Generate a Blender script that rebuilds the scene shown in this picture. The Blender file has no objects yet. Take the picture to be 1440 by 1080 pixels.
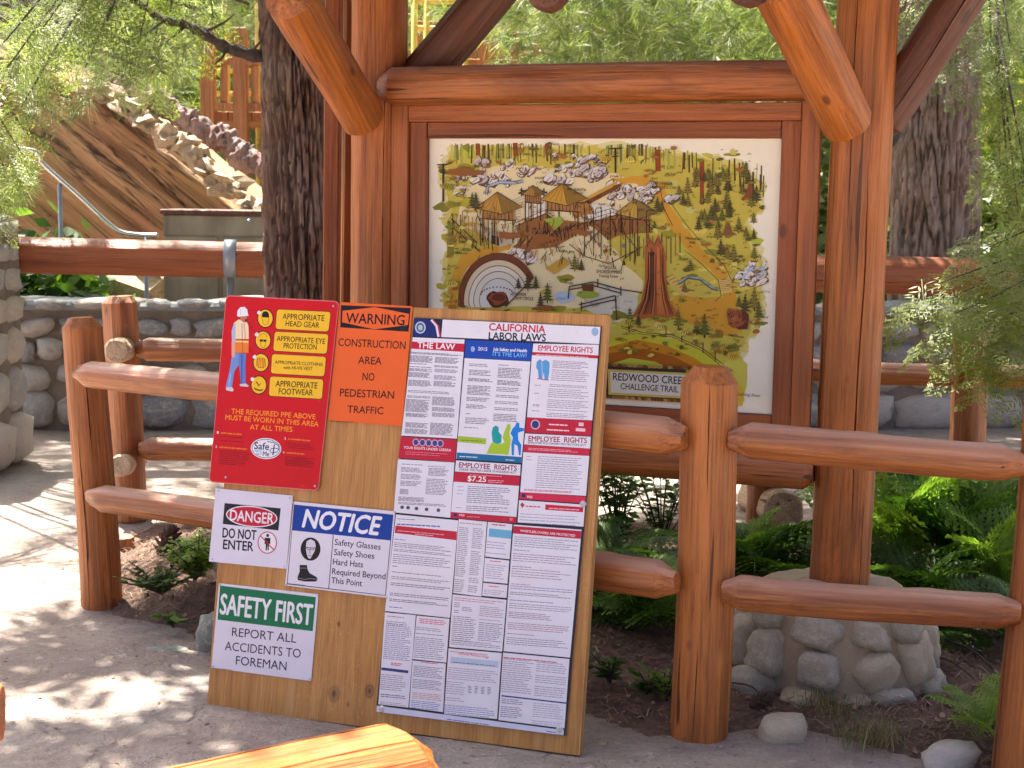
import bpy, bmesh, math, random
import numpy as np
from mathutils import Vector, Matrix, noise
R = math.radians
PI = math.pi
scene = bpy.context.scene
COL = scene.collection

# ------------------------------------------------------------------ camera
CAM_H = 1.5
FPX = 2080.0                       # focal length in pixels of a 1440 px wide picture
cam_data = bpy.data.cameras.new('camera')
cam_data.sensor_width = 36
cam_data.lens = FPX / 1440 * 36
cam_data.clip_start = 0.05
cam_data.clip_end = 400
cam_data.dof.use_dof = True
cam_data.dof.focus_distance = 4.3
cam_data.dof.aperture_fstop = 9
cam = bpy.data.objects.new('camera', cam_data)
COL.objects.link(cam)
CAM_R = Matrix.Rotation(R(90 - 7.12), 3, 'X') @ Matrix.Rotation(R(0.8), 3, 'Z')
cam.matrix_world = Matrix.Translation((0, 0, CAM_H)) @ CAM_R.to_4x4()
scene.camera = cam

# ------------------------------------------------------------------ light
SUN_ELEV, SUN_AZ = 62, -32          # azimuth from +Y (away from the camera), negative = left
world = bpy.data.worlds.new('World')
scene.world = world
world.use_nodes = True
wn = world.node_tree
sky = wn.nodes.new('ShaderNodeTexSky')
sky.sky_type = 'NISHITA'
sky.sun_disc = False
sky.sun_elevation = R(SUN_ELEV)
sky.sun_rotation = R(SUN_AZ)
sky.air_density = 0.35
sky.dust_density = 4.0
sky.ozone_density = 1.0
wn.links.new(sky.outputs[0], wn.nodes['Background'].inputs[0])
wn.nodes['Background'].inputs[1].default_value = 0.10
sun_data = bpy.data.lights.new('sun', 'SUN')
sun_data.energy = 5.0
sun_data.angle = R(0.53)
sun_data.color = (1.0, 0.93, 0.82)
sun = bpy.data.objects.new('sun', sun_data)
COL.objects.link(sun)
to_sun = Vector((math.cos(R(SUN_ELEV)) * math.sin(R(SUN_AZ)), math.cos(R(SUN_ELEV)) * math.cos(R(SUN_AZ)), math.sin(R(SUN_ELEV))))
sun.rotation_euler = to_sun.to_track_quat('Z', 'Y').to_euler()
sun.location = to_sun * 30
scene.view_settings.view_transform = 'Standard'
scene.view_settings.look = 'None'
scene.view_settings.gamma = 1
scene.view_settings.use_curve_mapping = False
scene.view_settings.exposure = 2.2

# ------------------------------------------------------------------ placing helpers
def ray(px, py):
    return CAM_R @ Vector(((px - 720) / FPX, -(py - 540) / FPX, -1.0))
def at(px, py, Y):                  # point seen at a photo pixel, Y metres away
    d = ray(px, py)
    return Vector((0, 0, CAM_H)) + d * (Y / d.y)
def ground(px, py, z=0.0):
    d = ray(px, py)
    return Vector((0, 0, CAM_H)) + d * ((z - CAM_H) / d.z)

# ------------------------------------------------------------------ objects, parts, tags
WM = {}
def tag(o, label=None, cat=None, group=None, kind=None):
    if label: o['label'] = label
    if cat: o['category'] = cat
    if group: o['group'] = group
    if kind: o['kind'] = kind
    return o
def thing(name, label, cat, loc=(0, 0, 0), group=None):
    o = bpy.data.objects.new(name, None)
    o.empty_display_size = 0.1
    COL.objects.link(o)
    o.location = loc
    WM[o] = Matrix.Translation(loc)
    return tag(o, label, cat, group)
def link(name, me, mat=None, parent=None, M=None, kind=None, label=None):
    o = bpy.data.objects.new(name, me)
    if mat is not None and len(me.materials) == 0:
        me.materials.append(mat)
    COL.objects.link(o)
    M = M.copy() if M is not None else Matrix.Identity(4)
    WM[o] = M
    if parent is not None:
        o.parent = parent
        o.matrix_basis = WM[parent].inverted() @ M
    else:
        o.matrix_basis = M
    if kind: o['kind'] = kind
    if label: o['label'] = label
    return o
def copy_thing(root, loc, rotz=0, scale=1.0, label=None):
    r = root.copy(); COL.objects.link(r)
    r.location = loc; r.rotation_euler = (0, 0, rotz); r.scale = (scale,) * 3
    if label: r['label'] = label
    for ch in list(root.children):
        c = ch.copy(); COL.objects.link(c); c.parent = r
        for g in list(ch.children):
            d = g.copy(); COL.objects.link(d); d.parent = c
    return r

def mesh_arrays(name, V, T, smooth=False, tint=None):
    V = np.asarray(V, dtype=np.float32); T = np.asarray(T, dtype=np.int32)
    k = T.shape[1]
    me = bpy.data.meshes.new(name)
    me.vertices.add(len(V)); me.vertices.foreach_set('co', V.ravel())
    me.loops.add(len(T) * k); me.loops.foreach_set('vertex_index', T.ravel())
    me.polygons.add(len(T)); me.polygons.foreach_set('loop_start', np.arange(len(T), dtype=np.int32) * k)
    if smooth: me.polygons.foreach_set('use_smooth', np.ones(len(T), dtype=bool))
    me.update(calc_edges=True); me.validate()
    if tint is not None:
        a = me.attributes.new('tint', 'FLOAT', 'POINT')
        a.data.foreach_set('value', np.asarray(tint, dtype=np.float32))
    return me
def mesh_py(name, V, F, smooth=False):
    me = bpy.data.meshes.new(name)
    me.from_pydata([tuple(v) for v in V], [], F)
    if smooth:
        for p in me.polygons: p.use_smooth = True
    me.update()
    return me
def box_mesh(name, sx, sy, sz, bevel=0.003, seg=1):
    bm = bmesh.new()
    bmesh.ops.create_cube(bm, size=1)
    for v in bm.verts: v.co = Vector((v.co.x * sx, v.co.y * sy, v.co.z * sz))
    if bevel > 0:
        bmesh.ops.bevel(bm, geom=bm.edges[:], offset=bevel, segments=seg, affect='EDGES', profile=0.5)
    me = bpy.data.meshes.new(name); bm.to_mesh(me); bm.free()
    return me
def frame_axes(x, z):               # matrix with local x and z along the given directions
    z = z.normalized(); y = z.cross(x).normalized(); x = y.cross(z)
    return Matrix((x, y, z)).transposed().to_4x4()
def axis_matrix(p0, p1, roll=0.0):
    z = (p1 - p0).normalized()
    ref = Vector((0, 0, 1)) if abs(z.z) < 0.9 else Vector((0, 1, 0))
    x = ref.cross(z).normalized(); y = z.cross(x)
    M = Matrix((x, y, z)).transposed().to_4x4() @ Matrix.Rotation(roll, 4, 'Z')
    M.translation = p0
    return M
def board_box(name, p0, p1, width, thick, mat, parent, nrm, bevel=0.003, label=None):
    z = (p1 - p0); L = z.length
    M = frame_axes(z.cross(nrm) * -1, z)
    M.translation = (p0 + p1) / 2
    return link(name, box_mesh(name, width, thick, L, bevel), mat, parent, M, label=label)

# ------------------------------------------------------------------ hewn log
def log_mesh(L, r0, r1, seed=0, n=36, ch0=0.03, ch1=0.03, facets=9, cracks=(), bend=0.006, hew=0.06, knots=0, endk=0.66):
    rnd = random.Random(seed)
    # columns
    cols = [('r', 2 * PI * i / n) for i in range(n)]
    step = 2 * PI / n
    for ci, c in enumerate(cracks):
        a = c[0] % (2 * PI)
        cols = [q for q in cols if q[0] != 'r' or abs((q[1] - a + PI) % (2 * PI) - PI) > step * 1.15]
        cols += [('a', a - 0.30 * step, ci), ('b', a, ci), ('c', a + 0.30 * step, ci)]
    cols.sort(key=lambda q: q[1])
    dz = 0.028
    zs = [0, ch0 * 0.5, ch0]
    k = max(3, int((L - ch0 - ch1) / dz))
    zs += [ch0 + (L - ch0 - ch1) * i / k for i in range(1, k)]
    zs += [L - ch1, L - ch1 * 0.5, L]
    ph = [2 * PI * i / facets + rnd.uniform(-.22, .22) for i in range(facets)]
    off = [rnd.uniform(-.045, .03) for _ in range(facets)]
    sd = rnd.uniform(0, 100)
    chf = [rnd.uniform(0.75, 1.35) for _ in range(7)]
    kn = [(rnd.uniform(0, 2 * PI), rnd.uniform(.08, .92) * L, rnd.uniform(.02, .03)) for _ in range(knots)]
    V = []; F = []
    for zi, z in enumerate(zs):
        t = z / L
        r = r0 + (r1 - r0) * t
        cx = bend * math.sin(t * PI * 1.3 + sd); cy = bend * math.sin(t * PI * 0.9 + sd * 2)
        dists = [1.0 + off[i] + hew * 0.5 * noise.noise(Vector((i * 7.1 + sd, z * 2.2, 0))) for i in range(facets)]
        for q in cols:
            a = q[1]
            if q[0] != 'r':
                c = cracks[q[2]]
                a += c[5] * noise.noise(Vector((z * 3.0, q[2] * 5 + sd, 1.3))) if len(c) > 5 else 0.05 * noise.noise(Vector((z * 3.0, q[2] * 5 + sd, 1.3)))
            d = min(min(dists[i] / max(0.25, math.cos(a - ph[i])) for i in range(facets)), 1.03)
            rr = r * d * (1 + 0.012 * noise.noise(Vector((math.cos(a) * 3 + sd, math.sin(a) * 3, z * 9))))
            for (ka, kz, kr) in kn:
                da = ((a - ka + PI) % (2 * PI) - PI) * r
                dd = math.hypot(da, (z - kz) * 0.7)
                rr += 0.18 * kr * math.exp(-(dd / kr) ** 2)
            if q[0] != 'r':
                c = cracks[q[2]]
                u = (t - c[1]) / max(1e-6, c[2] - c[1])
                if 0 < u < 1:
                    w = min(1, 4 * u, 4 * (1 - u)) * (0.6 + 0.5 * noise.noise(Vector((z * 11, sd, 4))))
                    if q[0] == 'b': rr -= c[4] * w
                    else:
                        sgn = 1 if q[0] == 'c' else -1
                        base = q[1]
                        mid = cracks[q[2]][0] % (2 * PI)
                        half = c[3] * max(w, .15) / r
                        a = a - sgn * 0.30 * step + sgn * half
            # chamfered ends
            fcf = chf[int((a % (2 * PI)) / (2 * PI) * 6.999)]
            if z < ch0: rr *= 1 - (1 - endk) * (1 - z / ch0) * min(1.2, fcf)
            if z > L - ch1: rr *= 1 - (1 - endk) * (1 - (L - z) / ch1) * min(1.2, fcf)
            V.append((cx + rr * math.cos(a), cy + rr * math.sin(a), z))
    m = len(cols)
    for i in range(len(zs) - 1):
        for j in range(m):
            F.append((i * m + j, i * m + (j + 1) % m, (i + 1) * m + (j + 1) % m, (i + 1) * m + j))
    F.append(tuple(range(m - 1, -1, -1)))
    F.append(tuple((len(zs) - 1) * m + j for j in range(m)))
    me = mesh_py('log', V, F, True)
    me.set_sharp_from_angle(angle=R(32))
    return me
def log(name, p0, p1, r0, r1, mat, parent, seed, roll=0.0, **kw):
    p0 = Vector(p0); p1 = Vector(p1)
    return link(name, log_mesh((p1 - p0).length, r0, r1, seed, **kw), mat, parent, axis_matrix(p0, p1, roll))
def tube_mesh(pts, rads, n=10, closed=True, wob=0.0, seed=0, fq=4.0):
    V = []; F = []
    m = len(pts)
    for i, p in enumerate(pts):
        p = Vector(p)
        t = (Vector(pts[min(i + 1, m - 1)]) - Vector(pts[max(i - 1, 0)])).normalized()
        ref = Vector((0, 0, 1)) if abs(t.z) < 0.9 else Vector((0, 1, 0))
        x = ref.cross(t).normalized(); y = t.cross(x)
        for j in range(n):
            a = 2 * PI * j / n
            r = rads[i] if hasattr(rads, '__len__') else rads
            if wob: r *= 1 + wob * noise.noise(Vector((math.cos(a) * fq * .5 + seed, math.sin(a) * fq * .5, i * 0.35)))
            V.append(p + x * (r * math.cos(a)) + y * (r * math.sin(a)))
    for i in range(m - 1):
        for j in range(n):
            F.append((i * n + j, i * n + (j + 1) % n, (i + 1) * n + (j + 1) % n, (i + 1) * n + j))
    if closed:
        F.append(tuple(range(n - 1, -1, -1))); F.append(tuple((m - 1) * n + j for j in range(n)))
    return mesh_py('tube', V, F, True)
def smooth_path(pts, k=6):
    pts = [Vector(p) for p in pts]
    out = []
    for i in range(len(pts) - 1):
        p0 = pts[max(i - 1, 0)]; p1 = pts[i]; p2 = pts[i + 1]; p3 = pts[min(i + 2, len(pts) - 1)]
        for j in range(k):
            t = j / k
            out.append(0.5 * ((2 * p1) + (p2 - p0) * t + (2 * p0 - 5 * p1 + 4 * p2 - p3) * t * t + (3 * p1 - p0 - 3 * p2 + p3) * t ** 3))
    out.append(pts[-1])
    return out

# ------------------------------------------------------------------ materials
def srgb(c):
    return tuple((x / 12.92 if x <= 0.04045 else ((x + 0.055) / 1.055) ** 2.4) for x in (v / 255 for v in c))
class NT:
    def __init__(s, name, rough=0.6):
        s.m = bpy.data.materials.new(name); s.m.use_nodes = True
        s.t = s.m.node_tree; s.b = s.t.nodes['Principled BSDF']
        s.b.inputs['Roughness'].default_value = rough
    def n(s, ty, **kw):
        x = s.t.nodes.new(ty)
        for k, v in kw.items():
            if k in x.inputs.keys() if isinstance(k, str) else False: x.inputs[k].default_value = v
            else: setattr(x, k, v)
        return x
    def l(s, a, b): s.t.links.new(a, b)
    def coords(s, scale=(1, 1, 1), which='Object', rnd=True):
        tc = s.n('ShaderNodeTexCoord'); mp = s.n('ShaderNodeMapping')
        mp.inputs['Scale'].default_value = scale
        if rnd:
            oi = s.n('ShaderNodeObjectInfo')
            vm = s.n('ShaderNodeVectorMath', operation='SCALE'); vm.inputs[0].default_value = (37.0, 19.0, 53.0)
            s.l(oi.outputs['Random'], vm.inputs['Scale'])
            s.l(vm.outputs[0], mp.inputs['Location'])
        s.l(tc.outputs[which], mp.inputs['Vector'])
        return mp.outputs[0]
    def noise(s, vec, scale=5, detail=4, rough=0.55, dist=0.0):
        x = s.n('ShaderNodeTexNoise'); x.inputs['Scale'].default_value = scale; x.inputs['Detail'].default_value = detail
        x.inputs['Roughness'].default_value = rough; x.inputs['Distortion'].default_value = dist
        s.l(vec, x.inputs['Vector']); return x.outputs['Fac']
    def ramp(s, fac, stops):
        x = s.n('ShaderNodeValToRGB')
        e = x.color_ramp.elements
        while len(e) < len(stops): e.new(0.5)
        for i, (p, c) in enumerate(stops):
            e[i].position = p; e[i].color = (c if hasattr(c, '__len__') else (c, c, c)) + ((1,) if not hasattr(c, '__len__') or len(c) == 3 else ())
        s.l(fac, x.inputs[0]); return x.outputs[0]
    def mix(s, fac, a, b, mode='MIX'):
        x = s.n('ShaderNodeMix', data_type='RGBA', blend_type=mode)
        for i, v in ((0, fac), (6, a), (7, b)):
            if isinstance(v, bpy.types.NodeSocket): s.l(v, x.inputs[i])
            else: x.inputs[i].default_value = v if i == 0 else (tuple(v) + (1,) if len(v) == 3 else v)
        return x.outputs[2]
    def math(s, op, a, b=0.0):
        x = s.n('ShaderNodeMath', operation=op)
        for i, v in ((0, a), (1, b)):
            if isinstance(v, bpy.types.NodeSocket): s.l(v, x.inputs[i])
            else: x.inputs[i].default_value = v
        return x.outputs[0]
    def color(s, c):
        if isinstance(c, bpy.types.NodeSocket): s.l(c, s.b.inputs['Base Color'])
        else: s.b.inputs['Base Color'].default_value = tuple(c) + (1,)
    def rough(s, r):
        if isinstance(r, bpy.types.NodeSocket): s.l(r, s.b.inputs['Roughness'])
        else: s.b.inputs['Roughness'].default_value = r
    def bump(s, h, strength=0.4, dist=0.01):
        x = s.n('ShaderNodeBump'); x.inputs['Strength'].default_value = strength; x.inputs['Distance'].default_value = dist
        s.l(h, x.inputs['Height']); s.l(x.outputs[0], s.b.inputs['Normal']); return x

def wood_mat(name, light, dark, rough=0.38, coat=0.25, grain=1.0, wear=0.0, sky_sheen=0.0):
    m = NT(name, rough)
    v = m.coords((26, 26, 1.6)); g = m.noise(v, 1.5, 6, 0.65, 0.6)
    v2 = m.coords((3.2, 3.2, 1.1)); b = m.noise(v2, 1.2, 3)
    fine = m.noise(m.coords((120, 120, 3.5)), 1.0, 4, 0.7)
    c = m.ramp(g, [(0.25, dark), (0.5, light), (0.78, tuple(min(1, x * 1.12) for x in light))])
    st = m.noise(m.coords((16, 16, 0.55)), 1.0, 4, 0.6, 0.8)
    c = m.mix(m.ramp(st, [(0.38, 0.75), (0.56, 0.0)]), c, tuple(x * 0.55 for x in dark))
    c = m.mix(m.ramp(b, [(0.3, 0.0), (0.72, 0.55)]), c, tuple(x * y for x, y in zip(light, (1.12, 1.28, 1.35))))
    c = m.mix(m.ramp(fine, [(0.34, 0.6), (0.50, 0.0)]), c, tuple(x * 0.6 for x in dark))
    c = m.mix(m.ramp(fine, [(0.56, 0.0), (0.70, 0.35)]), c, tuple(min(1, x * y) for x, y in zip(light, (1.35, 1.7, 2.2))))
    pa = m.noise(m.coords((5, 5, 1.3)), 1.3, 5, 0.7, 0.6)
    c = m.mix(m.ramp(pa, [(0.30, 0.6), (0.42, 0.0)]), c, tuple(x * 0.9 for x in dark))
    ck = m.noise(m.coords((34, 34, 0.9)), 1.0, 2, 0.5, 0.4)
    ckm = m.ramp(ck, [(0.68, 0.0), (0.70, 1.0)])
    c = m.mix(m.math('MULTIPLY', ckm, 0.8), c, tuple(x * 0.22 for x in dark))
    # small knots
    vo = m.n('ShaderNodeTexVoronoi'); vo.inputs['Scale'].default_value = 1.0
    m.l(m.coords((7, 7, 3.4)), vo.inputs['Vector'])
    km = m.ramp(vo.outputs['Distance'], [(0.055, 1.0), (0.10, 0.0)])
    c = m.mix(m.math('MULTIPLY', km, 0.75), c, tuple(x * 0.35 for x in dark))
    if wear:
        w = m.noise(m.coords((9, 9, 9)), 2.4, 5, 0.7)
        c = m.mix(m.math('MULTIPLY', m.ramp(w, [(0.70, 0.0), (0.74, 1.0)]), wear), c, (0.62, 0.45, 0.32))
    if sky_sheen:                         # pale sky highlight painted into the colour of upward faces
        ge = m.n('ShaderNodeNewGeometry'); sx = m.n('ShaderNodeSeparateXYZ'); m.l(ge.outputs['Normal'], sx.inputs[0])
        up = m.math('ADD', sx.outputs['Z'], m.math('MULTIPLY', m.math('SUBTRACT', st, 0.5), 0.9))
        c = m.mix(m.math('MULTIPLY', m.ramp(up, [(0.30, 0.0), (0.90, 1.0)]), sky_sheen), c, (0.62, 0.36, 0.26))
    m.color(c)
    m.rough(m.ramp(m.noise(m.coords((8, 8, 3)), 1.5, 4), [(0.3, rough - 0.08), (0.7, rough + 0.2)]))
    m.b.inputs['Coat Weight'].default_value = coat * .7
    m.b.inputs['Coat Roughness'].default_value = 0.35
    h = m.math('ADD', m.math('MULTIPLY', g, 0.6 * grain), m.math('MULTIPLY', fine, 0.5))
    h = m.math('SUBTRACT', h, m.math('MULTIPLY', ckm, 0.9))
    hb = m.noise(m.coords((9, 9, 4.5)), 1.0, 2, 0.5)
    m.bump(m.math('ADD', m.math('ADD', h, m.math('MULTIPLY', st, 1.4)), m.math('MULTIPLY', hb, 2.4)), 0.7, 0.009)
    return m.m
M_LOG = wood_mat('stained_log', (0.50, 0.150, 0.026), (0.22, 0.048, 0.009), 0.46, 0.08, wear=0.25)
M_LOG2 = wood_mat('stained_log_brown', (0.46, 0.145, 0.034), (0.20, 0.048, 0.013), 0.34, 0.3, wear=0.2, sky_sheen=0.7)
M_RAIL = wood_mat('smooth_stained_rail', (0.34, 0.090, 0.024), (0.20, 0.046, 0.014), 0.42, 0.15)
M_LOG_DK = wood_mat('dark_log', (0.14, 0.045, 0.022), (0.06, 0.02, 0.012), 0.5, 0.1)  # on kiosk braces and rafters: dark stain plus under-roof shade in the colour
M_FRAME = wood_mat('painted_frame_board', (0.42, 0.122, 0.028), (0.33, 0.088, 0.021), 0.5, 0.05, 0.4)
M_TRIM = wood_mat('painted_trim_board', (0.33, 0.088, 0.022), (0.26, 0.064, 0.017), 0.5, 0.05, 0.4)
M_PALE = wood_mat('sawn_log_end', (0.62, 0.43, 0.27), (0.42, 0.26, 0.15), 0.6, 0.0)
M_DECK = wood_mat('weathered_rail', (0.50, 0.20, 0.08), (0.35, 0.12, 0.05), 0.6, 0.0)
M_SHINGLE = wood_mat('roof_board', (0.20, 0.12, 0.07), (0.10, 0.06, 0.04), 0.8, 0.0)

def simple(name, c, rough=0.5, metal=0.0, spec=None):
    m = NT(name, rough); m.color(c); m.b.inputs['Metallic'].default_value = metal
    return m.m
def print_mat(name, rough=0.35, coat=0.0, wav=0.0):
    m = NT(name, rough)
    a = m.n('ShaderNodeVertexColor'); a.layer_name = 'ink'
    w = m.noise(m.coords((1, 1, 1), rnd=False), 9, 4)
    g2 = m.noise(m.coords((1, 1, 1), rnd=False), 45, 4, 0.7)
    cc = m.mix(m.ramp(w, [(0.35, 0.0), (0.75, 0.12)]), a.outputs[0], (0.45, 0.42, 0.38), 'MULTIPLY')
    m.color(m.mix(m.ramp(g2, [(0.62, 0.0), (0.74, 0.16)]), cc, (0.30, 0.25, 0.20)))
    if wav: m.bump(m.noise(m.coords((1, 1, .7), rnd=False), 5.5, 2, 0.4), wav, 0.02)
    m.b.inputs['Coat Weight'].default_value = coat
    m.b.inputs['Specular IOR Level'].default_value = 0.3
    return m.m
M_PRINT = print_mat('printed_sign_face', 0.38)
M_PAPER = print_mat('laminated_paper_print', 0.28, 0.25, 0.5)
M_MAPINK = print_mat('painted_map_face', 0.5)
M_STEEL = simple('zinc_screw', (0.55, 0.55, 0.56), 0.35, 0.8)
M_STRAP = simple('galvanised_strap', (0.30, 0.34, 0.38), 0.42, 0.55)
M_CHROME = simple('steel_handrail', (0.62, 0.60, 0.57), 0.2, 0.9)

def plywood():
    m = NT('plywood', 0.5)
    v = m.coords((7.0, 1.0, 0.55), rnd=False)
    g = m.noise(v, 3.0, 5, 0.6, 1.4)
    g2 = m.noise(m.coords((60, 1, 2.2), rnd=False), 3.0, 4, 0.6, 0.3)
    c = m.ramp(g, [(0.3, (0.38, 0.16, 0.032)), (0.5, (0.54, 0.25, 0.058)), (0.7, (0.64, 0.33, 0.09))])
    c = m.mix(m.ramp(g2, [(0.35, 0.55), (0.6, 0.0)]), c, (0.27, 0.115, 0.03))
    # light vertical bands and pale scratches
    band = m.noise(m.coords((5, 1, 0.12), rnd=False), 1.6, 2)
    c = m.mix(m.ramp(band, [(0.58, 0.0), (0.66, 0.45)]), c, (0.62, 0.37, 0.14))
    sc = m.noise(m.coords((14, 1, 5), rnd=False), 1.8, 2, 0.5, 3.0)
    lo = m.noise(m.coords((2.2, 1, 2.2), rnd=False), 1.3, 2)
    ln = m.ramp(sc, [(0.492, 0.0), (0.5, 1.0), (0.508, 0.0)])
    c = m.mix(m.math('MULTIPLY', m.math('MULTIPLY', ln, m.ramp(lo, [(0.52, 0.0), (0.6, 1.0)])), 0.6), c, (0.75, 0.52, 0.28))
    # knots
    tc = m.n('ShaderNodeTexCoord')
    for kx, kz, kr in ((-0.165, -0.52, 0.022), (-0.055, -0.50, 0.019), (-0.118, -0.545, 0.008), (-0.05, -0.17, 0.008), (0.525, -0.18, 0.013), (-0.165, -0.32, 0.006)):
        d = m.n('ShaderNodeVectorMath', operation='DISTANCE')
        mp = m.n('ShaderNodeMapping'); mp.inputs['Scale'].default_value = (1.0, 0, 0.72)
        m.l(tc.outputs['Object'], mp.inputs[0]); m.l(mp.outputs[0], d.inputs[0]); d.inputs[1].default_value = (kx, 0, kz * 0.72)
        c = m.mix(m.ramp(d.outputs['Value'], [(kr * 0.2, 0.9), (kr * 0.5, 0.25), (kr * 0.62, 0.75), (kr * 0.8, 0.15), (kr * 1.1, 0.0)]), c, (0.10, 0.035, 0.012))
    m.color(c)
    m.b.inputs['Coat Weight'].default_value = 0.12
    m.bump(g2, 0.15, 0.002)
    return m.m
M_PLY = plywood()
def ply_edge():
    m = NT('plywood_edge', 0.65)
    g = m.noise(m.coords((1, 90, 3), rnd=False), 2.0, 3)
    m.color(m.ramp(g, [(0.35, (0.45, 0.22, 0.07)), (0.65, (0.66, 0.38, 0.15))]))
    return m.m
M_EDGE = ply_edge()

def bark_mat(name, hi, lo, sc=1.0):
    m = NT(name, 0.9)
    g = m.noise(m.coords((26 * sc, 26 * sc, 4.5 * sc)), 1.2, 7, 0.7, 0.8)
    b = m.noise(m.coords((5, 5, 5)), 1.0, 3)
    c = m.ramp(g, [(0.32, tuple(x * 0.25 for x in lo)), (0.46, lo), (0.68, hi)])
    c = m.mix(m.ramp(b, [(0.35, 0.0), (0.7, 0.5)]), c, (hi[0] * 1.1, hi[0] * 0.95, hi[0] * 0.9))
    m.color(c); m.bump(g, 0.9, 0.02)
    return m.m
M_BARK = bark_mat('redwood_bark', (0.34, 0.20, 0.14), (0.18, 0.095, 0.062))
M_BARK2 = bark_mat('grey_bark', (0.38, 0.265, 0.19), (0.20, 0.13, 0.09), 0.7)
M_BRANCH = bark_mat('branch_bark', (0.13, 0.09, 0.075), (0.06, 0.04, 0.035), 1.6)
M_DEADLOG = bark_mat('fallen_log_bark', (0.42, 0.27, 0.24), (0.20, 0.11, 0.10), 0.8)

def stone_mat(name, cols, speck=0.5, dark=0.6):
    m = NT(name, 0.75)
    oi = m.n('ShaderNodeObjectInfo')
    n = len(cols)
    x = m.n('ShaderNodeValToRGB'); x.color_ramp.interpolation = 'CONSTANT'
    e = x.color_ramp.elements
    while len(e) < n: e.new(0.5)
    for i, c in enumerate(cols): e[i].position = i / n; e[i].color = tuple(c) + (1,)
    m.l(oi.outputs['Random'], x.inputs[0])
    a = m.noise(m.coords((1.0,) * 3), 1.6, 5, 0.65, 0.5)
    f = m.noise(m.coords((6,) * 3), 2.0, 4, 0.75)
    vein = m.noise(m.coords((3, 3, 6)), 1.5, 3, 0.6, 2.0)
    c = m.mix(m.ramp(a, [(0.28, dark), (0.50, 0.0)]), x.outputs[0], (0.15, 0.14, 0.13))
    lich = m.noise(m.coords((2.0,) * 3), 1.5, 6, 0.72)
    c = m.mix(m.ramp(lich, [(0.52, 0.0), (0.62, 0.7)]), c, (0.60, 0.53, 0.42))
    c = m.mix(m.ramp(lich, [(0.30, 0.6), (0.38, 0.0)]), c, (0.20, 0.17, 0.13))
    c = m.mix(m.ramp(a, [(0.55, 0.0), (0.75, 0.5)]), c, (0.52, 0.48, 0.42))
    c = m.mix(m.math('MULTIPLY', m.ramp(f, [(0.5, 0.0), (0.68, 1.0)]), speck), c, (0.62, 0.60, 0.56))
    c = m.mix(m.math('MULTIPLY', m.ramp(f, [(0.24, 1.0), (0.36, 0.0)]), speck), c, (0.08, 0.08, 0.08))
    c = m.mix(m.ramp(vein, [(0.487, 0.0), (0.5, 0.5), (0.513, 0.0)]), c, (0.6, 0.56, 0.5))
    m.color(c)
    m.bump(m.math('ADD', m.math('ADD', a, lich), m.math('MULTIPLY', f, 0.35)), 0.6, 0.012)
    return m.m
M_STONE = stone_mat('river_stone', [(0.28, 0.29, 0.30), (0.38, 0.37, 0.34), (0.22, 0.23, 0.25), (0.46, 0.40, 0.33), (0.32, 0.32, 0.32), (0.50, 0.46, 0.40), (0.25, 0.26, 0.28), (0.44, 0.38, 0.31)])
M_STONE_PALE = stone_mat('cream_stone', [(0.52, 0.46, 0.38), (0.45, 0.43, 0.40), (0.56, 0.50, 0.42), (0.40, 0.38, 0.36)], 0.25, 0.2)
M_STONE_BASE = stone_mat('plinth_stone', [(0.52, 0.42, 0.28), (0.46, 0.39, 0.28), (0.55, 0.44, 0.29), (0.42, 0.37, 0.28)], 0.35, 0.12)
def mortar(name, c1, c2):
    m = NT(name, 0.9)
    a = m.noise(m.coords((4,) * 3), 2, 6, 0.65)
    m.color(m.ramp(a, [(0.3, c1), (0.7, c2)])); m.bump(m.noise(m.coords((30,) * 3), 2, 4, 0.7), 0.5, 0.01)
    return m.m
M_MORTAR = mortar('wall_mortar', (0.17, 0.14, 0.11), (0.30, 0.25, 0.20))
M_MORTAR_P = mortar('plinth_mortar', (0.32, 0.24, 0.16), (0.46, 0.36, 0.25))
M_CONC = mortar('cap_mortar', (0.20, 0.22, 0.23), (0.30, 0.31, 0.31))

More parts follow.
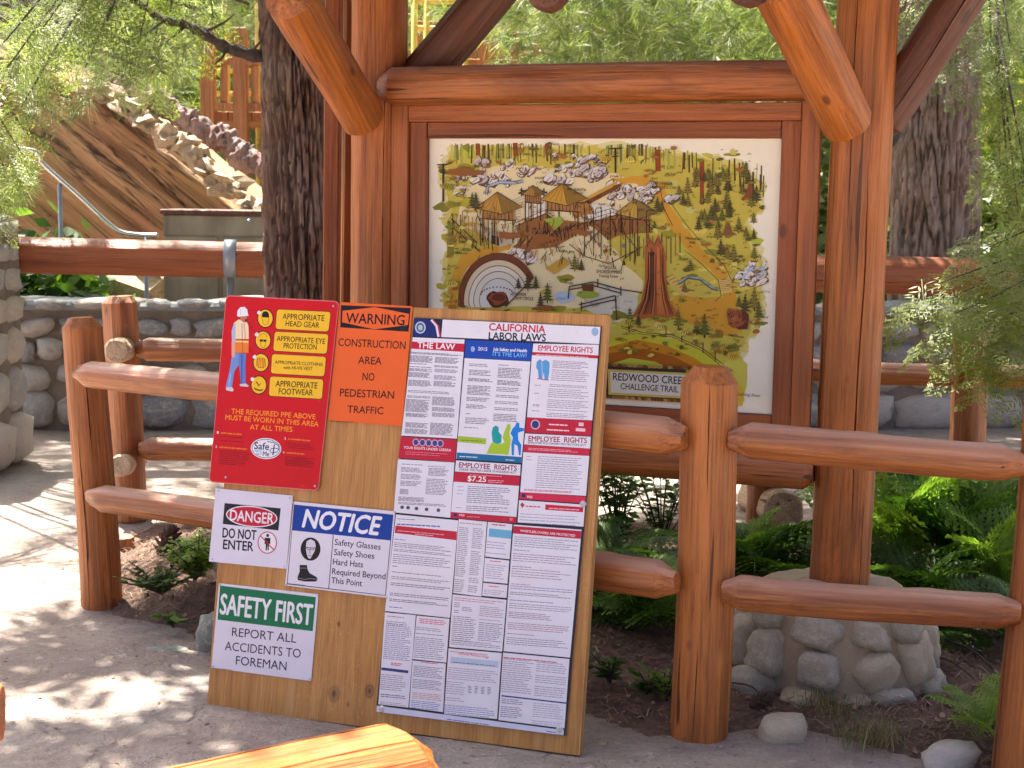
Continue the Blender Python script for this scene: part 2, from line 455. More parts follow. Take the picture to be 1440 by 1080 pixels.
def ground_mat():
    m = NT('tinted_concrete', 0.75)
    v = m.coords((1, 1, 1), rnd=False)
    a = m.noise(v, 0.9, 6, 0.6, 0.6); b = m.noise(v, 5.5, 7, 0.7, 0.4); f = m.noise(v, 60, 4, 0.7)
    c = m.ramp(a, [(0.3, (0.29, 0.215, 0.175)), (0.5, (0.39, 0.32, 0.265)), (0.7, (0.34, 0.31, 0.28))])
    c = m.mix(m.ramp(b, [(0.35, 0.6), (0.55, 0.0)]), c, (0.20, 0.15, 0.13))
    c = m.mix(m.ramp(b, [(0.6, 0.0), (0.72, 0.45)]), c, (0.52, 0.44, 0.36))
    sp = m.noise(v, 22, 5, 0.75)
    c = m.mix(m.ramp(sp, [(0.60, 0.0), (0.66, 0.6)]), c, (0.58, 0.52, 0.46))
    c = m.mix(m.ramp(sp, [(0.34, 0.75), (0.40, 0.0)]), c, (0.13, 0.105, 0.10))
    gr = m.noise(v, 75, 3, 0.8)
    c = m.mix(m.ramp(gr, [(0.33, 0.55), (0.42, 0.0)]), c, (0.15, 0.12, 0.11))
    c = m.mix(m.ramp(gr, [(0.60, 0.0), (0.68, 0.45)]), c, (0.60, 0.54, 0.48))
    sk = m.noise(m.coords((3.2, 11, 1), rnd=False), 1.6, 5, 0.7, 1.2)
    c = m.mix(m.ramp(sk, [(0.30, 0.75), (0.36, 0.0)]), c, (0.14, 0.105, 0.095))
    c = m.mix(m.ramp(sk, [(0.66, 0.0), (0.74, 0.4)]), c, (0.50, 0.44, 0.37))
    vo = m.n('ShaderNodeTexVoronoi', feature='DISTANCE_TO_EDGE'); vo.inputs['Scale'].default_value = 0.8
    wn_ = m.n('ShaderNodeTexNoise'); wn_.inputs['Scale'].default_value = 2.5; m.l(v, wn_.inputs['Vector'])
    wv = m.mix(0.55, v, wn_.outputs['Color'])
    m.l(wv, vo.inputs['Vector'])
    crk = m.ramp(vo.outputs['Distance'], [(0.004, 1.0), (0.009, 0.0)])
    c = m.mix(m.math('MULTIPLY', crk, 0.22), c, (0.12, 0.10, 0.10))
    m.color(c)
    m.rough(m.ramp(b, [(0.3, 0.55), (0.7, 0.85)]))
    h = m.math('ADD', m.math('ADD', m.math('MULTIPLY', b, 1.6), m.math('MULTIPLY', sk, 0.8)), m.math('MULTIPLY', f, 0.2))
    h = m.math('SUBTRACT', h, m.math('MULTIPLY', crk, 0.3))
    h = m.math('ADD', h, m.math('MULTIPLY', sp, 0.5))
    m.bump(h, 0.75, 0.035)
    return m.m
M_GROUND = ground_mat()
def mulch_mat():
    m = NT('planting_soil', 0.95)
    v = m.coords((1, 1, 1), rnd=False)
    a = m.noise(v, 14, 7, 0.75, 1.0); b = m.noise(v, 2, 4)
    c = m.ramp(a, [(0.3, (0.07, 0.042, 0.03)), (0.55, (0.23, 0.14, 0.10)), (0.75, (0.42, 0.29, 0.22))])
    c = m.mix(m.ramp(b, [(0.4, 0.0), (0.7, 0.5)]), c, (0.14, 0.09, 0.07))
    m.color(c); m.bump(a, 0.9, 0.03)
    return m.m
M_SOIL = mulch_mat()
def hill_mat():
    m = NT('hillside_cover', 0.95)
    v = m.coords((1, 1, 1), rnd=False)
    a = m.noise(v, 1.5, 8, 0.75)
    m.color(m.ramp(a, [(0.3, (0.05, 0.06, 0.02)), (0.5, (0.12, 0.15, 0.05)), (0.7, (0.28, 0.24, 0.14))]))
    m.bump(a, 1.0, 0.3)
    return m.m
M_HILL = hill_mat()
def rock_mat():
    m = NT('orange_rock', 0.8)
    tc = m.n('ShaderNodeTexCoord'); mp = m.n('ShaderNodeMapping')
    mp.inputs['Rotation'].default_value = (0, R(-38), 0)
    m.l(tc.outputs['Object'], mp.inputs[0])
    mp2 = m.n('ShaderNodeMapping'); mp2.inputs['Scale'].default_value = (0.55, 1.5, 7.0); m.l(mp.outputs[0], mp2.inputs[0])
    g = m.noise(mp2.outputs[0], 1.6, 7, 0.7, 0.5)
    b = m.noise(m.coords((1, 1, 1), rnd=False), 0.9, 4)
    c = m.ramp(g, [(0.3, (0.10, 0.045, 0.025)), (0.44, (0.36, 0.17, 0.085)), (0.6, (0.52, 0.28, 0.15)), (0.75, (0.50, 0.33, 0.17))])
    c = m.mix(m.ramp(b, [(0.35, 0.0), (0.65, 0.6)]), c, (0.40, 0.27, 0.11))
    mp3 = m.n('ShaderNodeMapping'); mp3.inputs['Scale'].default_value = (0.28, 1.5, 5.5); m.l(mp.outputs[0], mp3.inputs[0])
    k = m.noise(mp3.outputs[0], 1.5, 3, 0.5, 0.8)
    c = m.mix(m.ramp(k, [(0.470, 0.0), (0.495, 0.9), (0.51, 0.0)]), c, (0.035, 0.02, 0.015))
    mp4 = m.n('ShaderNodeMapping'); mp4.inputs['Scale'].default_value = (0.6, 1.5, 13.0); m.l(mp.outputs[0], mp4.inputs[0])
    k2 = m.noise(mp4.outputs[0], 1.7, 5, 0.7, 0.5)
    c = m.mix(m.ramp(k2, [(0.32, 0.6), (0.40, 0.0)]), c, (0.06, 0.03, 0.02))
    c = m.mix(m.ramp(k2, [(0.60, 0.0), (0.70, 0.5)]), c, (0.62, 0.40, 0.24))
    m.color(c); m.bump(g, 0.8, 0.08)
    return m.m
M_ROCK = rock_mat()
M_ROCKPALE = mortar('pale_rock', (0.34, 0.24, 0.15), (0.56, 0.45, 0.32))

def leaf_mat(name, c1, c2, c3=None, transl=0.35, rough=0.5):
    m = NT(name, rough)
    a = m.n('ShaderNodeAttribute'); a.attribute_name = 'tint'
    stops = [(0.0, c1), (0.7, c2)] + ([(1.0, c3)] if c3 else [])
    c = m.ramp(a.outputs['Fac'], stops)
    oi = m.n('ShaderNodeObjectInfo')
    c = m.mix(m.math('MULTIPLY', oi.outputs['Random'], 0.35), c, tuple(x * 0.6 for x in c2))
    m.color(c)
    tr = m.n('ShaderNodeBsdfTranslucent')
    hs = m.mix(1.0, c, (1.25, 1.35, 0.6), 'MULTIPLY'); m.l(hs, tr.inputs[0])
    mx = m.n('ShaderNodeMixShader'); mx.inputs[0].default_value = transl
    out = m.t.nodes['Material Output']
    m.l(m.b.outputs[0], mx.inputs[1]); m.l(tr.outputs[0], mx.inputs[2]); m.l(mx.outputs[0], out.inputs[0])
    return m.m
M_FOL = leaf_mat('redwood_foliage', (0.08, 0.13, 0.03), (0.20, 0.27, 0.06), (0.38, 0.40, 0.15))
M_FOLY = leaf_mat('yellowed_foliage', (0.10, 0.17, 0.03), (0.25, 0.33, 0.07), (0.44, 0.42, 0.17))
M_YOUNG = leaf_mat('young_foliage', (0.14, 0.20, 0.03), (0.30, 0.37, 0.06), (0.44, 0.46, 0.14), 0.45)
M_PINE = leaf_mat('pine_needles', (0.14, 0.19, 0.07), (0.30, 0.36, 0.17), (0.48, 0.48, 0.32), 0.45)
M_FERN = leaf_mat('fern_leaf', (0.03, 0.075, 0.012), (0.10, 0.20, 0.03), (0.18, 0.30, 0.055), 0.42)
M_FERNL = leaf_mat('bright_fern_leaf', (0.14, 0.24, 0.03), (0.27, 0.42, 0.06), (0.38, 0.50, 0.12), 0.4)
M_LITTER = leaf_mat('dry_needles', (0.16, 0.08, 0.055), (0.36, 0.22, 0.15), (0.58, 0.43, 0.30), 0.1, 0.8)
M_GRASS = leaf_mat('dry_grass', (0.12, 0.13, 0.04), (0.28, 0.25, 0.11), (0.42, 0.34, 0.2), 0.3)
M_CONE = NT('pine_cone_scale', 0.8); M_CONE.color((0.085, 0.045, 0.032)); M_CONE = M_CONE.m
# ================================================================== SETTING
def nz(x, y, s, o=0.0): return noise.noise(Vector((x * s + o, y * s, o)))
def ground_h(x, y):
    h = 0.012 * nz(x, y, 1.1) + 0.006 * nz(x, y, 3.1, 4)
    d = math.hypot((x + 1.9) / 1.2, (y - 4.7) / 1.0)
    h += 0.03 * math.exp(-d * d) * (0.5 + nz(x, y, 2.3, 9))
    return h
gx = np.concatenate([np.linspace(-120, -8, 24), np.linspace(-7, 7, 190), np.linspace(8, 120, 24)])
gy = np.concatenate([np.linspace(-20, 0, 8), np.linspace(0.3, 12, 200), np.linspace(12.6, 160, 40)])
V = [(x, y, ground_h(x, y) if -7 < x < 7 and y < 12 else 0.0) for y in gy for x in gx]
nx = len(gx)
T = [(j * nx + i, j * nx + i + 1, (j + 1) * nx + i + 1, (j + 1) * nx + i) for j in range(len(gy) - 1) for i in range(nx - 1)]
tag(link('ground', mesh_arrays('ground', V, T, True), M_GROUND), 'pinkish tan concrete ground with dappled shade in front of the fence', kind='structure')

# planting bed between the two log fences: outline on the ground
BED = [(-1.42, 5.15), (-1.12, 4.98), (-0.95, 4.62), (-0.55, 4.45), (-0.1, 4.42), (0.22, 4.22), (0.40, 4.02), (0.62, 4.04), (0.78, 4.12), (0.95, 4.02), (1.15, 3.86), (1.40, 3.78), (1.9, 3.6), (2.9, 3.4),
       (4.0, 3.9), (4.2, 6.2), (3.0, 6.55), (1.6, 6.75), (0.5, 6.8), (-0.6, 6.75), (-1.3, 6.75), (-1.62, 6.65), (-1.70, 6.3), (-1.62, 5.7)]
def inside(x, y, P):
    c = False; j = len(P) - 1
    for i in range(len(P)):
        if (P[i][1] > y) != (P[j][1] > y) and x < (P[j][0] - P[i][0]) * (y - P[i][1]) / (P[j][1] - P[i][1]) + P[i][0]: c = not c
        j = i
    return c
def edge_dist(x, y, P):
    m = 9
    for i in range(len(P)):
        a = P[i]; b = P[(i + 1) % len(P)]
        dx, dy = b[0] - a[0], b[1] - a[1]
        t = max(0, min(1, ((x - a[0]) * dx + (y - a[1]) * dy) / (dx * dx + dy * dy)))
        m = min(m, math.hypot(x - a[0] - t * dx, y - a[1] - t * dy))
    return m
def bed_h(x, y):
    if not inside(x, y, BED): return ground_h(x, y)
    e = edge_dist(x, y, BED)
    k = min(1, e / 0.22)
    mound = 0.10 * math.exp(-(((x + 1.15) / 0.35) ** 2 + ((y - 5.75) / 0.6) ** 2))
    return ground_h(x, y) + 0.004 + k * (0.022 + 0.018 * nz(x, y, 4, 3) + 0.012 * nz(x, y, 13, 7)) + mound * k
xs = np.arange(-1.8, 4.3, 0.035); ys = np.arange(3.3, 6.9, 0.035)
ins = [[inside(x, y, BED) for y in ys] for x in xs]
idx = {}; V = []; T = []
def bv(i, j):
    if (i, j) not in idx:
        x, y = xs[i], ys[j]
        if ins[i][j]: z = bed_h(x, y)
        else: z = ground_h(x, y) - 0.5 * edge_dist(x, y, BED)
        idx[(i, j)] = len(V); V.append((x + 0.012 * nz(x, y, 20), y + 0.012 * nz(x, y, 17, 5), z))
    return idx[(i, j)]
for i in range(len(xs) - 1):
    for j in range(len(ys) - 1):
        if ins[i][j] or ins[i + 1][j] or ins[i][j + 1] or ins[i + 1][j + 1]: T.append((bv(i, j), bv(i + 1, j), bv(i + 1, j + 1), bv(i, j + 1)))
tag(link('planting_bed', mesh_arrays('bed', V, T, True), M_SOIL), 'dark soil bed under pine needles between the log fences', kind='structure')

# far hillside
V = []; T = []
hx = np.linspace(-90, 90, 61); hy = np.linspace(19, 95, 31)
for y in hy:
    for x in hx:
        t = (y - 19) / 76
        V.append((x, y, -0.3 + 19 * t ** 0.8 + 1.6 * nz(x, y, 0.1) * min(1, t * 6)))
T = [(j * 61 + i, j * 61 + i + 1, (j + 1) * 61 + i + 1, (j + 1) * 61 + i) for j in range(30) for i in range(60)]
tag(link('hillside', mesh_arrays('hillside', V, T, True), M_HILL), 'green brushy hillside rising behind the trees', kind='structure')

# ================================================================== STONES
def stone_mesh(seed, boxy=0.35, sub=2, rough=0.26):
    bm = bmesh.new(); bmesh.ops.create_icosphere(bm, subdivisions=sub, radius=1)
    for v in bm.verts:
        c = v.co.copy()
        k = max(abs(c.x), abs(c.y), abs(c.z))
        c = c.lerp(c / k, boxy * 0.8) * 0.92
        f = 1 + rough * noise.noise(c * 1.3 + Vector((seed * 3.7, 0, seed))) + rough * 0.5 * noise.noise(c * 3.1 + Vector((0, seed * 2.1, 0)))
        v.co = c * f
    me = bpy.data.meshes.new('stone'); bm.to_mesh(me); bm.free()
    for p in me.polygons: p.use_smooth = True
    return me
STONES = [stone_mesh(i, 0.55 + 0.09 * (i % 5), 2, 0.22) for i in range(9)]
BIGSTONES = [stone_mesh(20 + i, 0.45 + 0.1 * (i % 4), 3, 0.42) for i in range(6)]
def with_mat(me, mat):
    m = me.copy(); m.materials.clear(); m.materials.append(mat); return m
ST_WALL = [with_mat(m, M_STONE) for m in STONES]
ST_PALE = [with_mat(m, M_STONE_PALE) for m in STONES]
ST_BASE = [with_mat(stone_mesh(40 + i, 0.35 + 0.08 * (i % 4), 3, 0.24), M_STONE_BASE) for i in range(6)]
ST_BIG = [with_mat(m, M_STONE) for m in BIGSTONES]
def put_stone(parent, me, loc, size, rot=(0, 0, 0), name='stone'):
    from mathutils import Euler
    M = Matrix.Translation(loc) @ Euler(rot).to_matrix().to_4x4() @ Matrix.Diagonal((size[0], size[1], size[2], 1))
    return link(name, me, None, parent, M)

# long low wall behind the path
rnd = random.Random(11)
WY = 9.35
def wall_front(x): return WY + 0.10 * (x + 2.3)      # the wall runs slightly away to the right
wall = thing('stone_wall', 'long low grey river-stone wall running behind both log fences', 'wall', (0, WY, 0))
def wall_box(name, x0, x1, yo, z0, z1, th, mat, wob=0.0, nseg=60):
    V = []; F = []
    for i in range(nseg + 1):
        x = x0 + (x1 - x0) * i / nseg
        y = wall_front(x) + yo; zz = z1 + wob * nz(x, z1, 1.5)
        V += [(x, y, z0), (x, y - wob * 0.5 * nz(x, 0, 2), zz - 0.02), (x, y + 0.03, zz), (x, y + th - 0.03, zz + wob * nz(x, 3, 2)), (x, y + th, zz - 0.02), (x, y + th, z0)]
    for i in range(nseg):
        for j in range(5): F.append((i * 6 + j, i * 6 + 6 + j, i * 6 + 7 + j, i * 6 + 1 + j))
    F += [(0, 1, 2, 3, 4, 5), tuple(nseg * 6 + j for j in (5, 4, 3, 2, 1, 0))]
    return link(name, mesh_py(name, V, F), mat, wall)
wall_box('mortar', -3.3, 5.0, 0.06, -0.05, 0.79, 0.42, M_MORTAR, 0.02)
wall_box('wall_cap', -3.32, 5.02, 0.02, 0.765, 0.815, 0.50, M_CONC, 0.03, 160)
x = -3.25
while x < 4.9:
    ww = rnd.uniform(.12, .30)
    put_stone(wall, rnd.choice(ST_WALL), (x + ww / 2, wall_front(x) + rnd.uniform(.08, .14), .80 + rnd.uniform(-.012, .01)), (ww / 2 * 1.05, .13, .042), (rnd.uniform(-.1, .1), rnd.uniform(-.06, .06), rnd.uniform(-.3, .3)))
    x += ww + rnd.uniform(0, .03)
z = 0.0
rows = [(0.25, 0.34), (0.17, 0.24), (0.15, 0.21), (0.13, 0.17)]
for ri, (h, w) in enumerate(rows):
    x = -3.25 + rnd.uniform(0, .1)
    while x < 4.9:
        ww = w * rnd.uniform(0.6, 1.5)
        hh = h * rnd.uniform(0.82, 1.04)
        if ri > 0 and rnd.random() < 0.12: hh *= 0.7; ww *= 0.6
        cx = x + ww / 2; cz = z + h / 2 + rnd.uniform(-.015, .015)
        put_stone(wall, rnd.choice(ST_WALL), (cx, wall_front(cx) + 0.075, cz), (ww / 2 * 1.13, 0.10 * rnd.uniform(.8, 1.2), hh / 2 * 1.07), (rnd.uniform(-.1, .1), rnd.uniform(-.22, .22), rnd.uniform(-.1, .1)))
        x += ww + rnd.uniform(0.008, 0.025)
    z += h + 0.006

# stone pillar at the left edge
pc = Vector((-3.07, 7.95, 0))
pillar = thing('stone_pillar', 'tall cream stone pillar at the left end of the brown rail', 'pillar', pc)
link('mortar', box_mesh('pillar_core', 0.66, 0.56, 1.30, 0.02), M_MORTAR, pillar, Matrix.Translation(pc + Vector((0, 0, 0.65))))
z = 0
for h in (0.30, 0.26, 0.22, 0.17, 0.16, 0.13, 0.12):
    wtop = 0.37 - 0.05 * z
    for face in range(4):
        n = rnd.choice((2, 3)) if h < 0.3 else 2
        for k in range(n):
            t = (k + 0.5) / n * 2 - 1
            wv = wtop * 0.92
            loc = {0: (t * wv, -0.27, 0), 1: (wv * 0.9, t * 0.27, 0), 2: (t * wv, 0.27, 0), 3: (-wv * 0.9, t * 0.27, 0)}[face]
            s = (wv / n * 1.10, 0.10, h / 2 * 1.04) if face in (0, 2) else (0.10, 0.27 / n * 1.15, h / 2 * 1.04)
            put_stone(pillar, rnd.choice(ST_PALE), pc + Vector(loc) + Vector((0, 0, z + h / 2)), s, (rnd.uniform(-.06, .06), rnd.uniform(-.06, .06), rnd.uniform(-.06, .06)))
    z += h
for i in range(4):
    put_stone(pillar, ST_PALE[i], pc + Vector(((i % 2 - .5) * .34, (i // 2 - .5) * .28, 1.34)), (.17, .15, .05), (0, 0, i))

# brown log rail above the wall
rail = thing('wall_handrail', 'thick smooth brown log rail with a grey metal strap running above the stone wall', 'handrail', (0, 8.6, 0))
p0, p1 = at(12, 357, 8.3), at(700, 372, 8.6)
pr = at(1500, 392, 9.0)
log('rail_log', p0, p1, 0.103, 0.100, M_RAIL, rail, 31, facets=16, hew=0.015, ch0=.01, ch1=.01, bend=0.004)
log('rail_log', p1 + (pr - p1) * 0.002, pr, 0.108, 0.112, M_RAIL, rail, 32, facets=14, hew=0.03, ch0=.01, ch1=.01, cracks=[(R(200), .1, .95, .004, .02)])
dirr = (p1 - p0).normalized()
c = at(324, 359, 8.42)
c = p0 + dirr * (c - p0).dot(dirr)
me = tube_mesh([c - dirr * 0.034, c - dirr * 0.0335, c + dirr * 0.0335, c + dirr * 0.034], [0.104, 0.1085, 0.1085, 0.104], 40)
link('metal_strap', me, M_STRAP, rail)
for q, dy in ((c, 0), (p1, 0)):
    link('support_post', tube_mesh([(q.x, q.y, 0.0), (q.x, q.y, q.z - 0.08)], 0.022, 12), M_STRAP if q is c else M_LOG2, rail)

# ================================================================== NOTICE BOARD
BL = ground(291, 993); BR = ground(808, 1062)
BU = (BR - BL).normalized(); BB = Vector((-BU.y, BU.x, 0))
TH = R(10.0)
BV = Vector((0, 0, 1)) * math.cos(TH) + BB * math.sin(TH)
BN = BU.cross(BV)                                     # out of the board, towards the path
if BN.y > 0: BN = -BN
class Plane:
    def __init__(s, o, u, v, n): s.o, s.u, s.v, s.n = o, u, v, n
    def uv(s, px, py):
        d = ray(px, py); C0 = Vector((0, 0, CAM_H))
        t = (s.o - C0).dot(s.n) / d.dot(s.n)
        q = C0 + d * t - s.o
        return (q.dot(s.u), q.dot(s.v))
    def pt(s, u, v, h=0.0): return s.o + s.u * u + s.v * v + s.n * h
    def M(s, u=0, v=0, h=0.0):
        M = Matrix((s.u, -s.n, s.v)).transposed().to_4x4(); M.translation = s.pt(u, v, h); return M
BP = Plane(BL, BU, BV, BN)
board = thing('notice_board', 'upright plywood board leaning on the log fence and carrying the safety signs', 'notice board', BL)
BW, BH = 1.139, 1.206
M = BP.M(BW / 2, BH / 2, -0.009)
pl = link('plywood_sheet', box_mesh('ply', BW, 0.018, BH, 0.001), M_PLY, board, M)
M = BP.M(BW + 0.0015, BH / 2, -0.0175)
link('edge_batten', box_mesh('batten', 0.003, 0.036, BH - 0.002, 0.0008), M_EDGE, board, M)
for k, (uu, vv) in enumerate(((BW - 0.03, BH / 2), (0.05, BH / 2))):
    link('back_batten', box_mesh('batten', 0.05, 0.018, BH - 0.02, 0.002), M_EDGE, board, BP.M(uu, vv, -0.0275))

# ------------------------------------------------------------------ flat print as real shapes in ink colours
TEXTJOBS = []
SPLIT = {'people_silhouettes', 'lettering', 'emblem', 'notice_section', 'heading_bar', 'title_strip'}
STUFF = {'small_print', 'print', 'landscape', 'ink_lines', 'forest_band', 'rock_drawing', 'trees', 'towers', 'rope_bridges', 'map_lettering', 'campfire_circle', 'creek', 'log_slice', 'title_sign_drawing'}
class Print:
    """flat coloured shapes lying on one plane; each named group becomes one mesh"""
    def __init__(s, plane, parent, mat, base_h):
        s.p, s.parent, s.mat, s.h = plane, parent, mat, base_h
        s.st = 0.000008; s.q = 0
        s.parts = {}
        s.k = 0
    def g(s, part):
        return s.parts.setdefault(part, dict(V=[], F=[], C=[], S=[]))
    def poly_uv(s, pts, col, part='print', step=True):
        s.k += 1
        if part in SPLIT: s.q += 1; part = part + '#%d' % s.q
        G = s.g(part)
        h = s.h + s.k * s.st
        b = len(G['V'])
        G['V'] += [s.p.pt(u, v, h) for u, v in pts]; G['F'].append(tuple(range(b, b + len(pts)))); G['C'].append(srgb(col))
    def poly(s, pts, col, part='print'):
        s.poly_uv([s.p.uv(*q) for q in pts], col, part)
    def rect(s, x0, y0, x1, y1, col, part='print'):      # pixel top-left and bottom-right, sides along the plane
        a = s.p.uv(x0, y0); b = s.p.uv(x1, y1)
        s.poly_uv([(a[0], b[1]), (b[0], b[1]), (b[0], a[1]), (a[0], a[1])], col, part)
    def ell(s, cx, cy, rx, ry, col, part='print', n=28, rot=0.0):
        s.poly([(cx + rx * math.cos(a) * math.cos(rot) - ry * math.sin(a) * math.sin(rot), cy + rx * math.cos(a) * math.sin(rot) + ry * math.sin(a) * math.cos(rot)) for a in (2 * PI * i / n for i in range(n))], col, part)
    def rrect(s, q, r, col, part='print'):               # quad of four pixels, rounded corners
        U = [Vector(s.p.uv(*a)) for a in q]; out = []
        for i in range(4):
            a, b, c = U[i - 1], U[i], U[(i + 1) % 4]
            da = (a - b).normalized() * r; dc = (c - b).normalized() * r
            for t in (0, .25, .5, .75, 1): out.append(tuple((b + da) * (1 - t) ** 2 + b * 2 * t * (1 - t) + (b + dc) * t * t))
        s.poly_uv(out, col, part)
    def stroke(s, pts, w, col, part='print', taper=False):
        n = len(pts)
        L = []; Rr = []
        for i, (x, y) in enumerate(pts):
            ax, ay = pts[max(i - 1, 0)]; bx, by = pts[min(i + 1, n - 1)]
            d = math.hypot(bx - ax, by - ay) or 1
            nx_, ny_ = -(by - ay) / d, (bx - ax) / d
            ww = w / 2 * ((1 - 0.8 * i / max(1, n - 1)) if taper else 1)
            L.append((x + nx_ * ww, y + ny_ * ww)); Rr.append((x - nx_ * ww, y - ny_ * ww))
        for i in range(n - 1): s.poly([L[i], L[i + 1], Rr[i + 1], Rr[i]], col, part); s.k -= 1
        s.k += 1
    def text(s, txt, x0, y0, x1, y1, cap, col, part='lettering', bold=0.0, shear=0.0, spacing=1.0):
        s.k += 3
        TEXTJOBS.append((s, txt, x0, y0, x1, y1, cap, col, part, bold, shear, spacing, s.h + s.k * s.st))
    def finish(s, labels=None, parent_map=None):
        for part, G in s.parts.items():
            if not G['F']: continue
            loc = s.p.pt(0, 0, 0)
            Mi = s.p.M().inverted()
            me = mesh_py(part, [Mi @ v for v in G['V']], G['F'])
            a = me.color_attributes.new('ink', 'FLOAT_COLOR', 'CORNER')
            arr = []
            for p in me.polygons: arr += list(G['C'][p.index] + (1.0,)) * p.loop_total
            a.data.foreach_set('color', arr)
            par = s.parent
            nm = part.split('#')[0]
            link(nm, me, s.mat, par, s.p.M(), kind='stuff' if nm in STUFF else None)
def run_text_jobs():
    curves = {}; obs = []
    for job in TEXTJOBS:
        key = (job[1], job[11])
        if key not in curves:
            cu = bpy.data.curves.new('text', 'FONT'); cu.body = job[1]; cu.space_character = job[11]; cu.resolution_u = 3
            o = bpy.data.objects.new('text', cu); COL.objects.link(o); curves[key] = o
    key0 = ('H', 1.0)
    if key0 not in curves:
        cu = bpy.data.curves.new('text', 'FONT'); cu.body = 'H'; o = bpy.data.objects.new('text', cu); COL.objects.link(o); curves[key0] = o
    bpy.context.view_layer.update()
    dg = bpy.context.evaluated_depsgraph_get()
    data = {}
    for k, o in curves.items():
        e = o.evaluated_get(dg); me = e.to_mesh()
        data[k] = ([tuple(v.co) for v in me.vertices], [tuple(p.vertices) for p in me.polygons])
        e.to_mesh_clear()
    capH = max(v[1] for v in data[key0][0])
    for (s, txt, x0, y0, x1, y1, cap, col, part, bold, shear, sp, h) in TEXTJOBS:
        Vt, Ft = data[(txt, sp)]
        if not Vt: continue
        mnx = min(v[0] for v in Vt); mxx = max(v[0] for v in Vt)
        a = Vector(s.p.uv(x0, y0)); b = Vector(s.p.uv(x1, y1))
        d = b - a; W = d.length; d /= W; nrm = Vector((-d.y, d.x))
        m0 = s.p.uv((x0 + x1) / 2, (y0 + y1) / 2 - cap / 2); m1 = s.p.uv((x0 + x1) / 2, (y0 + y1) / 2 + cap / 2)
        ch = abs(m0[1] - m1[1])
        sx = W / (mxx - mnx); sy = ch / capH
        if part in SPLIT: s.q += 1; part = part + '#%d' % s.q
        G = s.g(part)
        e = bold * 1.1 * ch
        for ci, (ex, ey) in enumerate(((0, 0),) if bold < 0.005 else ((-e, 0), (e, 0), (0, -e), (0, e))):
            base = len(G['V'])
            for v in Vt:
                yy = v[1] * sy - ch / 2
                q = a + d * ((v[0] - mnx) * sx + shear * yy + ex) + nrm * (yy + ey)
                G['V'].append(s.p.pt(q.x, q.y, h + ci * 0.000004))
            for f in Ft:
                G['F'].append(tuple(base + i for i in f)); G['C'].append(srgb(col))
    for o in curves.values():
        cu = o.data; bpy.data.objects.remove(o); bpy.data.curves.remove(cu)
def plate(name, plane, q, thick, col, parent, h0, r=0.0, mat=None):
    """thin sheet with real thickness whose corners are the four pixels (TL, TR, BR, BL)"""
    U = [Vector(plane.uv(*a)) for a in q]; out = []
    for i in range(4):
        a, b, c = U[i - 1], U[i], U[(i + 1) % 4]
        if r:
            da = (a - b).normalized() * r; dc = (c - b).normalized() * r
            for t in (0, .25, .5, .75, 1): out.append((b + da) * (1 - t) ** 2 + b * 2 * t * (1 - t) + (b + dc) * t * t)
        else: out.append(b)
    n = len(out); Mi = plane.M().inverted()
    V = [Mi @ plane.pt(p.x, p.y, h0) for p in out] + [Mi @ plane.pt(p.x, p.y, h0 + thick) for p in out]
    F = [tuple(range(n)), tuple(range(2 * n - 1, n - 1, -1))] + [(i, (i + 1) % n, n + (i + 1) % n, n + i) for i in range(n)]
    me = mesh_py(name, V, F)
    bm = bmesh.new(); bm.from_mesh(me); bmesh.ops.recalc_face_normals(bm, faces=bm.faces[:]); bm.to_mesh(me); bm.free()
    a = me.color_attributes.new('ink', 'FLOAT_COLOR', 'CORNER')
    a.data.foreach_set('color', list(srgb(col) + (1.0,)) * len(me.loops))
    return link(name, me, mat or M_PRINT, parent, plane.M())
SCREW = None
def screw(plane, px, py, parent, h, r=0.006, mat=None, name='screw'):
    u, v = plane.uv(px, py)
    bm = bmesh.new(); bmesh.ops.create_cone(bm, cap_ends=True, segments=14, radius1=r, radius2=r * 0.7, depth=0.003)
    me = bpy.data.meshes.new(name); bm.to_mesh(me); bm.free()
    M = plane.M(u, v, h + 0.0015) @ Matrix.Rotation(R(90), 4, 'X')
    return link(name, me, mat or M_STEEL, parent, M)
WHITE = (236, 234, 240); BLACK = (22, 20, 24)
PRINTS = []

# ---- red PPE sign
def c1(x, y): return (300 + x / 3.722, 410 + y / 3.722)
q = [(320, 415.5), (478.5, 424), (449.5, 690.5), (296, 678)]
u0, v0 = BP.uv(400, 550)
s_red = thing('safety_sign', 'red sign with yellow panels asking for appropriate head gear and footwear', 'sign', BP.pt(*BP.uv(372, 684)))
plate('sign_plate', BP, q, 0.003, (225, 120, 120), s_red, 0.006, 0.016)
P = Print(BP, s_red, M_PRINT, 0.0093); PRINTS.append((P, {}))
def inset(q, d):
    c = (sum(a[0] for a in q) / 4, sum(a[1] for a in q) / 4)
    return [(a[0] + (c[0] - a[0]) / math.hypot(c[0] - a[0], c[1] - a[1]) * d, a[1] + (c[1] - a[1]) / math.hypot(c[0] - a[0], c[1] - a[1]) * d) for a in q]
P.rrect(inset(q, 1.6), 0.015, (208, 8, 24), 'red_field')
YEL = (246, 196, 42)
for yi, (a, b, c, d) in enumerate((((338, 92), (624, 106), (612, 214), (330, 200)), ((326, 208), (612, 222), (603, 330), (318, 314)), ((312, 325), (600, 340), (590, 448), (306, 432)), ((302, 442), (586, 458), (578, 566), (295, 549)))):
    P.rrect([c1(*a), c1(*b), c1(*c), c1(*d)], 0.010, (20, 10, 10), 'yellow_panel#%d' % yi)
    P.rrect([c1(a[0] + 3, a[1] + 3), c1(b[0] - 3, b[1] + 3), c1(c[0] - 3, c[1] - 3), c1(d[0] + 3, d[1] - 3)], 0.009, YEL, 'yellow_panel#%d' % yi)
DK = (48, 34, 12)
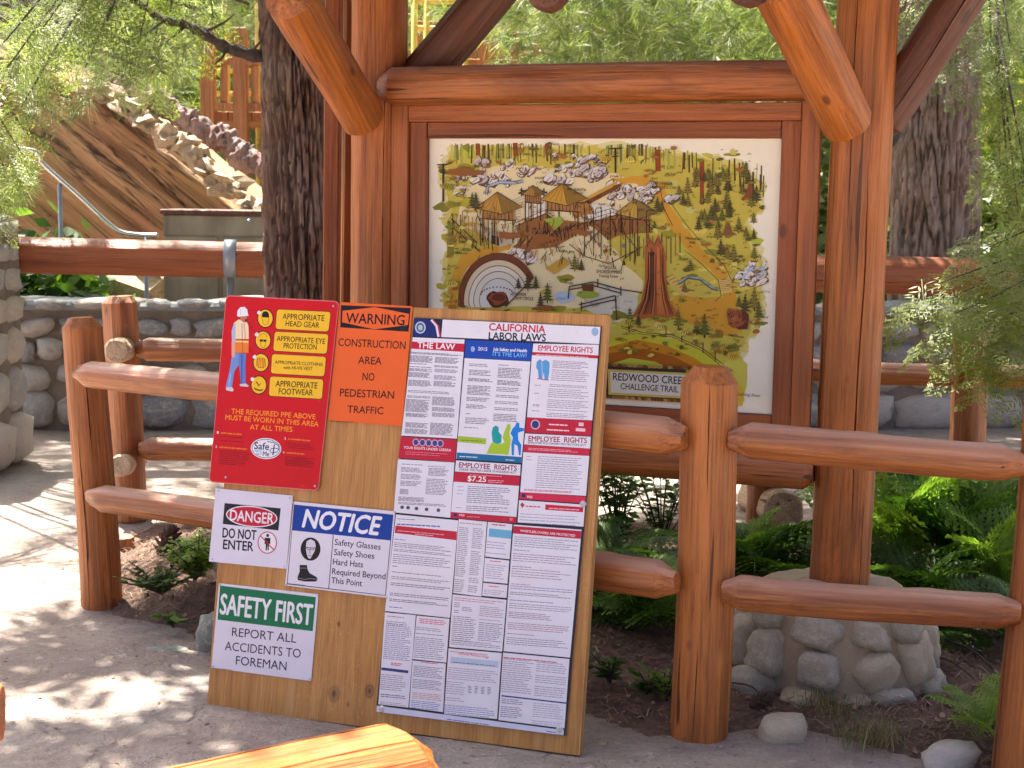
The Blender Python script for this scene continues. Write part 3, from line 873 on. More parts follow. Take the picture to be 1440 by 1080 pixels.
for t, a, b, cap in (('APPROPRIATE', (370, 131), (588, 141), 30), ('HEAD GEAR', (386, 168), (562, 178), 28), ('APPROPRIATE EYE', (340, 246), (592, 262), 27), ('PROTECTION', (376, 284), (548, 292), 27),
                     ('APPROPRIATE CLOTHING', (330, 370), (580, 383), 17), ('with HI-VIS VEST', (374, 398), (526, 405), 17), ('APPROPRIATE', (334, 482), (552, 493), 31), ('FOOTWEAR', (350, 522), (528, 530), 30)):
    P.text(t, *c1(*a), *c1(*b), cap / 3.722, DK, bold=0.012)
OR = (250, 150, 40)
for t, a, b, cap in (('THE REQUIRED PPE ABOVE', (103, 626), (542, 656), 26), ('MUST BE WORN IN THIS AREA', (72, 658), (558, 694), 26), ('AT ALL TIMES', (200, 709), (422, 722), 26)):
    P.text(t, *c1(*a), *c1(*b), cap / 3.722, OR, bold=0.02)
for si, (x, y) in enumerate(((280, 142), (268, 256), (257, 373), (246, 490))):
    P.ell(*c1(x, y), 43 / 3.722, 50 / 3.722, (20, 10, 8), 'symbol#%d' % si); P.ell(*c1(x, y), 38 / 3.722, 45 / 3.722, YEL, 'symbol#%d' % si)
    P.ell(*c1(x - 33, y - 30), 2.6, 2.8, WHITE, 'symbol#%d' % si)
# hard hat, goggles, vest, boot pictograms
P.poly([c1(*a) for a in ((262, 136), (262, 120), (270, 108), (282, 104), (294, 110), (299, 122), (300, 138))], BLACK, 'symbol#0')
P.stroke([c1(*a) for a in ((264, 140), (268, 168), (281, 178), (294, 168), (298, 140))], 0.8, (150, 110, 30), 'symbol#0')
P.stroke([c1(*a) for a in ((250, 238), (256, 226), (270, 222), (284, 228), (288, 240))], 0.8, (150, 110, 30), 'symbol#1')
P.rect(*c1(252, 252), *c1(266, 264), BLACK, 'symbol#1'); P.rect(*c1(270, 253), *c1(284, 265), BLACK, 'symbol#1'); P.stroke([c1(250, 254), c1(287, 256)], 0.9, BLACK, 'symbol#1')
P.stroke([c1(*a) for a in ((252, 260), (258, 290), (268, 296), (278, 290), (284, 262))], 0.7, (150, 110, 30), 'symbol#1')
for ln in (((238, 352), (232, 392)), ((276, 354), (282, 394)), ((240, 398), (274, 400)), ((241, 352), (241, 398)), ((273, 353), (273, 400)), ((250, 350), (257, 366), (264, 352)), ((257, 366), (257, 398)), ((240, 350), (274, 352))):
    P.stroke([c1(*a) for a in ln], 0.9, (176, 100, 20), 'symbol#2')
P.stroke([c1(250, 352), c1(246, 396)], 1.3, (230, 100, 20), 'symbol#2'); P.stroke([c1(265, 352), c1(268, 398)], 1.3, (230, 100, 20), 'symbol#2')
P.poly([c1(*a) for a in ((220, 498), (226, 506), (250, 514), (268, 512), (266, 520), (246, 522), (224, 514))], (110, 80, 20), 'symbol#3')
P.stroke([c1(232, 472), c1(246, 492)], 1.4, (90, 66, 20), 'symbol#3'); P.stroke([c1(240, 498), c1(252, 488), c1(256, 480)], 0.9, (90, 66, 20), 'symbol#3')
# worker picture
W_ = 'worker_picture'
sk = (226, 170, 150)
P.poly([c1(*a) for a in ((104, 345), (126, 322), (152, 326), (144, 380), (118, 420), (106, 500), (78, 506), (74, 496), (92, 420))], (118, 150, 214), W_)
P.poly([c1(*a) for a in ((142, 326), (180, 326), (176, 400), (178, 484), (152, 488), (148, 430), (140, 372))], (98, 130, 204), W_)
P.poly([c1(*a) for a in ((154, 330), (162, 330), (160, 480), (154, 484))], (70, 96, 176), W_); P.poly([c1(*a) for a in ((96, 430), (104, 428), (94, 498), (86, 500))], (150, 178, 230), W_)
P.poly([c1(*a) for a in ((74, 502), (106, 500), (116, 516), (108, 525), (76, 518))], (214, 206, 210), W_)
P.poly([c1(*a) for a in ((146, 486), (178, 482), (194, 494), (190, 500), (148, 496))], (214, 206, 210), W_)
P.poly([c1(*a) for a in ((118, 165), (140, 148), (178, 152), (192, 180), (194, 250), (120, 250), (112, 230))], (242, 226, 196), W_)
P.poly([c1(*a) for a in ((116, 254), (194, 256), (192, 322), (118, 322))], (240, 130, 48), W_)
P.stroke([c1(122, 262), c1(192, 266)], 1.6, (246, 236, 150), W_)
P.stroke([c1(140, 150), c1(138, 250)], 1.5, (250, 216, 110), W_); P.stroke([c1(168, 152), c1(176, 250)], 1.5, (240, 150, 80), W_)
P.stroke([c1(158, 170), c1(162, 322)], 0.8, (120, 90, 80), W_)
P.poly([c1(*a) for a in ((116, 166), (126, 172), (124, 262), (106, 262), (104, 210))], (178, 192, 226), W_)
P.poly([c1(*a) for a in ((104, 262), (124, 262), (122, 330), (116, 350), (104, 338))], sk, W_)
P.poly([c1(*a) for a in ((148, 130), (184, 130), (186, 150), (172, 164), (152, 154))], (196, 120, 90), W_)
P.poly([c1(*a) for a in ((172, 150), (188, 140), (186, 156), (176, 164))], (90, 50, 40), W_)
P.poly([c1(*a) for a in ((132, 128), (136, 100), (150, 84), (172, 82), (186, 96), (190, 122), (194, 128), (140, 134))], (240, 240, 246), W_)
P.stroke([c1(150, 86), c1(152, 126)], 0.6, (190, 190, 205), W_)
P.stroke([c1(188, 100), c1(246, 104)], 0.5, (150, 10, 20), W_); P.stroke([c1(196, 170), c1(236, 228)], 0.5, (150, 10, 20), W_); P.stroke([c1(196, 296), c1(222, 340)], 0.5, (150, 10, 20), W_)
# round badge
P.ell(*c1(284, 822), 80 / 3.722, 55 / 3.722, WHITE, 'badge', rot=0.05); P.ell(*c1(284, 822), 75 / 3.722, 50 / 3.722, (28, 60, 120), 'badge', rot=0.05); P.ell(*c1(284, 822), 72 / 3.722, 47 / 3.722, WHITE, 'badge', rot=0.05)
P.text('Safe', *c1(223, 806), *c1(300, 812), 9.5, (24, 36, 80), 'badge', 0.02); P.text('Me', *c1(268, 848), *c1(300, 851), 6.5, (24, 36, 80), 'badge', 0.02)
P.text('Safety', *c1(224, 832), *c1(262, 835), 3.0, (40, 130, 200), 'badge'); P.text('Starts', *c1(234, 848), *c1(262, 850), 3.0, (40, 130, 200), 'badge')
P.stroke([c1(*a) for a in ((290, 786), (322, 790), (348, 806), (352, 826), (340, 840), (316, 846), (304, 836), (312, 822), (336, 820), (352, 826))], 1.0, (28, 60, 120), 'badge')
P.stroke([c1(328, 800), c1(320, 856)], 1.6, (24, 36, 80), 'badge')
# small print
rnd = random.Random(5)
def lines(P, x0, y0, x1, y1, n, col, w, slope, part='small_print', gap=0.12, ragged=0.25, thin=1.0, slant=0.0):
    """rows of short word-like strokes; slope = rise in y per pixel of x, slant = shift of x per pixel of y"""
    for i in range(n):
        y = y0 + (y1 - y0) * (i + .5) / n
        if rnd.random() < gap * 0.5: continue
        x = x0 + slant * (y - y0); xe = x1 + slant * (y - y0)
        xe -= rnd.random() ** 2 * ragged * (x1 - x0)
        while x < xe:
            l = min(rnd.uniform(3, 9), xe - x)
            ya = y + slope * (x - x0)
            P.poly([(x, ya - w / 2), (x + l, ya - w / 2 + slope * l), (x + l, ya + w / 2 + slope * l), (x, ya + w / 2)], col, part); P.k -= 1
            x += l + rnd.uniform(0.5, 1.1)
    P.k += 1
for (n_, x, y, x2, dy) in (('1', 28, 738, 175, 8), ('2', 20, 812, 185, 8), ('3', 380, 770, 520, 8), ('4', 372, 842, 516, 8)):
    P.text(n_, *c1(x, y), *c1(x + 8, y), 3.4, WHITE); 
    lines(P, *c1(x + 20, y), *c1(x2, y + 4), 1, (240, 110, 40), 2.2, 0.08, gap=0)
lines(P, *c1(44, 752), *c1(170, 784), 3, (130, 10, 20), 0.7, 0.08); lines(P, *c1(40, 828), *c1(200, 905), 8, (130, 10, 20), 0.7, 0.08, slant=-.05)
lines(P, *c1(396, 790), *c1(540, 822), 3, (130, 10, 20), 0.7, 0.08); lines(P, *c1(384, 860), *c1(540, 912), 6, (130, 10, 20), 0.7, 0.08, slant=-.05)
for px in ((636, 78), (74, 972), (540, 1018)): screw(BP, *c1(*px), s_red, 0.0095, 0.004)

# ---- orange warning sign
def c2(x, y): return (280 + x / 3.6, 400 + y / 3.6)
q = [(478.8, 425), (581, 431), (566.5, 599.5), (462, 591)]
s_or = thing('warning_sign', 'orange warning sign closing the construction area to pedestrian traffic', 'sign', BP.pt(*BP.uv(514, 596)))
plate('sign_plate', BP, q, 0.002, (236, 104, 40), s_or, 0.0025, 0.006)
P = Print(BP, s_or, M_PRINT, 0.0047); PRINTS.append((P, {}))
P.poly([c2(*a) for a in ((722, 106), (1074, 120), (1063, 240), (718, 218))], BLACK, 'header_panel')
P.poly([c2(*a) for a in ((730, 134), (895, 116), (1066, 150), (1060, 206), (890, 228), (727, 192))], (236, 104, 40), 'header_panel')
P.text('WARNING', *c2(748, 170), *c2(1043, 182), 50 / 3.6, BLACK, bold=0.02)
for t, a, b, cap in (('CONSTRUCTION', (709, 292), (1048, 309), 38), ('AREA', (809, 383), (927, 388), 38), ('NO', (831, 466), (891, 469), 38), ('PEDESTRIAN', (717, 547), (990, 560), 38), ('TRAFFIC', (755, 631), (936, 640), 36)):
    P.text(t, *c2(*a), *c2(*b), cap / 3.6, (60, 20, 14), bold=0.008)
lines(P, *c2(668, 688), *c2(800, 694), 1, (90, 40, 20), 0.7, 0.06, gap=0)

# ---- danger sheet
def c3(x, y): return (280 + x / 2.7, 680 + y / 2.7)
q = [(304, 686.5), (412.5, 697), (403.5, 800), (294.5, 789.5)]
s_d = thing('danger_sign', 'small white paper sign reading danger do not enter', 'sign', BP.pt(*BP.uv(350, 794)))
plate('sign_sheet', BP, q, 0.0012, (226, 222, 236), s_d, 0.0022, 0)
P = Print(BP, s_d, M_PAPER, 0.0036); PRINTS.append((P, {}))
P.poly([c3(*a) for a in ((99, 74), (312, 94), (303, 178), (92, 153))], BLACK, 'header_panel')
P.ell(*c3(202, 125), 98 / 2.7, 40 / 2.7, WHITE, 'header_panel', rot=0.1); P.ell(*c3(202, 125), 94 / 2.7, 36 / 2.7, (196, 16, 48), 'header_panel', rot=0.1)
P.text('DANGER', *c3(120, 119), *c3(285, 134), 40 / 2.7, WHITE, bold=0.02)
P.text('DO NOT', *c3(92, 186), *c3(219, 196), 36 / 2.7, BLACK, bold=0.025); P.text('ENTER', *c3(94, 230), *c3(208, 239), 35 / 2.7, BLACK, bold=0.025)
cx, cy = c3(261, 224)
P.ell(cx, cy, 13.6, 15.6, (190, 16, 44), 'prohibition_symbol'); P.ell(cx, cy, 12.3, 14.3, (236, 234, 240), 'prohibition_symbol')
P.ell(cx + .6, cy - 10, 2.1, 2.3, BLACK, 'prohibition_symbol', 12)
P.poly([(cx - 3.6, cy - 7), (cx + 4.4, cy - 6.5), (cx + 4.2, cy + 2), (cx + 2.4, cy + 2), (cx + 2, cy + 11), (cx + .5, cy + 11), (cx, cy + 2.5), (cx - .6, cy + 11), (cx - 2.4, cy + 11), (cx - 2.2, cy + 2), (cx - 3.8, cy + 2)], BLACK, 'prohibition_symbol')
P.stroke([(cx - 9.5, cy - 9.5), (cx + 9, cy + 10)], 1.4, (190, 16, 44), 'prohibition_symbol')

for px in ((308, 690), (408, 700), (400, 796), (299, 786)): screw(BP, *px, s_d, 0.0034, 0.0028, M_STEEL, 'tack')
# ---- notice sign
def c4n(x, y): return (400 + x / 6.0, 680 + y / 6.0)
q = [(414.5, 705), (557, 719), (545, 840.5), (402, 823)]
s_n = thing('notice_sign', 'white and blue notice sign asking for safety glasses, shoes and hard hats', 'sign', BP.pt(*BP.uv(472, 833)))
plate('sign_plate', BP, q, 0.002, (228, 224, 236), s_n, 0.004, 0.004)
P = Print(BP, s_n, M_PRINT, 0.0062); PRINTS.append((P, {}))
P.poly([c4n(*a) for a in ((88, 176), (926, 262), (862, 946), (28, 848))], (20, 26, 60), 'border_line')
P.poly([c4n(*a) for a in ((92, 182), (920, 266), (857, 940), (34, 842))], (228, 224, 236), 'border_line')
P.poly([c4n(*a) for a in ((88, 178), (924, 264), (904, 480), (72, 394))], (10, 62, 156), 'header_panel')
P.text('NOTICE', *c4n(176, 292), *c4n(812, 358), 150 / 6, (240, 240, 246), bold=0.035, shear=0.18)
P.stroke([c4n(420, 432), c4n(381, 886)], 1.1, (20, 26, 60), 'border_line')
for t, a, b in (('Safety Glasses', (432, 492), (818, 533)), ('Safety Shoes', (427, 576), (766, 609)), ('Hard Hats', (418, 657), (671, 682)), ('Required Beyond', (411, 738), (860, 782)), ('This Point', (404, 813), (663, 840))):
    P.text(t, *c4n(*a), *c4n(*b), 50 / 6, (34, 28, 50), bold=0.012)
P.ell(*c4n(228, 552), 84 / 6, 98 / 6, BLACK, 'face_symbol')
P.poly([c4n(*a) for a in ((190, 520), (196, 486), (228, 468), (262, 486), (272, 520), (262, 572), (246, 600), (226, 634), (208, 628), (196, 596), (190, 560))], (220, 214, 226), 'face_symbol')
P.stroke([c4n(184, 538), c4n(276, 544)], 1.0, (50, 46, 60), 'face_symbol'); P.stroke([c4n(*a) for a in ((196, 536), (200, 556), (222, 556), (226, 540), (232, 556), (252, 558), (256, 542))], 0.8, (50, 46, 60), 'face_symbol')
P.stroke([c4n(226, 548), c4n(220, 584), c4n(230, 588)], 0.7, (50, 46, 60), 'face_symbol'); P.stroke([c4n(212, 606), c4n(236, 608)], 0.8, (50, 46, 60), 'face_symbol')
P.poly([c4n(*a) for a in ((136, 686), (198, 686), (204, 726), (222, 756), (280, 788), (288, 812), (270, 826), (180, 826), (120, 812), (118, 790), (136, 740))], BLACK, 'boot_symbol')
P.stroke([c4n(140, 712), c4n(196, 712)], 0.6, (170, 166, 180), 'boot_symbol'); P.stroke([c4n(*a) for a in ((126, 796), (180, 808), (220, 800), (282, 806))], 0.6, (170, 166, 180), 'boot_symbol')
lines(P, *c4n(30, 832), *c4n(210, 850), 1, (90, 80, 100), 0.5, 0.1, gap=0)
for px in ((80, 160), (936, 240), (872, 960), (20, 856)): screw(BP, *c4n(*px), s_n, 0.0062, 0.0035)

# ---- safety first sign
q = [(308.5, 820), (448.5, 835.5), (438, 957.5), (298, 939)]
s_s = thing('safety_first_sign', 'white sign with green header reading safety first report all accidents', 'sign', BP.pt(*BP.uv(368, 948)))
plate('sign_plate', BP, q, 0.002, (228, 224, 236), s_s, 0.001, 0.003)
P = Print(BP, s_s, M_PRINT, 0.0033); PRINTS.append((P, {}))
P.poly([c3(*a) for a in ((82, 387), (445, 431), (433, 560), (72, 516))], (6, 116, 76), 'header_panel')
P.text('SAFETY FIRST', *c3(84, 456), *c3(431, 499), 76 / 2.7, (238, 238, 244), bold=0.025)
for t, a, b in (('REPORT ALL', (127, 562), (371, 588)), ('ACCIDENTS TO', (100, 615), (388, 645)), ('FOREMAN', (142, 670), (334, 693))):
    P.text(t, *c3(*a), *c3(*b), 33 / 2.7, (50, 40, 62), bold=0.004)
lines(P, *c3(54, 696), *c3(126, 705), 1, (90, 80, 100), 0.6, 0.1, gap=0)
for px in ((80, 384), (452, 426), (420, 742), (54, 694)): screw(BP, *c3(*px), s_s, 0.0033, 0.0035)

# ---- labour law poster
def c4(x, y): return (540 + x / 3.376, 420 + y / 3.376)
def c5(x, y): return (520 + x / 3.085, 700 + y / 3.085)
q = [c4(147, 92), c4(1036, 133), c5(852, 1032), c5(32, 902)]
s_p = thing('labor_law_poster', 'large laminated labor laws poster full of small print on the right side of the board', 'poster', BP.pt(*BP.uv(660, 1010)))
plate('poster_sheet', BP, q, 0.0012, (26, 26, 48), s_p, 0.0045, 0.002, M_PAPER)
P = Print(BP, s_p, M_PAPER, 0.0059); PRINTS.append((P, {}))
PW = (232, 230, 240)
def quad(pts, col, part='notice_section', f=c4): P.poly([f(*a) for a in pts], col, part)
REDP = (196, 22, 52); NAVY = (30, 38, 110)
PB = (16, 20, 40)
quad(((282, 100), (1030, 135), (1024, 217), (275, 183)), PW, 'title_strip'); quad(((148, 96), (240, 101), (262, 130), (274, 183), (141, 180)), NAVY, 'title_strip')
P.stroke([c4(*a) for a in ((228, 101), (252, 130), (262, 182))], 3.0, (230, 226, 236), 'title_strip'); P.stroke([c4(*a) for a in ((236, 101), (262, 130), (272, 183))], 1.8, (190, 30, 50), 'title_strip')
P.ell(*c4(176, 138), 7.5, 8.5, (190, 205, 220), 'title_strip'); P.ell(*c4(176, 138), 5.5, 6.5, (60, 80, 130), 'title_strip'); P.ell(*c4(176, 138), 3.5, 4.2, (180, 196, 214), 'title_strip')
P.text('CALIFORNIA', *c4(503, 134), *c4(768, 146), 34 / 3.376, REDP, bold=0.03); P.text('LABOR LAWS', *c4(501, 177), *c4(771, 186), 34 / 3.376, BLACK, bold=0.03)
P.ell(*c4(1004, 158), 5, 6, (150, 186, 214), 'title_strip')
# left column
quad(((140, 184), (386, 195), (350, 665), (86, 650)), PW); quad(((135, 204), (386, 215), (382, 254), (131, 238)), REDP, 'heading_bar')
P.text('THE LAW', *c4(163, 220), *c4(340, 230), 27 / 3.376, (244, 240, 244), bold=0.03)
GR = (120, 116, 134)
S = 0.055; SL = -0.085
lines(P, *c4(128, 252), *c4(372, 262), 3, GR, .7, S, slant=SL)
for (x0, y0, x1, y1, n) in ((126, 268, 236, 310, 9), (246, 276, 360, 326, 10), (124, 320, 234, 372, 11), (244, 332, 356, 350, 3), (242, 362, 352, 384, 4), (120, 384, 232, 414, 6), (240, 390, 350, 416, 5), (118, 432, 348, 446, 2), (114, 458, 224, 470, 2), (234, 464, 344, 506, 8), (110, 476, 220, 536, 12), (232, 514, 342, 534, 4), (108, 542, 220, 560, 4), (232, 540, 340, 560, 4), (106, 586, 214, 640, 11), (224, 588, 334, 646, 11)):
    lines(P, *c4(x0, y0), *c4(x1, y1), n, GR, .9, S, slant=SL)
quad(((84, 655), (350, 669), (340, 776), (72, 756)), REDP, 'heading_bar')
for i, x in enumerate((155, 186, 216, 245, 271)): P.ell(*c4(x, 682 + i * 1.5), 4.6, 5.2, (190, 180, 210), 'emblem'); P.ell(*c4(x, 682 + i * 1.5), 3.4, 4.0, (70, 60, 130), 'emblem')
P.text('YOUR RIGHTS UNDER USERRA', *c4(97, 706), *c4(322, 720), 12 / 3.376, (246, 226, 232), bold=0.02)
lines(P, *c4(106, 722), *c4(312, 742), 2, (228, 140, 156), .7, S)
quad(((70, 762), (338, 778), (318, 1040), (50, 1014)), PW)
for (x0, y0, x1, y1, n) in ((90, 780, 190, 790, 1), (86, 798, 186, 822, 4), (212, 790, 300, 800, 1), (216, 802, 312, 840, 6), (84, 830, 186, 856, 4), (82, 862, 186, 888, 4), (206, 852, 308, 930, 11), (80, 896, 124, 928, 6), (72, 938, 196, 960, 4), (72, 964, 300, 976, 2)):
    lines(P, *c4(x0, y0), *c4(x1, y1), n, GR, .9, S, slant=SL)
for x, y in ((90, 990), (118, 992), (158, 996), (206, 1000), (262, 1004)): P.ell(*c4(x, y), 2.6, 2.6, (80, 84, 110), 'emblem')
# middle column
quad(((392, 196), (707, 212), (700, 296), (386, 282)), (28, 72, 176), 'heading_bar'); quad(((386, 283), (699, 299), (655, 780), (346, 760)), PW)
P.text('2015', *c4(450, 238), *c4(494, 241), 16 / 3.376, (230, 230, 244), bold=0.02); P.text('Job Safety and Health', *c4(522, 240), *c4(682, 248), 15 / 3.376, (240, 240, 248), bold=0.03)
P.text("IT'S THE LAW!", *c4(520, 262), *c4(680, 271), 19 / 3.376, (120, 190, 246), bold=0.02); P.ell(*c4(425, 240), 3, 4, (150, 170, 220), 'emblem')
for (x0, y0, x1, y1, n) in ((408, 306, 500, 322, 2), (408, 336, 516, 364, 4), (404, 376, 520, 392, 3), (400, 410, 512, 456, 7), (396, 466, 504, 486, 3), (394, 500, 500, 528, 4), (392, 540, 420, 552, 1), (390, 562, 504, 594, 4), (384, 606, 460, 616, 1), (546, 312, 600, 318, 1), (546, 326, 660, 376, 7), (542, 386, 656, 410, 4), (538, 418, 650, 442, 3), (534, 454, 646, 470, 2), (530, 484, 640, 500, 2), (528, 514, 640, 530, 2), (524, 544, 640, 582, 5)):
    lines(P, *c4(x0, y0), *c4(x1, y1), n, (90, 88, 104), .9, S, slant=SL)
quad(((356, 652), (490, 664), (486, 692), (352, 680)), (164, 196, 40), 'heading_bar'); lines(P, *c4(372, 668), *c4(470, 676), 1, (80, 100, 30), .9, S, gap=0)
# three silhouettes
SI = 'people_silhouettes'
P.poly([c4(*a) for a in ((490, 736), (510, 690), (534, 672), (556, 690), (578, 682), (590, 740))], (170, 204, 40), SI)
P.poly([c4(*a) for a in ((514, 640), (520, 612), (534, 602), (548, 612), (548, 632), (562, 650), (560, 684), (540, 690), (520, 680))], (24, 160, 160), SI)
P.poly([c4(*a) for a in ((584, 610), (592, 594), (604, 598), (604, 616), (598, 640), (606, 670), (594, 742), (578, 742), (580, 690), (566, 660), (574, 634))], (170, 204, 40), SI)
P.poly([c4(*a) for a in ((626, 604), (634, 586), (646, 592), (646, 612), (668, 616), (668, 628), (640, 636), (640, 670), (656, 696), (652, 744), (644, 744), (638, 700), (622, 690), (620, 744), (610, 744), (608, 690), (616, 660), (604, 640), (612, 620))], (20, 130, 220), SI)
quad(((350, 730), (657, 752), (654, 780), (348, 760)), (26, 110, 160), 'heading_bar'); lines(P, *c4(362, 746), *c4(450, 752), 1, (220, 236, 244), 1.2, S, gap=0); lines(P, *c4(580, 762), *c4(634, 768), 1, (220, 236, 244), 1.0, S, gap=0)
quad(((346, 768), (652, 788), (650, 840), (340, 820)), PW)
P.text('EMPLOYEE  RIGHTS', *c4(360, 789), *c4(634, 805), 24 / 3.376, (150, 22, 50), bold=0.03); P.text('UNDER THE FAIR LABOR STANDARDS ACT', *c4(360, 810), *c4(630, 826), 10 / 3.376, (60, 40, 60), bold=0.02)
quad(((340, 821), (650, 841), (645, 888), (334, 868)), REDP, 'heading_bar'); P.text('$7.25', *c4(401, 853), *c4(488, 858), 24 / 3.376, (244, 240, 244), bold=0.03)
lines(P, *c4(410, 830), *c4(570, 842), 1, (236, 160, 170), .9, S, gap=0); lines(P, *c4(498, 858), *c4(580, 874), 2, (236, 200, 208), .8, S, gap=0)
quad(((334, 869), (645, 889), (632, 1036), (322, 1012)), PW); lines(P, *c4(402, 886), *c4(606, 1008), 13, (96, 94, 112), .9, S, slant=SL); lines(P, *c4(354, 884), *c4(386, 1000), 7, (170, 130, 150), .8, S, slant=SL, gap=.6)
quad(((322, 1012), (632, 1038), (630, 1066), (318, 1040)), REDP, 'heading_bar'); P.rect(*c4(334, 1018), *c4(350, 1034), NAVY, 'emblem'); P.text('WHD', *c4(360, 1026), *c4(386, 1029), 3, (240, 220, 226), bold=0.03)
lines(P, *c4(398, 1030), *c4(460, 1038), 1, (240, 170, 180), .8, S, gap=0); P.rect(*c4(600, 1040), *c4(614, 1054), (230, 120, 130), 'emblem')
# right column
quad(((712, 214), (1023, 220), (1020, 272), (708, 254)), PW); P.text('EMPLOYEE RIGHTS', *c4(736, 234), *c4(994, 246), 25 / 3.376, (196, 24, 56), bold=0.03)
quad(((708, 254), (1019, 270), (1018, 284), (706, 268)), REDP, 'heading_bar'); lines(P, *c4(724, 262), *c4(1000, 270), 1, (240, 180, 190), 1.2, S, gap=0)
quad(((706, 269), (1018, 285), (992, 578), (682, 564)), PW)
P.poly([c4(*a) for a in ((728, 300), (744, 288), (756, 298), (772, 290), (790, 304), (788, 350), (782, 386), (766, 388), (762, 350), (756, 384), (738, 384), (734, 340), (726, 330))], (90, 160, 216), SI)
P.stroke([c4(752, 296), c4(756, 380)], 0.6, PW, SI); P.stroke([c4(730, 380), c4(786, 388)], 1.2, (180, 60, 90), SI)
for (x0, y0, x1, y1, n) in ((806, 284, 980, 330, 6), (800, 334, 980, 400, 7), (790, 404, 978, 420, 2), (784, 424, 976, 470, 5), (780, 476, 974, 520, 5), (776, 524, 974, 562, 5), (718, 408, 752, 420, 2), (716, 446, 740, 452, 1), (710, 500, 744, 512, 2), (706, 528, 744, 536, 1)):
    lines(P, *c4(x0, y0), *c4(x1, y1), n, (150, 130, 150), .9, S, slant=SL)
quad(((681, 563), (992, 580), (986, 652), (674, 636)), REDP, 'heading_bar'); P.ell(*c4(722, 598), 6.5, 6.8, (200, 190, 220), 'emblem'); P.ell(*c4(722, 598), 5, 5.3, (50, 50, 110), 'emblem')
lines(P, *c4(786, 594), *c4(880, 600), 1, (246, 226, 232), 1.6, S, gap=0); lines(P, *c4(776, 618), *c4(888, 626), 1, (246, 226, 232), 1.6, S, gap=0); P.rect(*c4(928, 588), *c4(950, 606), (236, 200, 206), 'emblem'); P.rect(*c4(914, 614), *c4(958, 632), (240, 200, 210), 'emblem')
quad(((674, 640), (985, 656), (982, 712), (668, 692)), PW); P.text('EMPLOYEE  RIGHTS', *c4(690, 664), *c4(966, 674), 24 / 3.376, (160, 24, 52), bold=0.03); P.text('EMPLOYEE POLYGRAPH PROTECTION ACT', *c4(688, 683), *c4(962, 696), 9 / 3.376, (60, 40, 60), bold=0.02)
quad(((668, 694), (981, 713), (978, 746), (665, 728)), (204, 30, 62), 'heading_bar'); lines(P, *c4(688, 706), *c4(946, 720), 2, (240, 180, 190), .8, S, gap=0)
quad(((665, 729), (978, 747), (962, 936), (650, 918)), PW); lines(P, *c4(734, 744), *c4(952, 900), 15, (130, 122, 144), .8, S, slant=SL); lines(P, *c4(680, 742), *c4(708, 770), 2, (190, 120, 140), .8, S, gap=0); lines(P, *c4(668, 902), *c4(942, 912), 2, (210, 90, 110), .9, S, gap=0)
quad(((650, 918), (962, 940), (960, 972), (646, 950)), (214, 36, 70), 'heading_bar'); P.rect(*c4(658, 924), *c4(674, 944), NAVY, 'emblem'); P.text('WHD', *c4(682, 940), *c4(708, 942), 3.2, (240, 220, 226), bold=0.03)
quad(((645, 956), (958, 978), (950, 1082), (638, 1062)), PW); P.poly([c4(*a) for a in ((650, 978), (660, 966), (672, 980), (660, 994))], (190, 60, 60), 'emblem'); lines(P, *c4(676, 982), *c4(764, 988), 1, (214, 70, 90), 1.8, S, gap=0)
quad(((770, 976), (950, 990), (948, 1014), (768, 1002)), (206, 26, 58), 'heading_bar'); lines(P, *c4(786, 990), *c4(930, 1000), 1, (240, 190, 200), 1.4, S, gap=0); lines(P, *c4(652, 1014), *c4(940, 1070), 4, (150, 140, 160), .8, S, slant=SL)
# lower half
q5 = lambda pts, col, part='notice_section': quad(pts, col, part, c5)
q5(((118, 72), (388, 98), (352, 520), (70, 490)), PW); lines(P, *c5(124, 88), *c5(210, 94), 1, (90, 90, 160), .9, S, gap=0); lines(P, *c5(122, 104), *c5(372, 124), 1, (60, 70, 160), 1.6, S, gap=0)
q5(((116, 120), (382, 146), (380, 184), (112, 152)), REDP, 'heading_bar'); lines(P, *c5(124, 132), *c5(360, 152), 1, (240, 170, 180), 1.1, 0.09, gap=0); lines(P, *c5(200, 154), *c5(280, 160), 1, (240, 170, 180), 1.1, 0.09, gap=0)
S5 = 0.095
for (x0, y0, x1, y1, n, c) in ((112, 176, 160, 182, 1, (60, 70, 150)), (110, 190, 364, 214, 3, GR), (108, 218, 362, 232, 2, GR), (106, 240, 358, 284, 5, GR), (102, 292, 130, 298, 1, (60, 70, 150)), (100, 316, 320, 324, 1, (110, 80, 130)), (98, 336, 350, 352, 2, GR), (96, 364, 352, 380, 2, (80, 76, 96)), (94, 392, 348, 400, 1, (170, 70, 100)), (92, 408, 346, 424, 2, (80, 76, 96)), (90, 434, 344, 448, 2, (80, 76, 96)), (88, 468, 152, 476, 1, (60, 70, 150))):
    lines(P, *c5(x0, y0), *c5(x1, y1), n, c, .9, S5, slant=SL)
q5(((390, 92), (512, 104), (488, 428), (366, 412)), PW); lines(P, *c5(394, 104), *c5(500, 112), 1, (190, 90, 110), 1.0, S5, gap=0); lines(P, *c5(392, 124), *c5(436, 410), 34, (130, 120, 138), .9, S5, slant=SL); lines(P, *c5(452, 128), *c5(498, 412), 34, (140, 132, 150), 1.0, S5, slant=SL)
q5(((516, 104), (622, 114), (610, 266), (504, 254)), PW); q5(((522, 132), (620, 142), (617, 178), (519, 168)), (110, 180, 214), 'heading_bar'); lines(P, *c5(534, 112), *c5(600, 118), 2, (200, 80, 100), .9, S5, gap=0); lines(P, *c5(512, 184), *c5(606, 244), 5, (130, 130, 170), .8, S5, slant=SL)
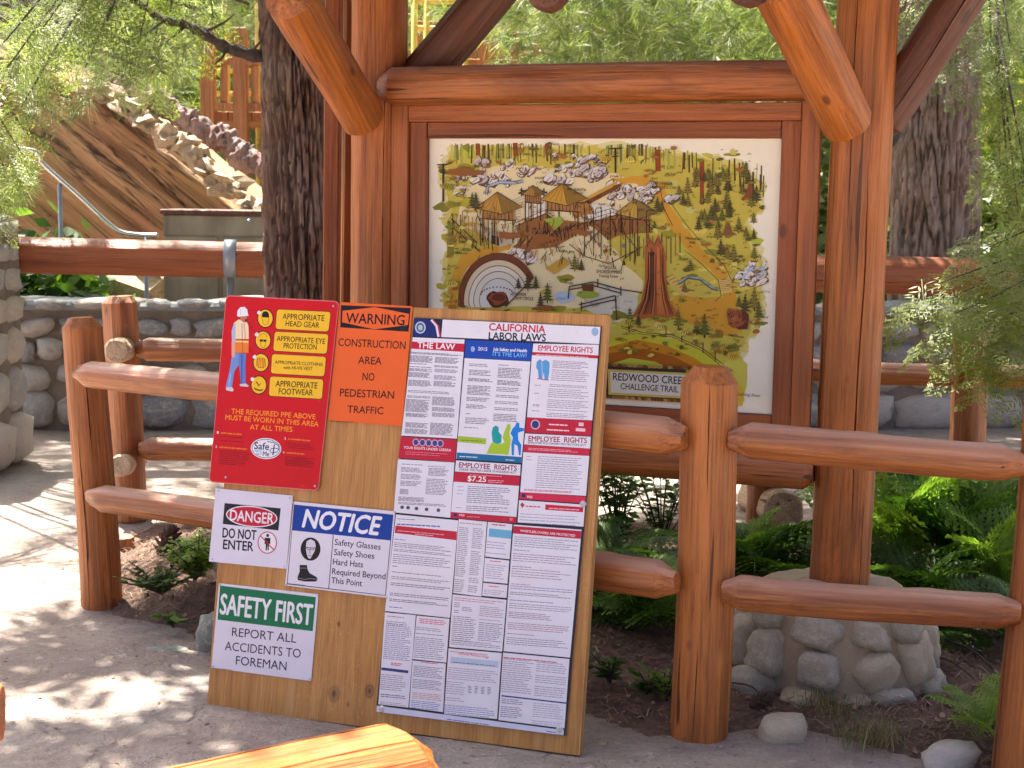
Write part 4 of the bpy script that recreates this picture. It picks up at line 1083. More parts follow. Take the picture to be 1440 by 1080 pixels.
q5(((503, 260), (609, 272), (601, 372), (496, 362)), PW); lines(P, *c5(524, 270), *c5(574, 276), 1, (206, 60, 80), 1.2, S5, gap=0); lines(P, *c5(510, 284), *c5(596, 350), 7, (140, 136, 170), .8, S5, slant=SL)
q5(((496, 368), (601, 378), (597, 434), (491, 424)), PW); lines(P, *c5(520, 380), *c5(574, 384), 1, (210, 70, 60), 1.2, S5, gap=0); lines(P, *c5(500, 394), *c5(588, 418), 3, (170, 150, 170), .8, S5, slant=SL)
q5(((364, 418), (597, 442), (578, 666), (348, 646)), PW)
for (x0, y0, x1, y1, n, c) in ((372, 428, 588, 446, 2, (200, 100, 120)), (372, 450, 400, 500, 6, GR), (404, 470, 452, 490, 3, (150, 120, 150)), (366, 508, 466, 620, 13, (110, 104, 124)), (482, 466, 586, 530, 8, (180, 140, 160)), (478, 536, 580, 620, 10, (120, 114, 134)), (356, 612, 572, 636, 3, (130, 126, 150))):
    lines(P, *c5(x0, y0), *c5(x1, y1), n, c, .9, S5, slant=SL)
q5(((628, 116), (922, 138), (872, 692), (584, 664)), PW); q5(((628, 122), (921, 144), (918, 178), (624, 154)), (196, 24, 54), 'heading_bar'); P.text('WHISTLEBLOWERS ARE PROTECTED', *c5(656, 142), *c5(894, 164), 3.2, (244, 220, 228), bold=0.03)
for (x0, y0, x1, y1, n, c) in ((632, 164, 908, 212, 5, GR), (628, 222, 700, 228, 1, (80, 80, 160)), (626, 236, 902, 276, 4, (116, 90, 120)), (622, 292, 720, 300, 1, (80, 80, 160)), (620, 300, 896, 344, 4, (150, 96, 120)), (618, 368, 700, 376, 1, (190, 60, 90)), (614, 376, 888, 396, 2, (90, 90, 170)), (612, 404, 884, 420, 2, (80, 76, 96)), (612, 438, 800, 446, 1, (60, 70, 160)), (610, 452, 880, 480, 3, GR), (606, 490, 800, 520, 4, (140, 100, 130)), (604, 536, 870, 570, 4, (160, 90, 120)), (600, 584, 720, 590, 1, (180, 60, 90)), (598, 600, 866, 636, 4, GR)):
    lines(P, *c5(x0, y0), *c5(x1, y1), n, c, .8, S5 * .8, slant=SL)
q5(((70, 496), (204, 508), (172, 908), (42, 894)), PW)
lines(P, *c5(80, 508), *c5(160, 516), 1, (170, 90, 120), 1, S5, gap=0); P.text('57 57 % 57', *c5(84, 550), *c5(146, 555), 3, (100, 96, 110)); lines(P, *c5(76, 530), *c5(190, 700), 20, (120, 116, 150), .9, S5, slant=SL)
q5(((56, 734), (172, 748), (171, 760), (54, 746)), (44, 56, 120), 'heading_bar'); lines(P, *c5(96, 712), *c5(150, 726), 2, (206, 50, 60), 1.2, S5, gap=0); lines(P, *c5(54, 760), *c5(164, 832), 8, (150, 130, 140), .9, S5, slant=SL); lines(P, *c5(52, 846), *c5(160, 872), 3, (90, 90, 130), 1.2, S5, gap=.5); lines(P, *c5(48, 880), *c5(160, 894), 2, (160, 150, 160), .8, S5)
q5(((208, 510), (350, 524), (336, 714), (190, 698)), PW); lines(P, *c5(220, 520), *c5(336, 544), 3, (214, 50, 80), 1.1, S5, gap=0); lines(P, *c5(206, 556), *c5(336, 694), 16, (130, 124, 146), .9, S5, slant=SL)
q5(((190, 704), (334, 718), (322, 928), (176, 908)), PW); lines(P, *c5(228, 708), *c5(300, 716), 1, (206, 40, 110), 1.2, S5, gap=0); lines(P, *c5(196, 724), *c5(326, 826), 14, (130, 120, 140), .9, S5, slant=SL); lines(P, *c5(190, 832), *c5(318, 870), 5, (200, 130, 110), .9, S5, slant=SL); lines(P, *c5(184, 874), *c5(314, 912), 5, (70, 130, 190), .9, S5, slant=SL)
q5(((346, 652), (576, 672), (556, 958), (326, 936)), PW); lines(P, *c5(352, 658), *c5(520, 672), 1, (200, 90, 110), 1.0, S5, gap=0); P.text('California Minimum Wage', *c5(386, 672), *c5(520, 690), 3, (214, 60, 50), bold=0.02)
q5(((356, 688), (564, 708), (562, 736), (352, 716)), (190, 204, 226), 'heading_bar'); lines(P, *c5(362, 696), *c5(550, 716), 2, (80, 90, 130), 1.0, S5, gap=.3); lines(P, *c5(346, 730), *c5(560, 786), 6, (150, 140, 170), .8, S5, slant=SL)
for i, x in enumerate((430, 458, 486, 514)): lines(P, *c5(x, 812 + i * 2), *c5(x + 16, 846 + i * 2), 5, (100, 100, 140), .9, S5, gap=0)
lines(P, *c5(334, 790), *c5(420, 880), 9, (150, 146, 180), .8, S5, slant=SL); lines(P, *c5(330, 884), *c5(548, 936), 6, (90, 110, 180), .8, S5, slant=SL)
q5(((582, 670), (870, 698), (848, 998), (562, 962)), PW); lines(P, *c5(584, 678), *c5(856, 704), 1, (210, 40, 80), 1.4, S5, gap=0); lines(P, *c5(584, 692), *c5(716, 842), 16, (146, 134, 156), .9, S5, slant=SL); lines(P, *c5(728, 706), *c5(862, 860), 16, (146, 140, 160), .9, S5, slant=SL)
q5(((576, 854), (856, 886), (855, 892), (575, 860)), (40, 60, 130), 'heading_bar'); lines(P, *c5(576, 866), *c5(670, 950), 10, (100, 96, 130), .9, S5, slant=SL); lines(P, *c5(714, 884), *c5(846, 980), 10, (170, 160, 180), .9, S5, slant=SL)
q5(((36, 900), (846, 1006), (844, 1028), (34, 926)), (214, 218, 240), 'title_strip'); lines(P, *c5(340, 952), *c5(440, 966), 1, (50, 60, 140), 1.0, .13, gap=0); lines(P, *c5(444, 966), *c5(540, 980), 1, (50, 60, 140), 1.0, .13, gap=0); lines(P, *c5(770, 1008), *c5(820, 1014), 1, (60, 60, 80), 1.0, .13, gap=0)
for px in (c5(56, 916), c5(826, 1006)):
    screw(BP, *px, s_p, 0.006, 0.011, M_STEEL, 'washer'); screw(BP, *px, s_p, 0.008, 0.004)
screw(BP, *c4(948, 974), s_p, 0.006, 0.010, M_STEEL, 'washer')
# ================================================================== FRONT LOG FENCE
front = thing('log_fence', 'orange-brown log rail fence in front that the notice board leans on', 'fence', (-1.49, 5.22, 0))
PB0 = Vector((-1.495, 5.27, -0.03)); PM0 = Vector((0.545, 4.05, -0.03)); PR0 = Vector((1.385, 3.79, -0.03))
log('post', PB0, at(118, 446, 5.27), 0.073, 0.068, M_LOG, front, 3, facets=8, hew=0.09, ch1=0.035, ch0=0.01, endk=0.62, knots=2, cracks=[(R(250), .05, .62, .003, .025), (R(285), .5, .95, .0025, .016), (R(310), .1, .5, .002, .014)])
log('post', PM0, at(1001, 515, 4.05), 0.083, 0.079, M_LOG, front, 7, facets=8, hew=0.06, ch1=0.045, ch0=0.01, endk=0.58, knots=5, cracks=[(R(262), .66, .97, .0025, .018), (R(300), .06, .5, .002, .014), (R(250), .02, .3, .002, .012), (R(322), .4, .85, .002, .012)])
log('post', PR0, PR0 + Vector((0.02, 0, 1.10)), 0.083, 0.078, M_LOG, front, 9, facets=8, hew=0.06, ch1=0.04, knots=2)
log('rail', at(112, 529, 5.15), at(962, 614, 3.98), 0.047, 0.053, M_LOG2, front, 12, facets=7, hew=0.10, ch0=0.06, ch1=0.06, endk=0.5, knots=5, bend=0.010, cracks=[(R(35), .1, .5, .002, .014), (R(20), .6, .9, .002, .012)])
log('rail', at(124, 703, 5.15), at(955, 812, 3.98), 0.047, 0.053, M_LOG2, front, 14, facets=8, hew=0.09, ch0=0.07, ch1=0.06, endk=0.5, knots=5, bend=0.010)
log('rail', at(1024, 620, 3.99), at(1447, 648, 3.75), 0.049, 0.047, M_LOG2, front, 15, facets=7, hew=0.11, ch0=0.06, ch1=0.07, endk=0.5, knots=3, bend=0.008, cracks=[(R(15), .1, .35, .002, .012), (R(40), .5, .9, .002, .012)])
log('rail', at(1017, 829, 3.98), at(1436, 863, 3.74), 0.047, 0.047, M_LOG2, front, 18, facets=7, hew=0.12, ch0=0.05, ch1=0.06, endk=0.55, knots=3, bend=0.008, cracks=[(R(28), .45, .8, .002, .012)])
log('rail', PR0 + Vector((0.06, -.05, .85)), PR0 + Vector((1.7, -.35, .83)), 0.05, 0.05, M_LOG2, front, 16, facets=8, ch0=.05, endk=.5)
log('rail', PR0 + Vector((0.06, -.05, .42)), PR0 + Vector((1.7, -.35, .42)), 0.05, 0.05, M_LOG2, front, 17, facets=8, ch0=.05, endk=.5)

# rear log fence
rear = thing('log_fence', 'darker log rail fence standing between the planting bed and the stone wall', 'fence', (-1.75, 6.72, 0))
QP = [at(170, 430, 6.75), at(1077, 560, 6.85), at(1368, 470, 6.75)]
tops = [1.04, 0.94, 0.97]
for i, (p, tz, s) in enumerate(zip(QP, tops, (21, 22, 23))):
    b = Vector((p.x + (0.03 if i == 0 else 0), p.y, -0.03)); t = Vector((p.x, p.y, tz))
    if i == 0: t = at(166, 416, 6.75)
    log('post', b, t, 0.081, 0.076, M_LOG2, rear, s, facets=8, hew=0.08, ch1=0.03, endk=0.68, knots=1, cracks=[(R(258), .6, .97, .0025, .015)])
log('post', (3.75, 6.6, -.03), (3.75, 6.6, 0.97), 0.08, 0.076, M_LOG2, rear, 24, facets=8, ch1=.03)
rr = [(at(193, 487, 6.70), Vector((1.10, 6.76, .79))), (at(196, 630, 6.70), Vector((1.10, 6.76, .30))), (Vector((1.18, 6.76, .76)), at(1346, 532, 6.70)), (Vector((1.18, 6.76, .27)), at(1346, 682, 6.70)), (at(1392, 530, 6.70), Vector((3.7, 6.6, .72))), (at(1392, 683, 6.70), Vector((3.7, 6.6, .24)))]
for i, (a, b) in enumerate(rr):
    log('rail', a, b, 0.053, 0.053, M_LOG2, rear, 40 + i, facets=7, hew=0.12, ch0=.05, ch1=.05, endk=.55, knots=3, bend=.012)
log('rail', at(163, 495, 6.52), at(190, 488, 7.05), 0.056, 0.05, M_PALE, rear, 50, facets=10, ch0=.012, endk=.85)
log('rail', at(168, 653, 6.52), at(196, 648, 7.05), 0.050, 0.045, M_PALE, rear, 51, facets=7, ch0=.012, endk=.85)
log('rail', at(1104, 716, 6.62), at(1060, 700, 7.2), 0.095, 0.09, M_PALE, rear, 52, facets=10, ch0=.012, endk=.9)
log('stake', at(178, 835, 6.1), at(172, 752, 6.1), 0.045, 0.042, M_LOG2, rear, 53, facets=5, ch1=.01)

# near rails in the foreground
near = thing('log_rail', 'big hewn log rail lying close to the camera at the bottom edge', 'log rail', (-0.35, 2.3, 0))
a, b = at(100, 1238, 2.05), at(598, 1112, 2.5)
log('rail', a - (b - a) * 0.6, b, 0.122, 0.128, M_LOG, near, 61, n=60, facets=9, hew=0.05, ch0=.05, ch1=0.07, endk=0.60, knots=2, bend=.006, cracks=[(R(78), .45, .95, .004, .03, .10), (R(40), .80, .99, .004, .03, .16), (R(112), .6, .97, .002, .012, .1)])
mid = a + (b - a) * 0.55
log('post', (mid.x, mid.y, -.03), mid - Vector((0, 0, .09)), 0.085, 0.08, M_LOG, near, 62, facets=9)
mid = a - (b - a) * 0.45
log('post', (mid.x, mid.y, -.03), mid - Vector((0, 0, .09)), 0.085, 0.08, M_LOG, near, 63, facets=9)
near2 = thing('log_rail', 'round sawn end of a log rail poking in at the left edge', 'log rail', (-1.1, 2.7, 0))
b = at(4, 998, 2.6)
log('rail', b + Vector((-1.2, -.25, -.01)), b, 0.062, 0.060, M_LOG, near2, 64, facets=9, ch1=.02, endk=.75)
log('post', b + Vector((-.35, -.07, -b.z - .03)), b + Vector((-.35, -.07, .12)), 0.08, 0.076, M_LOG, near2, 65, facets=9, ch1=.03)

# ================================================================== MAP KIOSK
KA = at(1188, 400, 4.55)
KTH = R(19)
KU = Vector((math.cos(KTH), -math.sin(KTH), 0)); KN = Vector((-math.sin(KTH), -math.cos(KTH), 0)); KZ = Vector((0, 0, 1))
KO = Vector((KA.x, KA.y, 0))
def K(a, f, z): return KO + KU * a + KN * f + KZ * z
kiosk = thing('map_kiosk', 'tall roofed log kiosk framing a painted trail map, on stone footings', 'kiosk', KO)
PL = -1.592
def RZf(f): return 2.03 + (0.9 - f) * 0.50          # underside height of the roof slope
log('post', K(0.012, -0.03, 0.15), K(0.035, -0.03, 2.42), 0.094, 0.092, M_LOG, kiosk, 71, n=48, facets=7, hew=0.04, knots=6, bend=.003, cracks=[(R(275), .16, .66, .004, .035, .09), (R(300), .0, .22, .003, .02, .05), (R(240), .55, .98, .003, .02, .05)])
log('post', K(PL, -0.03, 0.15), K(PL + 0.02, -0.03, 2.42), 0.092, 0.092, M_LOG, kiosk, 72, n=48, facets=7, hew=0.04, knots=3, bend=.003, cracks=[(R(285), .3, .9, .002, .012)])
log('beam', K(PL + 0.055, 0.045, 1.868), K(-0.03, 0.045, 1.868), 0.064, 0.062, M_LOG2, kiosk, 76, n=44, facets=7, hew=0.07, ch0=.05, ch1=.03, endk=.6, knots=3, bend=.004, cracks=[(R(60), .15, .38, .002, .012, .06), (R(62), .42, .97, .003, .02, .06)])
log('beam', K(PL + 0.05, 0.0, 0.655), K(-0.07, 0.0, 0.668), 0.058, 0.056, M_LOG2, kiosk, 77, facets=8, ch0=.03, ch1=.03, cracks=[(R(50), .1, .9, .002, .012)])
log('brace', K(0.012, 0.085, 1.725), K(-0.145, 0.66, 2.10), 0.074, 0.078, M_LOG, kiosk, 78, n=44, facets=8, hew=.05, ch0=.04, endk=.45, knots=3, cracks=[(R(150), .2, .9, .002, .02, .06), (R(100), .1, .6, .002, .012, .05)])
log('brace', K(PL + .01, 0.085, 1.735), K(PL + 0.035, 0.66, 2.10), 0.072, 0.076, M_LOG, kiosk, 79, n=44, facets=8, hew=.05, ch0=.04, endk=.45, knots=1)
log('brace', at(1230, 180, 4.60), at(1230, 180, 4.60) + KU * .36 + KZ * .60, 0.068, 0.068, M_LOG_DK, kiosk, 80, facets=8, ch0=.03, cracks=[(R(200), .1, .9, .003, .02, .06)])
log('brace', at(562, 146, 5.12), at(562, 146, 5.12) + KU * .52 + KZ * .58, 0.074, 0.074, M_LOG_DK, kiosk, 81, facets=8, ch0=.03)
for qx, qy in ((1.240, 5.52), (-0.575, 6.05)):        # rear posts, straight behind the front ones as seen from the path
    q_ = Vector((qx, qy, 0)); f_ = (q_ - KO).dot(KN)
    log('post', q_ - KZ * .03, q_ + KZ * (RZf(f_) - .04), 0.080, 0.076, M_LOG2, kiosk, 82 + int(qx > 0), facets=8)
# frame boards round the map
MX0, MX1, MZ0, MZ1 = -1.381, -0.2075, 0.837, 1.698
def kb(name, a0, z0, a1, z1, w, th, f, mat): return board_box(name, K(a0, f, z0), K(a1, f, z1), w, th, mat, kiosk, KN, 0.0025)
iw = 0.062
kb('trim_board', MX0 - iw / 2, MZ0 - iw, MX0 - iw / 2, MZ1 + iw * .85, iw - .002, .022, 0.012, M_TRIM)
kb('trim_board', MX1 + iw / 2, MZ0 - iw, MX1 + iw / 2, MZ1 + iw * .85, iw - .002, .022, 0.012, M_TRIM)
kb('trim_board', MX0 + .001, MZ1 + .026, MX1 - .001, MZ1 + .026, .052, .020, 0.010, M_TRIM)
kb('trim_board', MX0 + .001, MZ0 - .031, MX1 - .001, MZ0 - .031, .060, .020, 0.010, M_TRIM)
o0, o1 = MX0 - iw, MX1 + iw
kb('frame_board', o0 - .030, MZ0 - .13, o0 - .030, MZ1 + .108, .058, .035, 0.022, M_FRAME)
kb('frame_board', o1 + .030, MZ0 - .13, o1 + .030, MZ1 + .108, .058, .035, 0.022, M_FRAME)
kb('frame_board', o0 + .001, MZ1 + .080, o1 - .001, MZ1 + .080, .054, .035, 0.021, M_FRAME)
kb('frame_board', o0 + .001, MZ0 - .096, o1 - .001, MZ0 - .096, .064, .035, 0.021, M_FRAME)
kb('back_panel', (MX0 + MX1) / 2, MZ0 - .13, (MX0 + MX1) / 2, MZ1 + .108, 1.41, .018, -0.012, M_TRIM)
# shed roof: low at the front eave, high at the back
for a_, ft in ((-2.15, .72), (-1.67, .66), (-1.17, .66), (-0.680, .92), (-0.170, .90), (0.30, .66), (0.66, .66)):
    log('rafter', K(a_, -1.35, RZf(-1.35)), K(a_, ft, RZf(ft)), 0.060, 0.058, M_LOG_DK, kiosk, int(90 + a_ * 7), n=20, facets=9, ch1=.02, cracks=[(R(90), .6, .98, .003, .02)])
for f_ in (.14, -1.05):
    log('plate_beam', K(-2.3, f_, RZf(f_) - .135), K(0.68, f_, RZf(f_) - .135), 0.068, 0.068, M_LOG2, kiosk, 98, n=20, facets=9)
for i in range(15):
    f_ = -1.42 + i * 0.149
    n_ = (KN * 0.447 + KZ * 0.894).normalized()
    board_box('roof_board', K(-2.4, f_, RZf(f_) + .078), K(0.74, f_, RZf(f_) + .078), .170, .022, M_SHINGLE, kiosk, n_)

# stone footings
from mathutils import Euler
def footing(cx, cy, seed, stones):
    rnd = random.Random(seed)
    prof = [(0.305, -.05), (0.30, .05), (0.285, .14), (0.262, .22), (0.245, .28), (0.20, .31), (0.0, .32)]
    V = []; n = 36
    for r, z in prof:
        for j in range(n):
            a = 2 * PI * j / n
            rr = r * (1 + .09 * nz(math.cos(a) * 2 + seed, math.sin(a) * 2, 1.2, z * 2))
            V.append((cx + rr * math.cos(a), cy + rr * math.sin(a), z + (0.012 * nz(math.cos(a) * 3, math.sin(a) * 3, 2, seed) if r else 0)))
    F = [(i * n + j, i * n + (j + 1) % n, (i + 1) * n + (j + 1) % n, (i + 1) * n + j) for i in range(len(prof) - 1) for j in range(n)]
    link('stone_footing', mesh_py('footing', V, F, True), M_MORTAR_P, kiosk)
    for (ang, z, w, h, out, k) in stones:
        z = z * .92 if z < .3 else z - .035; w *= .92
        a = R(ang)
        r0 = np.interp(z, [0, .14, .24, .33], [.305, .288, .268, .235])
        loc = Vector((cx + (r0 + out) * math.cos(a), cy + (r0 + out) * math.sin(a), z))
        loc -= Vector((math.cos(a), math.sin(a), 0)) * .028
        M = Matrix.Translation(loc) @ Euler((0, R(rnd.uniform(-10, 10)), a - PI / 2)).to_matrix().to_4x4() @ Euler((R(rnd.uniform(-12, 12)), R(rnd.uniform(-20, 20)), 0)).to_matrix().to_4x4() @ Matrix.Diagonal((w, .075, h, 1))
        link('stone', ST_BASE[k % 6], None, kiosk, M)
FS = [(246, .235, .095, .058, -.012, 0), (282, .225, .080, .048, -.012, 1), (312, .235, .060, .055, 0, 2), (250, .115, .080, .070, -.005, 3), (284, .115, .082, .070, -.005, 4), (318, .13, .075, .095, 0, 5),
      (215, .135, .075, .085, .015, 1), (212, .03, .070, .060, .06, 2), (240, .02, .075, .040, .01, 3), (270, .01, .070, .035, .005, 0), (292, .02, .085, .045, .015, 4), (330, .03, .060, .050, .02, 5), (345, .16, .08, .08, 0, 0),
      (205, .26, .07, .06, -.01, 4), (180, .12, .09, .09, 0, 2), (150, .2, .09, .07, 0, 3), (120, .1, .09, .09, 0, 4), (90, .2, .09, .07, 0, 5), (60, .1, .09, .09, 0, 0), (30, .2, .09, .07, 0, 1), (5, .06, .09, .06, 0, 2),
      (232, .335, .075, .035, -.07, 3), (300, .335, .085, .033, -.07, 5), (265, .34, .06, .02, -.06, 1)]
fc = K(0.01, -0.03, 0)
footing(fc.x - .005, fc.y, 3, FS)
fc = K(PL, -0.03, 0)
footing(fc.x, fc.y, 5, [(a + 20, z, w, h, o, k + 2) for (a, z, w, h, o, k) in FS])

# ------------------------------------------------------------------ the painted map
MP = Plane(K(MX0, -0.002, 0), KU, KZ, KN)
mw = MX1 - MX0; mh = MZ1 - MZ0
me = box_mesh('map_panel', mw - .002, .004, mh - .002, 0)
ca = me.color_attributes.new('ink', 'FLOAT_COLOR', 'CORNER'); ca.data.foreach_set('color', list(srgb((252, 246, 222)) + (1.0,)) * len(me.loops))
panel = link('map_panel', me, M_MAPINK, kiosk, MP.M(mw / 2, (MZ0 + MZ1) / 2, 0.0))
P = Print(MP, panel, M_MAPINK, 0.0023); P.st = 0.000005; PRINTS.append((P, {}))
rnd = random.Random(77)
def m6(x, y): return (580 + x / 2.348, 160 + y / 2.348)
def clip_ok(x, y): return 62 < x < 1196 and 86 < y < 985
def mpoly(pts, col, part='landscape'): P.poly([m6(*p) for p in pts], col, part)
def mstroke(pts, w, col, part='ink_lines', taper=False): P.stroke([m6(*p) for p in pts], w / 2.348, col, part, taper)
def mblob(cx, cy, rx, ry, col, part='landscape', n=16, wob=.22, rot=0):
    sd = rnd.uniform(0, 99); pts = []
    for i in range(n):
        a = 2 * PI * i / n; k = 1 + wob * noise.noise(Vector((math.cos(a) * 1.7 + sd, math.sin(a) * 1.7, sd))) * 2
        x, y = rx * k * math.cos(a), ry * k * math.sin(a)
        pts.append((cx + x * math.cos(rot) - y * math.sin(rot), cy + x * math.sin(rot) + y * math.cos(rot)))
    mpoly(pts, col, part)
INK = (58, 34, 18); GRN = [(186, 176, 48), (158, 152, 38), (214, 198, 80), (132, 130, 34), (206, 176, 56), (146, 146, 50), (226, 206, 96)]
LIM = (190, 200, 60); OCH = (214, 158, 44); BRN = (122, 66, 26); CREAM = (238, 222, 170)
# washes
outline = [(120, 105), (300, 98), (520, 92), (700, 100), (860, 112), (1010, 140), (1100, 170), (1160, 230), (1166, 320), (1110, 350), (1130, 400), (1160, 470), (1170, 560), (1166, 650), (1140, 740), (1090, 800), (1040, 850), (900, 850), (760, 830), (600, 835), (400, 800), (200, 720), (100, 640), (92, 560), (104, 480), (110, 420), (96, 360), (100, 290), (88, 220), (96, 160)]
def rough(pts, a=8, k=4):
    out = []
    for i in range(len(pts)):
        p, q = pts[i], pts[(i + 1) % len(pts)]
        for j in range(k):
            t = j / k; out.append((p[0] + (q[0] - p[0]) * t + rnd.uniform(-a, a), p[1] + (q[1] - p[1]) * t + rnd.uniform(-a, a)))
    return out
mpoly(rough(outline, 13), (230, 222, 160)); mpoly(rough([((x - 640) * .98 + 640, (y - 470) * .975 + 470) for x, y in outline], 12), (222, 208, 112)); mpoly(rough([((x - 640) * .96 + 640, (y - 470) * .95 + 470) for x, y in outline], 12, 6), (204, 188, 74))
mpoly(rough([(230, 170), (360, 175), (480, 180), (640, 190), (760, 240), (700, 330), (640, 420), (760, 560), (740, 640), (560, 640), (320, 640), (160, 620), (180, 500), (320, 440), (150, 360), (170, 260)], 8), CREAM)
mpoly(rough([(640, 560), (740, 600), (740, 660), (680, 690), (560, 640)], 5), (214, 210, 186))
k0_ = P.k
for i in range(260):
    P.k = k0_ + i % 24
    x, y = rnd.uniform(95, 1150), rnd.uniform(110, 820)
    if (rnd.random() < .9) and (200 < x < 760 and 180 < y < 640): continue
    if x > 1080 and y < 380: continue
    mblob(x, y, rnd.uniform(10, 34), rnd.uniform(5, 16), rnd.choice(GRN + [LIM, (206, 200, 110)]), n=12, wob=.3)
P.k = k0_ + 26
# top forest trunks
k1_ = P.k
for i in range(150):
    P.k = k1_ + i % 12
    x = rnd.uniform(128, 1165); t = (x - 128) / 1040
    y0 = 98 + 8 * rnd.random() + 95 * max(0, t - .62) / .38 * (.6 + .5 * rnd.random()); y1 = y0 + rnd.uniform(30, 70) + 60 * max(0, t - .6)
    c = rnd.choice([(140, 140, 60), (170, 176, 80), (90, 70, 30), (204, 200, 110), (120, 124, 54), (90, 60, 26)])
    mstroke([(x, y0), (x + rnd.uniform(-3, 3), y1)], rnd.uniform(2, 7), c, 'forest_band')
P.k = k1_ + 14
for x, y0, y1, w in ((215, 98, 138, 12), (340, 96, 140, 16), (445, 98, 138, 14), (810, 118, 190, 18), (955, 152, 300, 14)): mstroke([(x, y0), (x + 2, y1)], w, (150, 70, 28), 'forest_band')
def conifer(x, y, h, part='trees', dark=None):
    c = dark or rnd.choice([(96, 104, 34), (120, 120, 40), (80, 78, 30), (132, 118, 44)])
    mstroke([(x, y), (x, y - h)], max(1.5, h * .06), INK, part)
    k = 5
    for i in range(k):
        yy = y - h * (.18 + .16 * i); w = h * .30 * (1 - i / (k + .5))
        pts = [(x - w, yy + rnd.uniform(0, 3)), (x - w * .3, yy - h * .10), (x, yy - h * .20), (x + w * .3, yy - h * .09), (x + w, yy + rnd.uniform(0, 3)), (x + w * .3, yy + 2), (x - w * .4, yy + 3)]
        mpoly(pts, c, part)
        mstroke([(x - w, yy), (x - w * .2, yy + 2)], 2, INK, part); mstroke([(x + w * .2, yy + 3), (x + w, yy)], 2, INK, part)
# paths
mpoly(rough([(660, 215), (760, 205), (830, 235), (850, 300), (900, 370), (960, 450), (1020, 510), (1060, 560), (1070, 620), (1080, 680), (1090, 720), (1040, 735), (960, 690), (880, 670), (850, 640), (900, 620), (960, 630), (1010, 620), (1030, 590), (1000, 530), (930, 470), (860, 390), (820, 320), (800, 260), (740, 230), (660, 240)], 4, 3), OCH)
mpoly(rough([(880, 600), (1000, 610), (1060, 600), (1080, 690), (1010, 700), (900, 690), (840, 670), (850, 620)], 5), OCH)
mpoly(rough([(160, 470), (240, 440), (330, 430), (320, 450), (230, 470), (170, 520), (150, 600), (140, 638), (104, 638), (130, 540)], 4), OCH)
mpoly([(1012, 545), (1050, 540), (1056, 590), (1016, 592)], (226, 196, 110)); mpoly([(836, 545), (860, 530), (920, 590), (890, 604)], (216, 186, 96))
for i in range(7): mstroke([(838 + i * 11, 542 + i * 8), (862 + i * 9, 530 + i * 9)], 2, (120, 80, 30)); mstroke([(1013, 548 + i * 6), (1052, 545 + i * 6)], 1.5, (150, 104, 40))
for pts in ([(850, 290), (900, 360), (960, 430), (1030, 500), (1060, 560)], [(1000, 620), (1020, 600), (1010, 550), (960, 500), (900, 450)], [(820, 250), (830, 310), (860, 370)]): mstroke(pts, 2.2, (96, 56, 20))
# lower meadow arcs above the title sign
mpoly([(640, 740), (760, 722), (860, 745), (960, 790), (1030, 838), (1040, 870), (640, 850)], (204, 200, 50)); mpoly([(648, 770), (740, 745), (840, 765), (930, 805), (1000, 850), (960, 860), (860, 830), (648, 838)], (206, 140, 28))
mpoly([(648, 790), (760, 775), (860, 800), (940, 840), (880, 850), (648, 830)], (170, 96, 20)); mpoly([(648, 828), (720, 806), (800, 818), (860, 845), (648, 850)], LIM)
mpoly(rough([(1040, 820), (1080, 790), (1110, 840), (1090, 960), (1070, 970), (1060, 880)], 5), (216, 208, 84)); mblob(1083, 930, 14, 34, (224, 190, 50))
mstroke([(690, 700), (760, 722), (860, 730), (960, 775), (1030, 830)], 2.5, (90, 84, 34)); mstroke([(690, 706), (760, 728), (860, 737), (960, 783), (1026, 838)], 2, (90, 84, 34))
for x, y in ((716, 712), (838, 728), (890, 744), (960, 780), (1000, 808)): mstroke([(x, y - 26), (x, y + 10)], 3, INK)
# rocks
def rocks(cx, cy, w, h, n):
    for i in range(n):
        x, y = cx + rnd.uniform(-w, w), cy + rnd.uniform(-h, h)
        rx, ry = rnd.uniform(9, 24), rnd.uniform(7, 16); rt = rnd.uniform(-1.1, -.2)
        mblob(x, y, rx, ry, (106, 84, 70), 'rock_drawing', 9, .3, rt); mblob(x - 1, y - 2, rx * .86, ry * .82, rnd.choice([(230, 226, 222), (204, 196, 190), (236, 228, 208)]), 'rock_drawing', 9, .3, rt)
        mstroke([(x - rx * .4, y + ry * .5), (x + rx * .3, y - ry * .4)], 2, (120, 96, 84), 'rock_drawing')
        if rnd.random() < .4: mblob(x + rx * .4, y + ry * .3, rx * .4, ry * .35, (140, 90, 50), 'rock_drawing', 8, .3, rt)
rocks(250, 195, 75, 40, 26); rocks(190, 230, 40, 40, 10); rocks(560, 170, 90, 34, 30); rocks(620, 205, 40, 22, 9); rocks(730, 265, 80, 30, 26); rocks(860, 290, 20, 12, 3); rocks(370, 190, 32, 12, 6); rocks(480, 222, 45, 10, 7); rocks(370, 480, 45, 34, 12); rocks(1120, 530, 48, 36, 18)
for i in range(10): mblob(1095 + i * 7, 545 - rnd.uniform(0, 40), 8, 5, (170, 196, 226), 'rock_drawing', 8)
mstroke([(245, 268), (250, 240), (290, 226), (340, 228), (366, 222)], 11, (70, 70, 84), 'creek'); mstroke([(245, 268), (250, 240), (290, 226), (340, 228), (366, 222)], 7, (176, 190, 210), 'creek')
mblob(505, 605, 30, 18, (186, 204, 224), 'creek'); mstroke([(880, 560), (910, 540), (950, 545), (990, 575), (1010, 580)], 10, (80, 84, 74), 'creek'); mstroke([(880, 558), (910, 538), (950, 543), (990, 573), (1010, 578)], 6, (150, 168, 176), 'creek')
